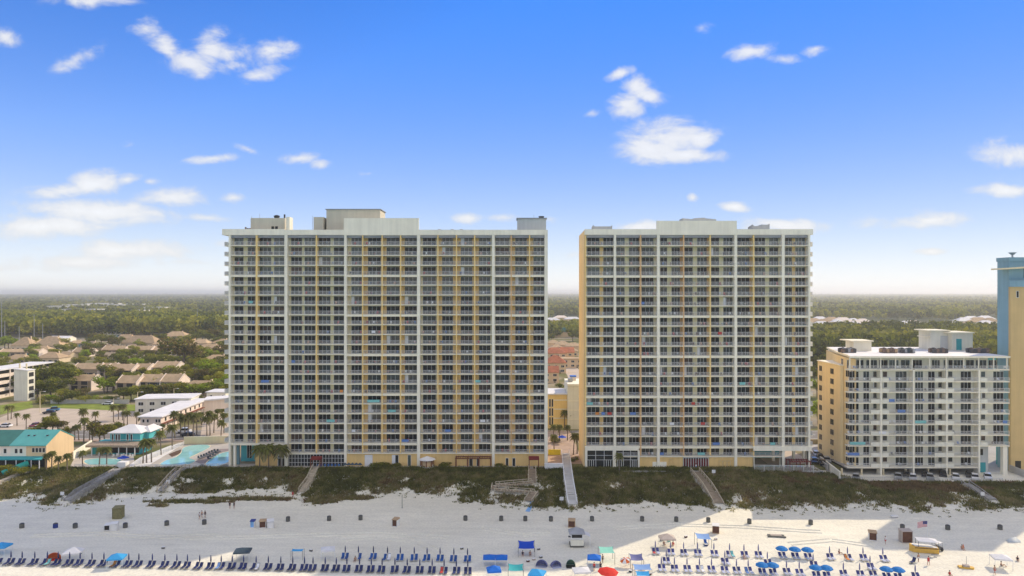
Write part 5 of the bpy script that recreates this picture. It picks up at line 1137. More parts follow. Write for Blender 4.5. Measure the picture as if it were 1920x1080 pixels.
# trees and bushes of the town
GT = 'dark oaks behind the galleried motel'
for i, (px, py, h, w_) in enumerate([(12,742,11,1.3),(28,736,12,1.4),(50,738,13,1.4),(66,730,12,1.5),(84,728,13.5,1.5),(103,728,14,1.5),(120,732,13,1.4),(70,745,9,1.3),(95,745,9.5,1.3),(116,744,9,1.2)]): tree('dark oak of the grove behind the galleried motel, %s from the left' % ordinal(1+sorted([12,28,50,66,84,103,120,70.1,95,116]).index(70.1 if px == 70 else px)), px, py, h, 'oak', 'oak', w_, group=GT)
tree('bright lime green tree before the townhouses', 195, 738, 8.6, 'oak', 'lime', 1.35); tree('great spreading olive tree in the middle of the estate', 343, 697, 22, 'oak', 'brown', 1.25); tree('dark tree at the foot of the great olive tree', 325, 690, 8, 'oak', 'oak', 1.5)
tree('oval dark shrub against the bare lit side wall', 284, 711, 3.6, 'bush', 'oak', 1.0, cat='shrub')
GB = 'bushes along the lot behind the beach road'
bl = [(84,756,5.2,'gold'),(97,754,5.8,'lime'),(110,757,5,'oak'),(122,753,6,'gold'),(135,756,6,'oak'),(148,754,6.4,'brown'),(160,756,5.4,'gold'),(174,754,4.6,'lime'),(188,755,4.2,'gold'),(203,754,4.8,'lime'),(218,755,4.4,'oak'),(232,753,6.6,'oak'),(246,752,7,'oak'),(262,751,7,'gold'),(276,750,7,'oak'),(290,749,7.4,'gold'),(304,748,7,'oak'),(318,750,7.2,'brown'),(332,748,7.6,'gold'),(346,749,7.4,'oak'),(360,747,7.4,'gold'),(374,748,7.8,'lime'),(388,746,7,'gold'),(402,745,7.4,'oak'),(416,744,8,'lime'),(428,746,8,'gold')]
for i, (px, py, h, p_) in enumerate(bl): tree('%s bush in the hedge belt behind the parking lot, %s from the left' % ({'gold': 'olive', 'lime': 'bright', 'oak': 'dark', 'brown': 'brownish'}[p_], ordinal(i+1)), px, py, h, 'bush' if h < 6 else 'oak', p_, 1.35, group=GB, cat='bush', name='bush')
GE = 'garden trees among the townhouses'
el = [(150,690,6,'gold'),(165,672,7,'brown'),(172,664,8,'oak'),(134,664,7,'gold'),(118,666,7,'oak'),(104,672,6,'gold'),(60,672,6,'oak'),(16,654,9,'lime'),(56,655,8,'gold'),(66,660,6,'oak'),(120,655,8,'gold'),(178,645,9,'brown'),(190,648,9,'gold'),(204,648,8,'oak'),(212,652,7,'brown'),(222,650,7,'oak'),(232,668,5,'gold'),(247,670,5,'oak'),(268,672,5,'gold'),(276,682,5,'brown'),(283,690,6,'oak'),(300,686,6,'oak'),(315,684,6,'gold'),(258,690,4.5,'lime'),(242,692,4,'gold'),(300,648,9,'oak'),(290,646,8,'brown'),(344,650,8,'gold'),(356,648,9,'oak'),(368,642,9,'oak'),(380,640,9,'gold'),(392,645,9,'oak'),(404,640,10,'brown'),(418,642,9,'oak'),(380,672,8,'gold'),(372,700,8,'gold'),(384,706,8,'lime'),(395,712,8,'gold'),(407,716,9,'lime'),(418,720,9,'gold'),(428,712,10,'oak'),(414,698,8,'oak'),(404,728,7,'gold'),(420,735,7,'lime'),(350,708,6,'gold'),(338,725,5,'oak'),(238,727,6.5,'oak'),(224,733,6,'oak'),(252,732,6,'oak'),(300,733,6,'gold'),(320,742,5,'oak'),(415,672,8,'brown'),(424,684,8,'oak'),(405,684,7,'oak')]
er = random.Random(31)
for q in range(150):
    py_ = er.uniform(645, 735); px_ = er.uniform(0, 432)
    if abs(py_-690) < 55 and 70 < px_ < 140: continue
    el.append((round(px_, 1), round(py_, 1), er.uniform(4, 7.5), er.choice(['gold', 'gold', 'lime', 'oak', 'brown', 'oak'])))
hn = ['the front row left townhouse', 'the middle front townhouse', 'the lit end gable of the front row', 'the broad hip-roofed house', 'the second row townhouse', 'the bare lit side wall', 'the tall second row townhouse', 'the pale yellow fronted house', 'the roof left of the lime tree', 'the dark porch left of the lime tree', 'the roof right of the lime tree', 'the long low row, left half',
      'the long low row, right half', 'the low house right of the long row', 'the dark carport house', 'the leftmost large hip roof', 'the second large hip roof', 'the long flat tan roof', 'the pyramid-roofed house', 'the half hidden hip roof', 'the wide hip roof', 'the hip house at the pine edge', 'the house right of the great tree', 'the grey carport', 'the green-grey pavilion', 'the far roof right of the great tree', 'the small tan roof at the tower edge']
near_h = [min(range(len(H)), key=lambda j: math.hypot(H[j][1]-q[0], 2*(H[j][2]-6-q[1]))) for q in el]
TONE = {'gold': 'olive', 'lime': 'bright green', 'oak': 'dark', 'brown': 'brownish'}
for i, (px, py, h, p_) in enumerate(el):
    same = sorted([j for j in range(len(el)) if near_h[j] == near_h[i] and el[j][3] == p_], key=lambda j: el[j][0])
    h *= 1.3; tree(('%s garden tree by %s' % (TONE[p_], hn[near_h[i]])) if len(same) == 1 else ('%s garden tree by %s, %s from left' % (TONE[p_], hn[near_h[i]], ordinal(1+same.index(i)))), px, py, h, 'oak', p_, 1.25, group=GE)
GP = 'trees beyond the white block'
for i in range(34):
    px = 1532 + i*10.5 + rnd.uniform(-4, 4); py = rnd.uniform(664, 716) if px < 1580 else rnd.uniform(648, 664)
    tree('pine standing beyond the white block, %s from the left' % ordinal(i+1), px, py, rnd.uniform(13, 18), 'pine', rnd.choice(['oak', 'gold', 'brown']), 1.5, group=GP)
for px, py, h, lab in ((1532,745,9,'bright tree squeezed between tower and white block, upper'),(1534,795,9,'bright tree squeezed between tower and white block, lower'),(1527,720,10,'dark tree squeezed between tower and white block')): tree(lab, px, py, h, 'oak', 'lime' if 'bright' in lab else 'oak', 1.0)
for px, py, h, lab in ((1074,640,13,'big dark tree right of the green roof'),(1034,640,8,'small tree left of the green roof'),(1049,728,4.5,'shrub by the red roofs'),(1040,830,3,'round shrub by the driveway'),(1078,866,2.2,'dark planting at the right tower corner')): tree(lab, px, py, h, 'oak' if h > 5 else 'bush', 'oak', 1.3)
GS = 'shrubs behind the teal house'
for i, (px, py, h) in enumerate([(62,812,3.4),(74,814,4),(86,813,5.2),(98,812,6),(108,813,5),(120,812,3.4),(132,812,3),(187,829,7),(196,828,6),(214,806,4),(222,805,4),(4,822,3),(20,822,3),(34,820,3),(46,818,3.2),(205,812,4)]):
    tree('roundish shrub behind the teal-roofed house and bar, %s from the left' % ordinal(1+sorted([62,74,86,98,108,120,132,187,196,214,222,4,20,34,46,205]).index(px)), px, py, h, 'bush' if h < 5 else 'oak', rnd.choice(['oak', 'gold', 'brown']), 1.3, group=GS, cat='shrub', name='shrub')
for i, (px, py, h) in enumerate([(8,886,3.2),(24,888,3.4),(40,890,3),(54,884,2.2),(66,880,2.4),(16,878,2.6)]): tree('leafy shrub in front of the teal-roofed house, %s from the left' % ordinal([1,3,4,5,6,2][i]), px, py, h, 'bush', 'gold', 1.4, group='shrubs before the teal house', cat='shrub', name='shrub')

# walls, fences and pools
def wall_run(label, p0, p1, h, key, name='wall', cat='wall', th=.25, z=0.0, posts=0, post_key=None, mesh_gap=False):
    x0, y0 = p0; x1, y1 = p1; L_ = math.hypot(x1-x0, y1-y0); t = thing(name, label, cat, (x0, y0, z), math.atan2(y1-y0, x1-x0))
    if mesh_gap:
        n = max(1, int(round(L_/3)))
        for i in range(n):
            m = MB().use(key).box(L_*i/n+.05, -.03, h-.1, L_*(i+1)/n-.05, .03, h); m.box(L_*i/n+.05, -.03, .08, L_*(i+1)/n-.05, .03, .16)
            for j in range(int(L_/n/.16)): m.box(L_*i/n+.08+.16*j, -.015, .16, L_*i/n+.12+.16*j, .015, h-.1)
            part('panel', m, t)
        for i in range(n+1): part('post', MB().use(post_key or key).box(L_*i/n-.05, -.05, -.4, L_*i/n+.05, .05, h+.05), t)
    else:
        part('panel', MB().use(key).box(0, -th/2, -.4, L_, th/2, h), t); part('coping', MB().use(post_key or key).box(-.05, -th/2-.06, h, L_+.05, th/2+.06, h+.1), t)
    return t
wall_run('grey wall between the hedge and the lawn strip', G(95,757), G(242,757), 1.8, 'concrete'); wall_run('cream wall with hedge behind the lagoon pool', G(345,833), G(428,831), 2.4, 'cream_stucco', post_key='slab_edge')
wall_run('pale curved ramp wall left of the bar', G(137,861), G(172,838), 2.2, 'white_stucco'); wall_run('white picket fence along the pool path', G(252,874), G(345,835), 1.3, 'rail_white', 'fence', 'fence', mesh_gap=True)
wall_run('white seaward fence below the lagoon pools', G(252,879), G(428,877), 1.2, 'rail_white', 'fence', 'fence', mesh_gap=True); wall_run('low glass fence before the bar pool', G(140,878), G(238,878), 1.1, 'rail_white', 'fence', 'fence', mesh_gap=True)
wall_run('white fence before the open pool hall of the right tower', (XA(1416,193.6), 194.3), (XA(1530,192), 193.5), 1.9, 'rail_white', 'fence', 'fence', mesh_gap=True)
wall_run('slanting white fence from tower corner to parking deck', (XA(1538,206), 206), (XA(1575,188.5), 188.5), 2.0, 'white_stucco', z=-.6); wall_run('slanting pale wall behind the white tower fence', (XA(1520,210), 210), (XA(1552,197), 197), 1.2, 'concrete', z=0)
wall_run('long glazed fence along the parking deck', (XA(1576,188.5), 188.5), (XA(1760,188.5), 188.5), 1.5, 'grey_metal', 'fence', 'fence', z=-1.45, mesh_gap=True, post_key='rail_white'); wall_run('white rail fence along the right half of the parking deck', (XA(1761,188.4), 188.4), (XA(1880,188.4), 188.4), 1.2, 'rail_white', 'fence', 'fence', z=-1.45, mesh_gap=True)
wall_run('pale wall between white block and gold tower', (XA(1893,199), 199), (XA(1935,190), 190), 2.0, 'concrete', z=-1.4)
wall_run('bright yellow board wall between the towers', G(1028,853), G(1051,853), 1.6, 'sign_yellow'); wall_run('white boxy kiosk wall at the ramp head', (XA(1021,196.4), 196.6), (XA(1056,196.4), 196.6), 2.0, 'box_white', post_key='box_white', th=1.0, z=-.4)
wall_run('retaining wall along the left tower terrace', (-92,197.1), (10.4,197.1), .25, 'concrete', z=-.2); wall_run('retaining wall along the right tower terrace', (21.5,194.1), (88.5,194.1), .3, 'concrete', z=-.2)
def poly_px(pts, z=0.0): return [G(px, py, z) for px, py in pts]
def smooth_poly(pts, n=4):
    out = []; m = len(pts)
    for i in range(m):
        p0, p1, p2, p3 = [np.array(pts[(i+k-1) % m]) for k in range(4)]
        for j in range(n):
            t = j/n; out.append(tuple(.5*((2*p1) + (-p0+p2)*t + (2*p0-5*p1+4*p2-p3)*t*t + (-p0+3*p1-3*p2+p3)*t**3)))
    return out
def flat(name, pts, key, z):
    m = MB().use(key); m.add([(x, y, z) for x, y in pts], [tuple(range(len(pts)))]); 
    o = struct(name, m); o.data.polygons[0].select = True
    if o.data.polygons[0].normal.z < 0: o.data.flip_normals()
    return o
flat('pool_deck', poly_px([(225,877),(250,868),(300,846),(335,830),(432,830),(432,877)]), 'pool_deck', .03); flat('pool_deck', poly_px([(130,878),(140,858),(175,850),(250,852),(252,866),(236,878)]), 'pool_deck', .035); flat('hotel_path', poly_px([(236,877),(262,858),(318,836),(342,830),(336,838),(280,872),(262,878)]), 'roof_white', .045)
def pool(label, pts, rim=.4):
    pp = smooth_poly(poly_px(pts), 4); cx = sum(p[0] for p in pp)/len(pp); cy = sum(p[1] for p in pp)/len(pp)
    t = thing('swimming_pool', label, 'pool', (cx, cy, 0)); big = [((x-cx)*1.0 + (x-cx)/max(.1, math.hypot(x-cx, y-cy))*rim, (y-cy) + (y-cy)/max(.1, math.hypot(x-cx, y-cy))*rim) for x, y in pp]
    m = MB().use('cream_stucco'); m.add([(x, y, .055) for x, y in big], [tuple(range(len(big)))]); o = part('coping', m, t); w_ = MB().use('pool_water'); w_.add([(x-cx, y-cy, .065) for x, y in pp], [tuple(range(len(pp)))]); o2 = part('water', w_, t)
    for q in (o, o2):
        if q.data.polygons[0].normal.z < 0: q.data.flip_normals()
pool('turquoise lagoon pool with curved edge beside the left tower', [(344,840),(362,835),(384,834),(394,837),(386,843),(368,852),(355,859),(366,864),(352,871),(322,873),(300,872),(310,864),(330,857),(340,849)])
pool('second pale lagoon pool under the left tower corner', [(386,872),(394,862),(410,852),(428,847),(436,849),(434,862),(420,870),(404,874)]); pool('turquoise pool in front of the teal bar', [(158,864),(178,860),(205,860),(226,862),(226,868),(214,872),(190,873),(166,871)])
pool('indoor pool under the right tower corner', [(1420,874),(1470,873),(1505,874),(1506,880),(1470,882),(1424,881)])
flat('sun_deck', poly_px([(366,866),(385,850),(400,843),(432,841),(432,845),(410,850),(392,862),(384,873)]), 'dark_deck', .05); flat('mulch_bed', poly_px([(316,852),(330,846),(340,843),(338,851),(322,857)]), 'mulch', .05)
def sun_bed():
    m = MB().use('canopy_slate').cb(0, -.2, .3, .6, 1.3, .1); m.prism([(-.3,.45),(.3,.45),(.3,.55),(-.3,.55)], [.35]*4, [.95]*4); m.use('grey_metal')
    for x in (-.25, .25): m.cb(x, -.7, 0, .05, .05, .3); m.cb(x, .4, 0, .05, .05, .3)
    return m.mesh('sun_bed')
sbm_ = sun_bed()
for i, (px, py) in enumerate([(374,861),(379,859),(384,857),(389,855),(394,852),(399,850),(404,848),(396,859),(401,856),(406,852),(392,862),(410,848)]):
    x, y = G(px, py); tag(ob('sun_bed', sbm_, None, (x, y, .05), R(60)), 'grey sun bed on the dark deck between pools, %s from the left' % ordinal(1+sorted([374,379,384,389,394,399,404,396,401,406,392,410]).index(px)), 'sun bed', 'sun beds between the lagoon pools')
def umbrella_closed_roof(label, px, py, key, w=2.6, h=2.6, z=0.0):
    x, y = G(px, py, z); t = thing('garden_umbrella', label, 'umbrella', (x, y, z)); part('pole', MB().use('white_paint').cone(0, 0, 0, h, .04, .04, 6), t); part('canopy', MB().use(key).cone(0, 0, h-.55, h+.1, w/2, .05, 8), t)
umbrella_closed_roof('royal blue umbrella at the bar pool gate', 231, 874, 'canopy_royal', 3.4, 3.0); umbrella_closed_roof('dark blue umbrella at the driveway between the towers', 1054, 832, 'canopy_royal', 3.2, 2.8)
m = MB().use('box_white').box(-1.2, -1, 0, 1.2, 1, 2.3); tag(ob('gate_kiosk', m.mesh('gate_kiosk'), None, (*G(231, 879), -.2)), 'white gate box under the royal blue umbrella', 'kiosk')

# street lamps, poles
def lamp(label, px, py, h, arm=1.6):
    x, y = G(px, py); t = thing('street_lamp', label, 'street lamp', (x, y, 0), 0, 'street lamps'); part('pole', MB().use('cream_stucco').cone(0, 0, 0, h, .16, .10, 8), t); a = part('arm', MB().use('cream_stucco').tube([(0,0,h-.1),(arm*.5,0,h+.1),(arm,0,h+.05)], .06, 6), t); part('lamp_head', MB().use('box_white').box(arm-.1, -.15, h-.05, arm+.7, .15, h+.12), a)
for px, py, h, lab in ((75,774,9,'cream street lamp at the left of the parking lot'),(258,775,9,'cream street lamp left of the long motel roof'),(213,787,8.6,'cream street lamp at the right end of the lot'),(326,755,6.5,'dark street lamp before the grey-white block')): lamp(lab, px, py, h)
for px, py, zt, lab in ((3,645,560,'tall pale pole at the far left edge'),(9,650,602,'thin pole right of the tall pale pole'),(64,640,590,'pale lattice mast at the pine wood'),(80,640,607,'short pale mast right of the lattice mast'),(36,642,612,'grey pole left of the lattice mast'),(370,625,577,'thin white mast in the pines')):
    x, y = G(px, py); z = ZA(zt, y); tag(ob('mast', MB().use('grey_metal').cone(0, 0, 0, z, .34, .2, 6).mesh('mast'), None, (x, y, 0)), lab, 'mast', 'masts at the pine wood')

# cars
def car_mesh_parts(body_key, van=False):
    b = MB().use(body_key); L_, W_ = 4.5, 1.8
    prof = [(-2.25,.35),(-2.25,.80),(-1.45,.92),(1.9,.95),(2.2,.85),(2.25,.35)] if not van else [(-2.4,.35),(-2.4,.95),(-1.6,1.05),(2.3,1.1),(2.4,1.0),(2.4,.35)]
    n = len(prof); b.add([(x, -W_/2, z) for x, z in prof] + [(x, W_/2, z) for x, z in prof], [tuple(range(n-1,-1,-1)), tuple(range(n, 2*n))] + [(i, (i+1) % n, n+(i+1) % n, n+i) for i in range(n)])
    hi = 1.45 if not van else 1.85
    c = MB().use('glass_3').add([(-1.25,-.84,.94),(1.75,-.84,.96),(1.75,.84,.96),(-1.25,.84,.94),(-.55,-.68,hi-.04),(1.2,-.68,hi-.04),(1.2,.68,hi-.04),(-.55,.68,hi-.04)], [(0,1,5,4),(1,2,6,5),(2,3,7,6),(3,0,4,7),(4,5,6,7)])
    r_ = MB().use(body_key).box(-.6, -.7, hi-.04, 1.25, .7, hi+.04)
    wh = MB().use('tyre').tube([(0,-.1,0),(0,.1,0)], .33, 12)
    return b.mesh('body'), c.mesh('cabin_glass'), r_.mesh('roof'), wh.mesh('wheel')
CARS = {}
def car(label, x, y, rz, key, z=0.0, van=False, group='parked cars'):
    k_ = (key, van)
    if k_ not in CARS: CARS[k_] = car_mesh_parts(key, van)
    b, c, r_, wh = CARS[k_]; t = thing('parked_car', label, 'van' if van else 'car', (x, y, z), R(rz), group)
    ob('body', b, t); ob('cabin_glass', c, t); ob('roof', r_, t)
    for wx in (-1.4, 1.4):
        for wy in (-.85, .85): ob('wheel', wh, t, (wx, wy, .33))
for px, py, rz, key, van, lab in [(100,771,20,'car_blue',True,'pale blue pickup parked by the left street lamp'),(92,776,10,'car_dark',False,'dark car in front of the pale blue pickup'),(10,801,0,'car_white',False,'white car parked at the far left of the road'),(66,800,90,'car_red',False,'dark red car at the left of the lot'),(70,805,5,'car_white',False,'white car just below the dark red car'),
        (202,759,0,'car_white',False,'white car on the lawn edge right of the wall'),(345,812,0,'car_white',True,'white van at the motel court fence'),(352,818,0,'car_dark',False,'dark car beside the white van at the fence'),(372,790,80,'car_dark',False,'dark car in the motel court'),(398,788,80,'car_silver',False,'silver car in the motel court'),
        (345,701,30,'car_white',False,'white car in the townhouse drive'),(305,671,0,'car_white',False,'white car before the low tan house'),(132,651,0,'car_white',False,'white car by the workshop'),(126,653,0,'car_silver',False,'silver car by the workshop')]: car(lab, *G(px, py), rz, key, .06, van)
for px, y, rz, key, lab in [(1605,181,62,'car_silver','silver car at the left end of the parking deck'),(1684,181.6,60,'car_silver','silver car third bay of the parking deck'),(1700,183.4,60,'car_dark','dark car under the white block edge'),(1712,180.6,58,'car_white','white car in the middle of the parking deck'),(1735,183.6,60,'car_dark','dark-roofed car behind the paired silver cars'),(1744,181,62,'car_silver','silver car right of the middle on the deck'),
        (1768,184,60,'car_dark','dark car deep in the garage, right'),(1792,181,60,'car_white','white car near the core wall'),(1818,183.2,60,'car_dark','black car by the core wall'),(1828,180.8,60,'car_white','white car by the core wall'),(1852,181.4,60,'car_white','white car left of the corner column')]: car(lab, XA(px, y*KB), y*KB, rz, key, -1.44)
for px, py, key, lab in [(1527,868,'car_dark','black car in the side drive, nearest the tower'),(1538,861,'car_dark','black car in the side drive, second'),(1531,855,'car_white','white car in the side drive'),(1543,872,'car_dark','dark car at the gold flank foot'),(1550,866,'car_silver','silver car at the gold flank foot')]: car(lab, *G(px, py), 75, key, .1)

# ------------------------------------------------------------------ boardwalks over the dune
def walk(label, path, w=1.8, key='grey_wood', rail='grey_wood', solid=False, name='boardwalk', rails=True):
    """path: (pixel x, pixel y, height above the beach datum) points; deck planks, posts and rails as parts"""
    P = [Vector((*G(px, py, z), z)) for px, py, z in path]; o = P[0].copy(); t = thing(name, label, 'boardwalk', tuple(o)); P = [p-o for p in P]
    nplank = 0; pl = {}
    for a, b in zip(P, P[1:]):
        d = b-a; L_ = d.length; hd = Vector((d.x, d.y, 0)).normalized(); sd = Vector((-hd.y, hd.x, 0)); n = max(1, int(L_/.8))
        for i in range(n):
            c = a + d*((i+.5)/n); e = d.normalized()*(L_/n*.41); lift = max(0, Hz(o.x+c.x, o.y+c.y)+.40-(o.z+c.z)); up_ = Vector((0, 0, lift)); m = MB().use(key).beam(tuple(c-e+up_), tuple(c+e+up_), w, .08); part('plank', m, t)
        if rails:
            for s in (-1, 1):
                off = sd*s*w/2
                if solid: m = MB().use(rail).beam(tuple(a+off+Vector((0,0,.5))), tuple(b+off+Vector((0,0,.5))), .08, 1.0)
                else:
                    m = MB().use(rail).beam(tuple(a+off+Vector((0,0,1.1))), tuple(b+off+Vector((0,0,1.1))), .20, .14); m.beam(tuple(a+off+Vector((0,0,.55))), tuple(b+off+Vector((0,0,.55))), .06, .10)
                part('handrail', m, t)
                k = max(1, int(L_/2.2))
                for i in range(k+1): c = a+d*(i/k)+off; part('post', MB().use(rail).box(c.x-.08, c.y-.08, c.z-1.6, c.x+.08, c.y+.08, c.z+1.05), t)
    return t
for lab, path, w, key, rail, solid, nm in WALKS: walk(lab, path, w, key, rail, solid, nm)
x, y = G(992, 952, -3.6); p = [G(985,960,-3.6), G(996,945,-3.5), G(1001,945,-3.5), G(993,961,-3.6)]
m = MB().use('mat_blue')
for i in range(8):
    t0, t1 = i/8, (i+.9)/8
    q = [(p[0][0]+(p[1][0]-p[0][0])*a, p[0][1]+(p[1][1]-p[0][1])*a) for a in (t0, t1)] + [(p[3][0]+(p[2][0]-p[3][0])*a, p[3][1]+(p[2][1]-p[3][1])*a) for a in (t1, t0)]
    m.prism([(a, b) for a, b in q], [Hz(a, b)-.05 for a, b in q], [Hz(a, b)+.10 for a, b in q])
tag(ob('beach_mat', m.mesh('beach_mat')), 'light blue access mat at the foot of the zigzag ramp', 'mat')
for px, py, lab in ((1001,878,'red canopy gate over the zigzag ramp head'),(593,878,'red canopy gate over the lobby walk')):
    x, y = G(px, py); t = thing('entrance_canopy', lab, 'canopy', (x, y, 0)); part('roof', MB().use('red_canvas').prism([(-1.5,-1),(1.5,-1),(1.5,1),(-1.5,1)], 2.6, [2.9,2.9,3.3,3.3]), t)
    for sx in (-1.35, 1.35):
        for sy in (-.9, .9): part('post', MB().use('red_wood').box(sx-.1, sy-.1, 0, sx+.1, sy+.1, 2.62), t)
x, y = G(801, 878); t = thing('gazebo', 'small white-roofed octagonal kiosk before the left tower', 'gazebo', (x, y, 0)); part('roof', MB().use('roof_white').cone(0, 0, 2.6, 3.5, 2.5, .2, 8), t)
for k in range(8): a = k*math.pi/4; part('post', MB().use('red_wood').box(1.9*math.cos(a)-.12, 1.9*math.sin(a)-.12, .4, 1.9*math.cos(a)+.12, 1.9*math.sin(a)+.12, 2.62), t)
part('base', MB().use('white_paint').cone(0, 0, 0, .7, 2.3, 2.3, 8), t); part('bar', MB().use('peach_stucco').cone(0, 0, .7, 2.0, 1.4, 1.4, 8), t)
def pergola(label, pxa, pxb, y, h, key, d=2.2, z=0.0):
    xa, xb = XA(pxa, y), XA(pxb, y); t = thing('pergola', label, 'pergola', ((xa+xb)/2, y, z)); w = (xb-xa)/2; n = max(2, int(w*2/2.8))
    for i in range(n+1):
        for yy in (-d/2, d/2): part('post', MB().use(key).box(-w+2*w*i/n-.1, yy-.1, 0, -w+2*w*i/n+.1, yy+.1, h), t)
    for yy in (-d/2, d/2): part('beam', MB().use(key).box(-w-.2, yy-.09, h, w+.2, yy+.09, h+.25), t)
    for i in range(int(w*2/.7)+1): part('rafter', MB().use(key).box(-w+.7*i-.05, -d/2-.3, h+.25, -w+.7*i+.05, d/2+.3, h+.4), t)
pergola('red-brown pergola along the left tower ground floor', 855, 920, 198.9, 2.7, 'red_wood'); pergola('dark red pergola beside the open pool hall', 1478, 1516, 192.2+3.4, 2.6, 'red_canvas', 2.4)
for i, px in enumerate((647, 654, 661, 668, 675)):
    x, y = XA(px, 198.3), 198.3; m = MB().use('canopy_slate').cone(0, 0, .9, 1.5, .75, .05, 8).use('grey_metal').cone(0, 0, 0, .9, .04, .04, 6); tag(ob('table_umbrella', m.mesh('table_umbrella'), None, (x, y, .03)), 'small slate parasol on the left tower terrace, %s from the left' % ordinal(i+1), 'umbrella', 'slate parasols on the terrace')
for px, py, h, lab in [(720,877,1.2,'low shrub bed left of the glass door on the terrace'),(742,877,1.0,'low shrub bed under the glass door'),(835,877,1.0,'low shrub bed right of the white kiosk'),(940,878,1.0,'low shrub bed before the left tower right end'),(705,877,1.1,'low shrub bed by the white terrace door'),(1265,883,.9,'low hedge before the right tower service door'),(1395,883,.9,'low hedge left of the open pool hall')]: tree(lab, px, py, h*2.1, 'bush', 'oak', 2.2, cat='shrub', name='shrub')
x, y = G(560, 874); m = MB().use('swim_blue')
for i in range(7): m.cb(XA(596+6.5*i, 198.6), 198.6, .45, .5, .5, .06); m.cb(XA(596+6.5*i, 198.6), 198.85, .5, .5, .05, .5)
stuff('terrace_chairs', m.mesh('terrace_chairs'))

# ------------------------------------------------------------------ loungers in pairs, each pair with a furled umbrella
def lounger_meshes(back, seat, frame):
    f = MB().use(frame)
    for x in (-.33, .33): f.box(x-.03, -1.05, .26, x+.03, .28, .33); f.box(x-.03, -.95, 0, x+.03, -.88, .27); f.box(x-.03, .15, 0, x+.03, .22, .27); f.beam((x, .22, .3), (x, .78, 1.02), .06, .06)
    f.box(-.36, -1.08, .26, .36, -1.02, .33)
    s = MB().use(seat); s.prism([(-.31,-1.03),(.31,-1.03),(.31,.25),(-.31,.25)], .32, .40)
    b = MB().use(back); b.add([(-.31,.20,.36),(.31,.20,.36),(.31,.76,1.06),(-.31,.76,1.06),(-.31,.27,.31),(.31,.27,.31),(.31,.83,1.01),(-.31,.83,1.01)], [(0,1,2,3),(7,6,5,4),(0,4,5,1),(1,5,6,2),(2,6,7,3),(3,7,4,0)])
    return f.mesh('frame'), s.mesh('seat'), b.mesh('backrest')
LK = {'navy': lounger_meshes('navy_fabric', 'navy_fabric', 'grey_wood'), 'blue': lounger_meshes('blue_fabric', 'blue_fabric', 'rail_white'), 'pale': lounger_meshes('shaded_fabric', 'pale_sunlit_fabric', 'rail_white')}  # last kind: one blue fabric, sunlit seat and shaded back put into the colours
um = (MB().use('wood').cone(0, 0, -.3, 2.55, .04, .035, 6).mesh('pole'), MB().use('navy_fabric').tube([(0,0,1.1),(0,0,1.4),(0,0,2.1),(0,0,2.5)], [.08,.14,.11,.03], 7).mesh('furled_canopy'))
um2 = (um[0], MB().use('canopy_violet').tube([(0,0,1.1),(0,0,1.4),(0,0,2.1),(0,0,2.5)], [.08,.14,.11,.03], 7).mesh('furled_canopy'))
def open_um(key):
    c = MB().use(key); n = 8; r_ = 1.25
    ring = [(r_*math.cos(2*math.pi*k/n), r_*math.sin(2*math.pi*k/n), 1.72) for k in range(n)]; mid = [(r_*.55*math.cos(2*math.pi*k/n), r_*.55*math.sin(2*math.pi*k/n), 2.08) for k in range(n)]; low = [(x*1.0, y*1.0, 1.56) for x, y, z in ring]
    c.add(ring+mid+[(0,0,2.22)]+low, [(k, (k+1)%n, n+(k+1)%n, n+k) for k in range(n)] + [(n+k, n+(k+1)%n, 2*n) for k in range(n)] + [(2*n+1+k, 2*n+1+(k+1)%n, (k+1)%n, k) for k in range(n)])
    return (MB().use('wood').cone(0, 0, -.3, 2.2, .035, .03, 6).mesh('pole'), c.mesh('canopy'))
UMO = open_um('umbrella_blue')
def lounger(label, x, y, kind, group, rz=0.0):
    t = thing('sun_lounger', label, 'sun lounger', (x, y, Hz(x, y)), rz, group); t.scale = (.9, .92, .92); f, s, b = LK[kind]; ob('frame', f, t); ob('seat', s, t); ob('backrest', b, t); return t
def pair(row, n, px, py, kind, open_=False, gap=.42, left=True, right=True):
    """py: where the foot of the umbrella pole stands"""
    x, y = G(px, py, -3.85); g = 'loungers of the ' + row; w = ordinal(n)
    jx = rnd.uniform(-.06, .06)
    if left: lounger('%s lounger, left of the %s pair from the left, %s' % (NM[kind], w, row), x-gap+jx, y-.15+rnd.uniform(-.1, .1), kind, g, rnd.uniform(-.10, .10))
    if right: lounger('%s lounger, right of the %s pair from the left, %s' % (NM[kind], w, row), x+gap+jx, y-.15+rnd.uniform(-.1, .1), kind, g, rnd.uniform(-.06, .06))
    t = thing('beach_umbrella', ('open blue umbrella' if open_ else 'furled umbrella') + ' at the %s pair from the left, %s' % (w, row), 'umbrella', (x, y+.35, Hz(x, y)), rnd.uniform(0, .7), 'umbrellas of the ' + row)
    pl_, cn = UMO if open_ else (um if kind == 'navy' or kind == 'blue' else um2); ob('pole', pl_, t); ob('canopy' if open_ else 'furled_canopy', cn, t)
NM = {'navy': 'dark navy', 'blue': 'royal blue', 'pale': 'sunlit-tinted blue'}
ROWL = [-4,18.3,39.3,63,86.7,107,128.6,148.3,170.6,193,218,239.7,258.6,284,307.5,330,350,373,394,413.4,434,455.6,479,502,525.5,548,570,586,609,629.7,649.6,673.5,695.5,715.8,739.9,763,786.7,810,832.4,855.4,876.8]
for i, px in enumerate(ROWL): pair('long front row', i+1, px, 1057.5+.0195*px, 'navy')
for i, px in enumerate([646.6,671.4,699.5,726,750,776.3,800.4,824.8,850.7,876.4]): pair('bright middle row', i+1, px, 1047.5+.022*(px-646), 'blue', left=i != 1)
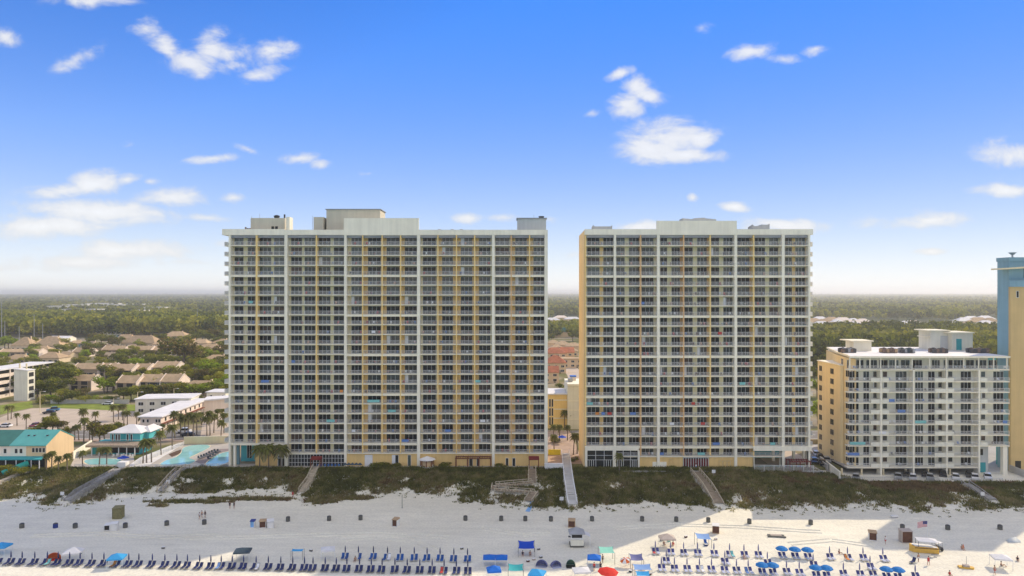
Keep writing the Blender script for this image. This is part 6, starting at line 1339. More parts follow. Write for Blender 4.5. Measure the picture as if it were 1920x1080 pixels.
RA = [(1229.5,1038.5,0),(1258,1040,0),(1282.6,1041,0),(1308.8,1042,0),(1339.5,1043,0),(1369,1044,0),(1396,1045,0),(1423,1045.5,0),(1467,1046.5,1),(1491.5,1047.5,1),(1515.4,1048.5,1),(1557,1049,0),(1590.6,1050,0),(1619.7,1050.5,0),(1657,1051.5,0)]
for i, (px, py, o_) in enumerate(RA): pair('upper sunny row', i+1, px, py, 'pale', bool(o_))
RB = [(1240.7,1069,0),(1265.4,1070,0),(1289,1071,0),(1312.5,1071.5,0),(1335,1072,0),(1359,1073,0),(1382,1074,0),(1404,1074.5,0),(1430,1077,1),(1450,1077.5,1),(1476,1076.5,0),(1500,1077.5,0),(1531,1082,1),(1551,1083,1),(1583,1080,0),(1613.5,1081,0),(1638,1081.5,0),(1664,1085,1),(1686,1086,1),(1718,1084,0)]
for i, (px, py, o_) in enumerate(RB): pair('lower sunny row', i+1, px, py, 'pale', bool(o_))
for i, (px, py) in enumerate([(1250,1056),(1360,1057.5),(1440,1060),(1526,1063.5),(1633,1067)]): pair('loose in-between row', i+1, px, py, 'pale')

for (row, n, px, py, kind, side, key, nm) in [('long front row', 10, 218, 1061.7, 'navy', -1, 'towel_orange', 'orange'), ('long front row', 5, 86.7, 1059.2, 'navy', 1, 'towel_aqua', 'aqua'), ('long front row', 19, 413.4, 1065.5, 'navy', -1, 'canopy_pale_blue', 'pale blue'), ('long front row', 22, 479, 1066.8, 'navy', 1, 'towel_white', 'white'),
        ('long front row', 38, 832.4, 1073.7, 'navy', -1, 'towel_red', 'red'), ('bright middle row', 4, 726, 1049.2, 'blue', 1, 'towel_white', 'white'), ('upper sunny row', 1, 1229.5, 1038.5, 'pale', -1, 'towel_red', 'red'), ('upper sunny row', 6, 1369, 1044, 'pale', 1, 'towel_aqua', 'aqua'), ('upper sunny row', 13, 1590.6, 1050, 'pale', -1, 'towel_orange', 'orange'), ('lower sunny row', 4, 1312.5, 1071.5, 'pale', 1, 'towel_white', 'white'), ('lower sunny row', 8, 1404, 1074.5, 'pale', -1, 'towel_blue', 'blue')]:
    x, y = G(px, py, -3.85); z = Hz(x, y); m = MB().use(key).box(-.27, -.95, .375, .27, .1, .40); m.quad((-.27, .16, .40), (.27, .16, .40), (.27, .60, .95), (-.27, .60, .95))
    tag(ob('towel', m.mesh('towel'), None, (x+side*.42, y-.15, z)), '%s towel on a lounger of the %s pair from the left, %s' % (nm, ordinal(n), row), 'towel', 'towels on the loungers')

# ------------------------------------------------------------------ shades, tents, umbrellas on the sand
def bpt(px, py, z=-3.85):
    x, y = G(px, py, z); return x, y, Hz(x, y)
def popup(label, px, py, w, d, key, h=1.9, peak=.75, rz=0.0, legs='white_paint'):
    x, y, z = bpt(px, py); t = thing('canopy_tent', label, 'canopy tent', (x, y, z), R(rz)); c = MB().use(key); a, b = w/2, d/2
    c.add([(-a,-b,h),(a,-b,h),(a,b,h),(-a,b,h),(0,0,h+peak),(-a,-b,h-.28),(a,-b,h-.28),(a,b,h-.28),(-a,b,h-.28)], [(0,1,4),(1,2,4),(2,3,4),(3,0,4),(5,6,1,0),(6,7,2,1),(7,8,3,2),(8,5,0,3)]); part('canopy', c, t)
    for sx in (-a, a):
        for sy in (-b, b): part('leg', MB().use(legs).cone(sx*.97, sy*.97, -.2, h, .045, .045, 6), t)
def sail(label, px, py, w, d, key, h0=1.9, h1=2.3, sag=.25, rz=0.0, tilt=0.0):
    x, y, z = bpt(px, py); t = thing('shade_sail', label, 'sun shade', (x, y, z), R(rz)); n = 6; c = MB().use(key); vs_ = []
    for j in range(n+1):
        for i in range(n+1):
            u_, v_ = i/n*2-1, j/n*2-1; pin = 1-.13*(1-abs(v_)**2)*(abs(u_) > .99) ; vs_.append((u_*w/2*(1-.10*(1-v_*v_)), v_*d/2*(1-.12*(1-u_*u_)), h0+(h1-h0)*(j/n) - sag*(1-u_*u_)*(1-v_*v_)*.6 - sag*.5*(1-u_*u_) + tilt*u_))
    c.add(vs_, [(j*(n+1)+i, j*(n+1)+i+1, (j+1)*(n+1)+i+1, (j+1)*(n+1)+i) for j in range(n) for i in range(n)]); part('cloth', c, t, smooth=True)
    for sx in (-1, 1):
        for hy, hh in ((-d/2, h0+tilt*sx), (d/2, h1+tilt*sx)): part('pole', MB().use('dark_metal').tube([(sx*w/2, hy, -.2), (sx*w/2, hy, hh+.05)], .04, 6), t)
def dome(label, px, py, w, key, h=1.35, inner='dark_interior', rz=0.0):
    x, y, z = bpt(px, py); t = thing('beach_tent', label, 'beach tent', (x, y, z), R(rz)); c = MB().use(key); n, m_ = 10, 6; vs_ = []
    for j in range(m_+1):
        for i in range(n+1):
            a = math.pi*i/n; f = math.pi/2*j/m_; vs_.append((w/2*math.cos(a)*(1-.15*j/m_), -.5+1.5*math.sin(f)*(.9 if j < m_ else 1), h*math.sin(a)**.8*math.cos(f)**.6))
    c.add(vs_, [(j*(n+1)+i, j*(n+1)+i+1, (j+1)*(n+1)+i+1, (j+1)*(n+1)+i) for j in range(m_) for i in range(n)]); part('shell', c, t, smooth=True)
    part('groundsheet', MB().use(inner).box(-w/2*.95, -.9, .02, w/2*.95, .6, .05), t)
def umbrella(label, px, py, key, r_=1.3, h=2.0, tilt=(0, 0), stripe=None):
    x, y, z = bpt(px, py); t = thing('beach_umbrella', label, 'umbrella', (x, y, z)); n = 8; P_ = MB().use('white_paint'); top_ = Vector((tilt[0], tilt[1], h)); P_.tube([(0,0,-.3), tuple(top_)], .03, 6); part('pole', P_, t)
    ax = top_.normalized(); sx = ax.cross(Vector((0,1,0))).normalized(); sy = ax.cross(sx); ring = [top_ + (sx*math.cos(2*math.pi*k/n) + sy*math.sin(2*math.pi*k/n))*r_ - ax*.42 for k in range(n)]; mid = [top_ + (sx*math.cos(2*math.pi*k/n) + sy*math.sin(2*math.pi*k/n))*r_*.55 - ax*.1 for k in range(n)]; ap = top_+ax*.06
    for k in range(n):
        c = MB().use(stripe if stripe and k % 2 else key); c.add([tuple(ring[k]), tuple(ring[(k+1) % n]), tuple(mid[(k+1) % n]), tuple(mid[k]), tuple(ap)], [(0,1,2,3), (3,2,4)]); part('canopy_panel', c, t)
popup('bright blue canopy cut by the left photo edge', 3, 1040, 3.0, 2.6, 'canopy_sky', 1.8, .7); popup('white canopy behind the orange tent', 138, 1052, 3.4, 2.8, 'canopy_white', 1.9, .9, 12); popup('bright blue canopy over the long front row, left part', 219, 1062, 3.0, 2.6, 'canopy_sky', 1.9, .75, 10)
dome('orange tent with red stripes by the front row', 101, 1050, 2.6, 'canopy_orange', 1.5, 'canopy_red', 25); popup('dark slate canopy above the front row', 455, 1051, 3.2, 2.6, 'canopy_slate', 2.0, .6, 8); sail('thin light blue shade left of the white canopy', 558, 1049, 2.4, 1.0, 'canopy_sky', 1.8, 1.9, .1)
popup('white square canopy on tall legs left of the bright row', 615, 1050, 2.8, 2.4, 'canopy_white', 2.3, .5, 14)
sail('royal blue shade sail before the long ramp', 987, 1041, 3.4, 2.6, 'canopy_royal', 1.8, 2.5, .3); popup('left half of the twin blue canopy', 917.5, 1060, 2.5, 2.2, 'canopy_blue', 1.7, .5); popup('right half of the twin blue canopy', 940, 1060, 2.5, 2.2, 'canopy_blue', 1.7, .5)
popup('blue canopy with pale side below the twin canopy', 926, 1083, 2.7, 2.4, 'canopy_blue', 1.6, .8, 8); sail('teal striped shade with dark poles', 967, 1083, 2.9, 1.8, 'canopy_teal', 1.7, 2.3, .3); popup('light blue canopy cut by the lower edge', 1007, 1091, 2.9, 2.8, 'canopy_sky', 1.8, .7, -18)
dome('violet half-dome tent, left of two', 1016, 1062, 2.3, 'canopy_violet', 1.4, 'pale_sunlit_fabric', -15); dome('violet half-dome tent, right of two', 1042, 1063, 2.0, 'canopy_violet', 1.3, 'pale_sunlit_fabric', 20); dome('forest green box tent with open front', 1070, 1063, 1.9, 'canopy_forest', 1.5)
popup('white low canopy right of the green tent', 1090, 1083, 3.2, 2.6, 'canopy_white', 1.5, .5, 6); popup('deep blue canopy with pale panel by the mint cabana', 1114, 1062, 2.7, 2.4, 'canopy_blue', 1.8, .65, -8)
sail('mint green cabana roof with netting', 1137, 1054, 3.0, 2.8, 'canopy_mint', 2.3, 2.6, .1); umbrella('large red umbrella cut by the lower edge', 1139, 1090, 'canopy_red', 2.0, 2.3, (.1, -.2)); umbrella('orange and white umbrella left of the violet sail', 1174, 1062, 'canopy_orange', 1.15, 1.7, (-.25, -.35), 'canopy_white')
sail('violet grey shade sail beside the orange umbrella', 1193, 1062, 2.6, 1.9, 'canopy_violet', 1.6, 2.2, .35); sail('pale blue wide shade below the violet sail', 1204, 1083, 3.4, 1.8, 'canopy_pale_blue', 1.9, 2.3, .15); popup('tan peaked canopy with people beneath', 1251, 1026, 3.3, 2.6, 'canopy_tan', 2.0, .85)
sail('sky blue shade sail in the sun, dark shadow below', 1318, 1026, 3.1, 2.1, 'canopy_pale_blue', 2.0, 2.5, .2, tilt=-.1); popup('white canopy at the lower right corner of the beach', 1877, 1064, 3.2, 2.6, 'canopy_white', 2.0, .6, -14); sail('white and blue towel shade under the pale blue shade', 1205, 1092, 2.6, 1.2, 'canopy_sky', 1.6, 2.0, .15)
# wind-blown translucent tarp at far right
m = MB().use('tarp'); 
m.add([(-1.6,-.5,.0),(1.2,-.7,.0),(1.9,.5,.1),(-1.2,.6,.1),(-1.0,-.1,.75),(.4,-.2,1.05),(1.1,.2,.55)], [(0,1,5,4),(1,6,5),(1,2,6),(3,4,5,6,2),(0,4,3)]); tag(ob('tarp', m.mesh('tarp', True), None, bpt(1900, 1017)), 'grey translucent tarp blown over the shaded sand', 'tarp')

# ------------------------------------------------------------------ bins, chests, huts
def bin_meshes(key):
    b = MB().use(key); b.cone(0, 0, 0, .95, .42, .46, 10); 
    for k in range(10): a = 2*math.pi*k/10; b.box(.44*math.cos(a)-.05, .44*math.sin(a)-.05, 0, .44*math.cos(a)+.05, .44*math.sin(a)+.05, .97)
    l = MB().use('dark_metal').cone(0, 0, .97, 1.08, .50, .46, 10); l.cone(0, 0, 1.08, 1.18, .25, .2, 8)
    return b.mesh('body'), l.mesh('lid')
BN = bin_meshes('bin_grey'); BB = bin_meshes('bin_blue')
bins = [(41,990,0),(104,990,1),(141,990,0),(235,989,0),(312.6,985,0),(383,983,0),(540,978,0),(617,976.5,0),(676,975,0),(872.7,976,0),(939.8,977,0),(985,977,0),(1033,977.5,0),(1110,977.5,0),(1204,977.5,0),(1268,978,0),(1328,979,0),(1405,982,0),(1520,984,0),(1777,993,0),(1875,993,0),(1692,992,0)]
for i, (px, py, bl_) in enumerate(bins):
    t = thing('litter_bin', ('blue' if bl_ else 'grey slatted') + ' litter bin on the sand, %s from the left along the dune' % ordinal(1+sorted(b[0] for b in bins).index(px)), 'litter bin', bpt(px, py, -3.55), 0, 'litter bins in a line along the beach'); a, b = BB if bl_ else BN; ob('body', a, t); ob('lid', b, t)
def chest(label, px, py, w, d, h, body, front, rz=0.0, lid=None, name='beach_box', open_=True):
    x, y, z = bpt(px, py, -3.6); t = thing(name, label, 'storage box', (x, y, z), R(rz)); b = MB().use(body); b.box(-w/2, -d/2, 0, w/2, d/2, .15); b.box(-w/2, d/2-.08, .15, w/2, d/2, h); b.box(-w/2, -d/2, .15, -w/2+.08, d/2-.08, h); b.box(w/2-.08, -d/2, .15, w/2, d/2-.08, h); part('body', b, t)
    part('front', MB().use(front).box(-w/2+.1, -d/2+.15, .15, w/2-.1, -d/2+.25, h-.08), t); part('lid', MB().use(lid or body).prism([(-w/2-.05, -d/2-.05), (w/2+.05, -d/2-.05), (w/2+.05, d/2+.05), (-w/2-.05, d/2+.05)], [h]*4, [h+.08, h+.08, h+.30, h+.30]), t)
chest('dark-fronted half of the white box pair on the left sand', 202, 994, 1.2, 1.3, 1.2, 'box_white', 'dark_interior', 12, name='beach_box'); chest('white slant-lidded half of the box pair on the left sand', 214, 994, 1.5, 1.4, 1.5, 'box_white', 'box_white', 18); chest('olive shed below the long grey ramp', 222, 972, 2.1, 1.9, 2.5, 'hut_olive', 'hut_olive', 8, 'hut_olive', 'shed')
chest('white bin-like box with blue drum on top', 474, 989, 1.0, 1.0, 1.5, 'box_white', 'mat_blue', 0, 'bin_blue'); chest('brown-fronted box right of the blue-topped box', 493, 989, 1.5, 1.4, 1.5, 'box_white', 'box_brown', 10, 'box_tan'); chest('white slant box right of the brown-fronted box', 507, 989, 1.5, 1.5, 1.5, 'box_white', 'box_white', 20)
chest('brown-fronted box alone on the mid sand', 742, 987, 1.3, 1.4, 1.6, 'box_white', 'box_brown', -18, 'box_tan'); chest('tan wooden box before the long ramp', 1072, 988, 1.6, 1.4, 1.5, 'box_tan', 'box_brown', -8, 'box_tan'); chest('brown-fronted box in the sun under the stairs', 1342, 999, 1.5, 1.4, 1.7, 'box_tan', 'box_brown', -15, 'box_white'); chest('white-based box with dark front, right of centre sand', 1636, 1012, 1.6, 1.5, 1.7, 'box_white', 'box_brown', -20, 'box_tan')
chest('tan stand with dark base left of the yellow bar boat', 1698, 1016, 2.3, 1.5, 2.5, 'canopy_tan', 'box_brown', 0, 'canopy_tan', 'beach_stand')
# lifeguard hut
x, y, z = bpt(1081, 1024); t = thing('lifeguard_hut', 'white lifeguard hut with grey pyramid roof and dark window', 'lifeguard hut', (x, y, z)); part('base', MB().use('bin_grey').box(-1.5, -1.2, 0, 1.5, 1.2, .45), t); part('cabin', MB().use('box_white').box(-1.3, -1.0, .45, 1.3, 1.2, 2.9), t); part('counter', MB().use('pale_stucco').box(-1.4, -1.6, .45, 1.4, -1.02, 1.6), t)
part('window', MB().use('dark_interior').box(-1.1, -1.05, 1.95, 1.1, -1.01, 2.6), t); part('roof', MB().use('roof_grey').hip(-1.4, -1.1, 1.4, 1.3, 2.95, 3.9, .3), t); part('awning', MB().use('canopy_white').prism([(1.3,-1),(2.9,-1.2),(2.9,1.2),(1.3,1.1)], [2.8,2.2,2.2,2.8], [2.86,2.26,2.26,2.86]), t)
part('post', MB().use('white_paint').cone(2.8, -1.1, 0, 2.2, .05, .05, 6), t); part('side_shelf', MB().use('dark_metal').box(-1.8, -.6, 1.9, -1.32, .2, 2.0), t)
# beach bar boat: yellow counter with white canopy, attendant's table
x, y, z = bpt(1734, 1036); t = thing('beach_kiosk', 'yellow boat-shaped beach kiosk under a white canopy', 'kiosk', (x, y, z), R(-12)); hull = MB().use('yellow_plastic'); hull.prism([(-3.0,0),(-2.3,-.95),(2.4,-.95),(2.6,.95),(-2.3,.95)], .05, [1.55,1.25,1.15,1.15,1.3]); part('hull', hull, t); part('counter', MB().use('box_white').prism([(-2.6,0),(-2.1,-.8),(2.2,-.8),(2.3,.8),(-2.1,.8)], [1.45,1.3,1.2,1.2,1.35], [1.5,1.36,1.26,1.26,1.41]), t)
part('canopy', MB().use('canopy_white').add([(-1.6,-1.2,2.5),(2.4,-1.2,2.4),(2.4,1.2,2.5),(-1.6,1.2,2.6),(.4,0,3.0)], [(0,1,4),(1,2,4),(2,3,4),(3,0,4),(3,2,1,0)]), t)
for sx in (-1.5, 2.3):
    for sy in (-.9, .9): part('post', MB().use('dark_metal').cone(sx, sy, 1.1, 2.5, .04, .04, 6), t)
part('stripe', MB().use('box_brown').box(-2.2, -.98, .95, 2.3, -.955, 1.1), t)
def buggy(label, px, py, rz):
    x, y, z = bpt(px, py); t = thing('beach_buggy', label, 'buggy', (x, y, z), R(rz)); part('body', MB().use('car_dark').box(-1.1, -.6, .35, 1.1, .6, .75).box(-.3, -.55, .75, .5, .55, 1.05), t); part('roof', MB().use('box_white').box(-.8, -.65, 1.75, .8, .65, 1.85), t)
    for sx in (-.75, .75):
        for sy in (-.6, .6): part('post', MB().use('dark_metal').cone(sx, sy, .7, 1.76, .03, .03, 5), t); part('wheel', MB().use('tyre').tube([(sx, sy-.12, .32), (sx, sy+.12, .32)], .32, 10), t)
buggy('dark buggy with white roof right of the yellow kiosk', 1757, 1034, 25)
x, y, z = bpt(1812, 1066); t = thing('pedal_boat', 'yellow paddle sled with grey furled pole on sunny sand', 'boat', (x, y, z), R(-15)); part('hull', MB().use('yellow_plastic').prism([(-1.4,-.5),(1.1,-.5),(1.4,0),(1.1,.5),(-1.4,.5)], .0, .35), t); part('seat', MB().use('canopy_tan').box(-.6, -.4, .35, .5, .4, .7), t); part('mast', MB().use('grey_metal').cone(.1, .3, .3, 2.3, .05, .04, 6), t)
x, y, z = bpt(1455, 1007, -3.7); t = thing('beach_catamaran', 'low grey catamaran frame lying on sunny sand', 'boat', (x, y, z), R(-4)); part('hull', MB().use('bin_grey').prism([(-2.0,-.55),(2.0,-.75),(1.8,-.4),(-1.9,-.25)], .0, .3), t); part('hull', MB().use('grey_wood').prism([(-1.7,.5),(1.9,.4),(1.7,.75),(-1.7,.8)], .0, .3), t); part('deck', MB().use('canopy_tan').box(-1.2, -.3, .3, 1.2, .5, .36), t)
x, y, z = bpt(1677, 970, -3.4); t = thing('rescue_board', 'white upturned dinghy on shaded sand at right', 'boat', (x, y, z), R(6)); part('hull', MB().use('box_white').prism([(-.9,-.35),(.7,-.35),(1.1,0),(.7,.35),(-.9,.35)], [.15]*5, [.55]*5), t); part('skid', MB().use('dark_metal').box(-.8, -.3, 0, .7, -.2, .15), t)
# flag
x, y, z = bpt(1739, 1013, -3.7); t = thing('flag', 'striped red and white flag with blue canton flying by the kiosk', 'flag', (x, y, z)); part('pole', MB().use('white_paint').cone(0, 0, 0, 4.3, .05, .04, 6), t)
def fl(a, b): return (-a*2.3, .18*math.sin(a*5), 4.2-b*1.25-.25*a)
for i in range(13):
    m = MB().use('flag_red' if i % 2 == 0 else 'flag_white')
    for k in range(8): m.quad(fl(k/8, i/13), fl((k+1)/8, i/13), fl((k+1)/8, (i+1)/13), fl(k/8, (i+1)/13))
    part('stripe', m, t)
m = MB().use('flag_blue')
for k in range(4):
    q = [fl(k/10, 0), fl((k+1)/10, 0), fl((k+1)/10, 7/13), fl(k/10, 7/13)]
    for s_ in (-.02, .02): m.quad(*[(a, b+s_, c) for a, b, c in q])
part('canton', m, t)
m = MB().use('flag_white')
for r_ in range(3):
    for c_ in range(4):
        p_ = fl(.05+.09*c_, .08+.16*r_); m.add([(p_[0]-.03, p_[1]-.03, p_[2]), (p_[0], p_[1]-.03, p_[2]-.04), (p_[0]+.03, p_[1]-.03, p_[2]), (p_[0], p_[1]-.03, p_[2]+.04)], [(0,1,2,3)])
o = part('stars', m, t); o['kind'] = 'stuff'
for px, py, h, lab in ((754,954,3.4,'lone thin post standing on the shaded sand'),(951+63,925,0,'')):
    if h: tag(ob('marker_post', MB().use('bin_grey').cone(0, 0, -.3, h, .09, .07, 6).mesh('marker_post'), None, bpt(px, py, -3.5)), lab, 'post')
for px, py, z0, lab in ((117,938,-3.0,'white notice board at the foot of the grey ramp'),(1053,944,-3.0,'white notice board left of the long pale ramp'),(1338,893,-.4,'white marker board right of the brown stairs'),(315,913,-2.2,'white notice board on the weathered steps'),(1842,940,-2.9,'white notice board by the far right stairs')):
    x, y = G(px, py, z0); z = Hz(x, y); t = thing('sign_board', lab, 'sign', (x, y, z), 0, 'beach notice boards'); part('post', MB().use('grey_wood').box(-.05, -.05, -.3, .05, .05, 1.3), t); part('board', MB().use('box_white').box(-.5, -.09, 1.0, .5, -.05, 1.9), t)

# ------------------------------------------------------------------ people
def figure(joints, radii, edges):
    me_ = bpy.data.meshes.new('person_base'); me_.from_pydata(joints, edges, []); o = bpy.data.objects.new('person_base', me_); C.objects.link(o)
    sk = o.modifiers.new('s', 'SKIN'); sk.use_smooth_shade = True
    for v_, r_ in zip(me_.skin_vertices[0].data, radii): v_.radius = (r_, r_)
    me_.skin_vertices[0].data[0].use_root = True; o.modifiers.new('u', 'SUBSURF').levels = 1
    dg = bpy.context.evaluated_depsgraph_get(); out = bpy.data.meshes.new_from_object(o.evaluated_get(dg)); out.name = 'body'; bpy.data.objects.remove(o)
    out.materials.clear(); out.materials.append(M['skin']); return out
def standing(stride=.18, arm=.15):
    J = [(0,0,.95),(0,0,1.15),(0,.0,1.38),(0,0,1.50),(0,-.02,1.62),(0,-.02,1.74),
         (-.10,0,.90),(-.11,-stride*.6,.50),(-.11,-stride,.08),(-.11,-stride-.12,.03),(.10,0,.90),(.11,stride*.4,.50),(.11,stride,.08),(.11,stride-.12,.03),
         (-.20,0,1.40),(-.25,arm*.4,1.13),(-.25,-arm*.3,.88),(-.25,-arm*.5,.78),(.20,0,1.40),(.25,-arm*.4,1.13),(.25,-arm,.90),(.25,-arm*1.2,.80)]
    Rr = [.14,.12,.15,.06,.095,.09,.09,.062,.045,.04,.09,.062,.045,.04,.06,.045,.036,.035,.06,.045,.036,.035]
    E = [(0,1),(1,2),(2,3),(3,4),(4,5),(0,6),(6,7),(7,8),(8,9),(0,10),(10,11),(11,12),(12,13),(2,14),(14,15),(15,16),(16,17),(2,18),(18,19),(19,20),(20,21)]
    return figure(J, Rr, E)
def sitting():
    J = [(0,0,.16),(0,.05,.36),(0,.10,.60),(0,.08,.72),(0,.05,.84),(0,.05,.95),(-.10,-.05,.16),(-.13,-.45,.42),(-.13,-.72,.08),(-.13,-.85,.05),(.10,-.05,.16),(.13,-.45,.40),(.13,-.72,.08),(.13,-.85,.05),
         (-.20,.10,.62),(-.26,.12,.36),(-.22,-.12,.34),(-.20,-.22,.36),(.20,.10,.62),(.27,.14,.36),(.24,.20,.10),(.24,.18,.05)]
    Rr = [.14,.12,.15,.06,.095,.09,.09,.065,.045,.04,.09,.065,.045,.04,.06,.045,.036,.035,.06,.045,.036,.035]
    E = [(0,1),(1,2),(2,3),(3,4),(4,5),(0,6),(6,7),(7,8),(8,9),(0,10),(10,11),(11,12),(12,13),(2,14),(14,15),(15,16),(16,17),(2,18),(18,19),(19,20),(20,21)]
    return figure(J, Rr, E)
FIG = {'stand': standing(.05, .1), 'walk': standing(.24, .22), 'sit': sitting()}
def shorts(key, sit=False):
    m = MB().use(key)
    if sit: m.tube([(0,.02,.10),(0,.03,.30)], [.175,.165], 10)
    else: m.tube([(0,0,.78),(0,0,1.02)], [.20,.165], 10)
    return m.mesh('shorts')
def shirt(key, sit=False):
    m = MB().use(key)
    if sit: m.tube([(0,.04,.30),(0,.10,.66)], [.165,.20], 10)
    else: m.tube([(0,0,1.0),(0,0,1.46)], [.16,.21], 10)
    return m.mesh('shirt')
HAIR = {False: MB().use('hair').tube([(0,.02,1.60),(0,.015,1.72),(0,.0,1.82)], [.085,.115,.05], 8).mesh('hair'), True: MB().use('hair').tube([(0,.09,.82),(0,.085,.93),(0,.07,1.03)], [.085,.115,.05], 8).mesh('hair')}
SHC = {}
def person(label, px, py, pose, sh, top_=None, rz=0.0, z=-3.6, group=None, dz=0.0):
    x, y, zz = bpt(px, py, z); t = thing('person', label, 'person', (x, y, zz+dz), R(rz), group); s = pose == 'sit'; ob('body', FIG[pose], t)
    for k, f in ((sh, shorts), (top_, shirt)):
        if k:
            kk = (k, s, f.__name__)
            if kk not in SHC: SHC[kk] = f(k, s)
            ob(f.__name__, SHC[kk], t)
    ob('hair', HAIR[s], t)
person('left walker of three on the shaded sand', 374, 975, 'walk', 'swim_dark', 'shirt_white', 80); person('middle walker of three in dark shorts', 378.5, 972, 'walk', 'swim_dark', None, 80); person('right walker of three with dark top', 384.5, 972, 'walk', 'swim_dark', 'swim_dark', 80)
person('dark-clad person by the dune island, left of two', 431, 955, 'stand', 'swim_dark', 'swim_dark', 20); person('dark-clad person by the dune island, right of two', 439, 955, 'stand', 'swim_dark', 'swim_dark', -20); person('person in red at the foot of the lobby walk', 549, 931, 'walk', 'swim_red', 'swim_red', 10, -3.0)
person('person in white shirt on the right tower terrace', 1305, 880, 'stand', 'swim_blue', 'shirt_white', 0, 0.05); person('sunbather sitting in the open above the pale loungers', 1574, 1037, 'sit', 'swim_red', None, 30); person('person standing alone right of the dark-front box', 1660, 1020, 'stand', 'swim_red', 'shirt_white', 40)
person('person in red striding below the yellow kiosk', 1741, 1058, 'walk', 'swim_red', 'swim_red', -50); person('fair person standing below the yellow kiosk', 1722, 1052, 'stand', 'shirt_white', None, 20); person('person in red at the shade edge right of the buggy', 1804, 1029, 'sit', 'swim_red', None, 0); person('child in red near the lower right umbrellas', 1781, 1077, 'sit', 'swim_red', 'swim_red', 0)
person('person sitting under the right white canopy', 1878, 1060, 'sit', 'swim_dark', None, 60); person('person seated under the tan canopy, dark red top', 1262, 1022, 'sit', 'swim_red', 'swim_red', -20); person('second person under the tan canopy in blue', 1245, 1021, 'sit', 'swim_blue', None, 10); person('person beneath the royal blue shade sail, left', 980, 1040, 'sit', 'swim_dark', 'swim_dark', 0); person('person beneath the royal blue shade sail, right', 994, 1040, 'sit', 'swim_dark', None, 0)
person('person in red top left of the black chair', 1114, 1069, 'stand', 'swim_dark', 'swim_red', 0); person('person in dark clothes right of the red-topped person', 1126, 1068, 'stand', 'swim_dark', 'swim_dark', 0); person('person beside the mint cabana in dark swimwear', 1130, 1054, 'stand', 'swim_dark', None, 30); person('person sitting before the furled umbrella of the bright row', 666, 1050, 'sit', 'swim_dark', None, 0); person('person lounging at the sky blue sail shadow', 1395, 1046, 'sit', 'swim_dark', None, 0)
person('person in violet clothes near the front row centre', 1204, 1066, 'sit', 'swim_blue', 'swim_dark', 20); person('person under the far right tarp corner', 1908, 1050, 'sit', 'swim_dark', 'swim_dark', -30); person('child walking at the lower right canopy', 1865, 1075, 'walk', 'swim_red', None, 20)
# odds and ends left on the sand
def cooler(label, px, py, key, w=.6, lidk='box_white'):
    x, y, z = bpt(px, py); t = thing('cooler', label, 'cooler', (x, y, z), R(rnd.uniform(-40, 40)), 'coolers and bags on the sand'); part('body', MB().use(key).box(-w/2, -.2, 0, w/2, .2, .36), t); part('lid', MB().use(lidk).box(-w/2-.02, -.22, .36, w/2+.02, .22, .44), t)
for px, py, k, lab in [(1286,1010,'box_brown','small dark bag alone between two shades'),(1342,1014,'canopy_tan','tan bag right of the sky blue sail'),(1014,1047,'bin_grey','dark bag right of the royal blue sail'),(1010,1032,'bin_grey','dark bundle above the violet tents'),(866,1031,'bin_grey','dark bundle above the bright row'),(990,1054,'box_brown','brown bag below the royal blue sail'),(1001,1051,'canopy_tan','pinkish bag below the royal blue sail'),
     (1182,1073,'car_dark','black bag by the pale blue shade'),(1240,1016,'canopy_forest','green cooler under the tan canopy'),(1254,1017,'canopy_mint','mint cooler under the tan canopy'),(1324,1025,'navy_fabric','blue chair bag in the sail shadow'),(150,1040,'canopy_forest','dark green bag right of the white canopy'),(1218,1078,'box_brown','dark bag right of the pale blue shade'),(306,1030,'bin_grey','tiny dark bag above the left front row'),(583,1035,'bin_grey','tiny dark bag left of the square white canopy')]: cooler(lab, px, py, k)
for px, py, rz, lab in ((1712,1056,-55,'dark red striped lounger askew below the kiosk'),): lounger(lab, *G(px, py, -3.85), 'navy', 'stray loungers', R(rz))
lounger('lone blue lounger at the corner of the sky blue sail shadow', *G(1323, 1021, -3.8), 'blue', 'stray loungers')
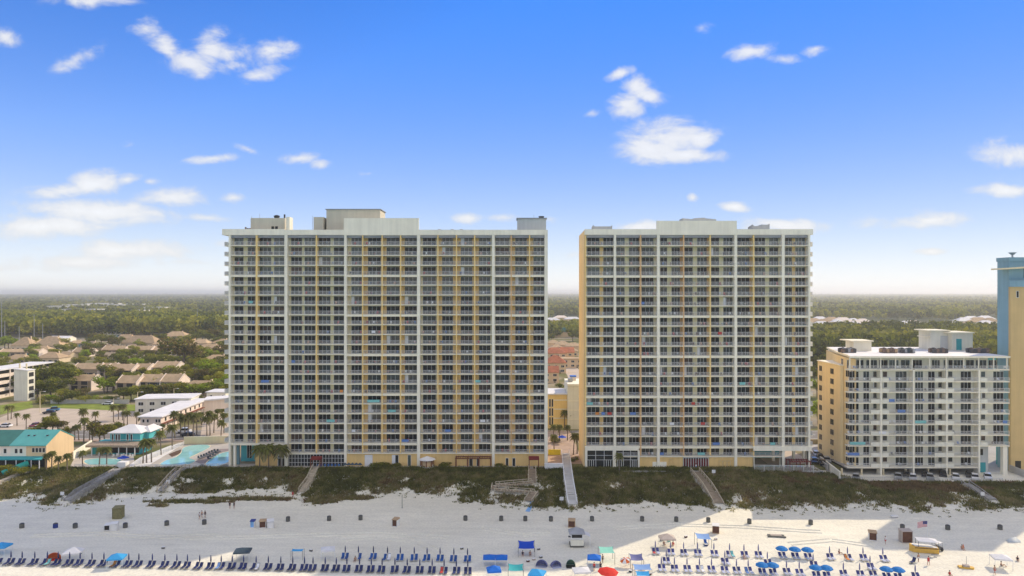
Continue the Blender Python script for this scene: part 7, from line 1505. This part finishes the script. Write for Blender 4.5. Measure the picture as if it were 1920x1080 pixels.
for i, (px, py) in enumerate([(1750,1047),(1757,1044),(1752,1041)]): tag(ob('plank', MB().use('grey_wood').box(-.8, -.1, 0, .8, .1, .08).mesh('plank'), None, bpt(px, py), R(12)), 'loose grey board on the sand below the buggy, %s from the top' % ordinal(3-[1047,1044,1041].index(py)), 'board', 'loose boards by the buggy')
tag(ob('traffic_cone', MB().use('canopy_orange').cone(0, 0, 0, .06, .25, .25, 8).cone(0, 0, .06, .75, .18, .03, 8).mesh('traffic_cone'), None, bpt(1806, 1028)), 'orange cone at the shade edge right of the buggy', 'traffic cone')
# tyre tracks pressed into the sand
def track(pts, off):
    m = MB().use('sand'); P = smooth_poly(pts, 6)[:-6*1] if False else pts
    for a, b in zip(P, P[1:]):
        d = Vector((b[0]-a[0], b[1]-a[1], 0)).normalized(); s_ = Vector((-d.y, d.x, 0))
        for o_ in (-off, off):
            q0 = Vector((a[0], a[1], 0))+s_*o_; q1 = Vector((b[0], b[1], 0))+s_*o_
            for sg in (-1, 1):
                e0 = q0+s_*(sg*.16); e1 = q1+s_*(sg*.16); z0, z1 = Hz(e0.x, e0.y), Hz(e1.x, e1.y); m.add([(e0.x-s_.x*.07, e0.y-s_.y*.07, z0-.02), (e0.x+s_.x*.07, e0.y+s_.y*.07, z0-.02), (e1.x+s_.x*.07, e1.y+s_.y*.07, z1-.02), (e1.x-s_.x*.07, e1.y-s_.y*.07, z1-.02), (e0.x, e0.y, z0+.09), (e1.x, e1.y, z1+.09)], [(0,3,5,4),(1,4,5,2),(0,4,1),(3,2,5)])
    return m
tm = None
for pts in ([(640,1013),(700,1009),(760,1012),(790,1020),(815,1032),(830,1045)], [(840,1008),(720,1002),(600,1004),(460,1008),(330,1010)], [(1150,992),(1260,985),(1400,990),(1560,1000)], [(1480,1020),(1560,1014),(1650,1026)], [(60,1006),(180,1002),(300,1008),(420,1004)], [(900,992),(980,1004),(1040,1000)]):
    P = []
    for i in range(len(pts)-1):
        for t_ in np.linspace(0, 1, 9)[:-1]: P.append(G(pts[i][0]+(pts[i+1][0]-pts[i][0])*t_, pts[i][1]+(pts[i+1][1]-pts[i][1])*t_, -3.7))
    m = track(P, .8)
    if tm is None: tm = m
    else: tm.add(m.v, m.f)
stuff('tyre_tracks', tm.mesh('tyre_tracks'))
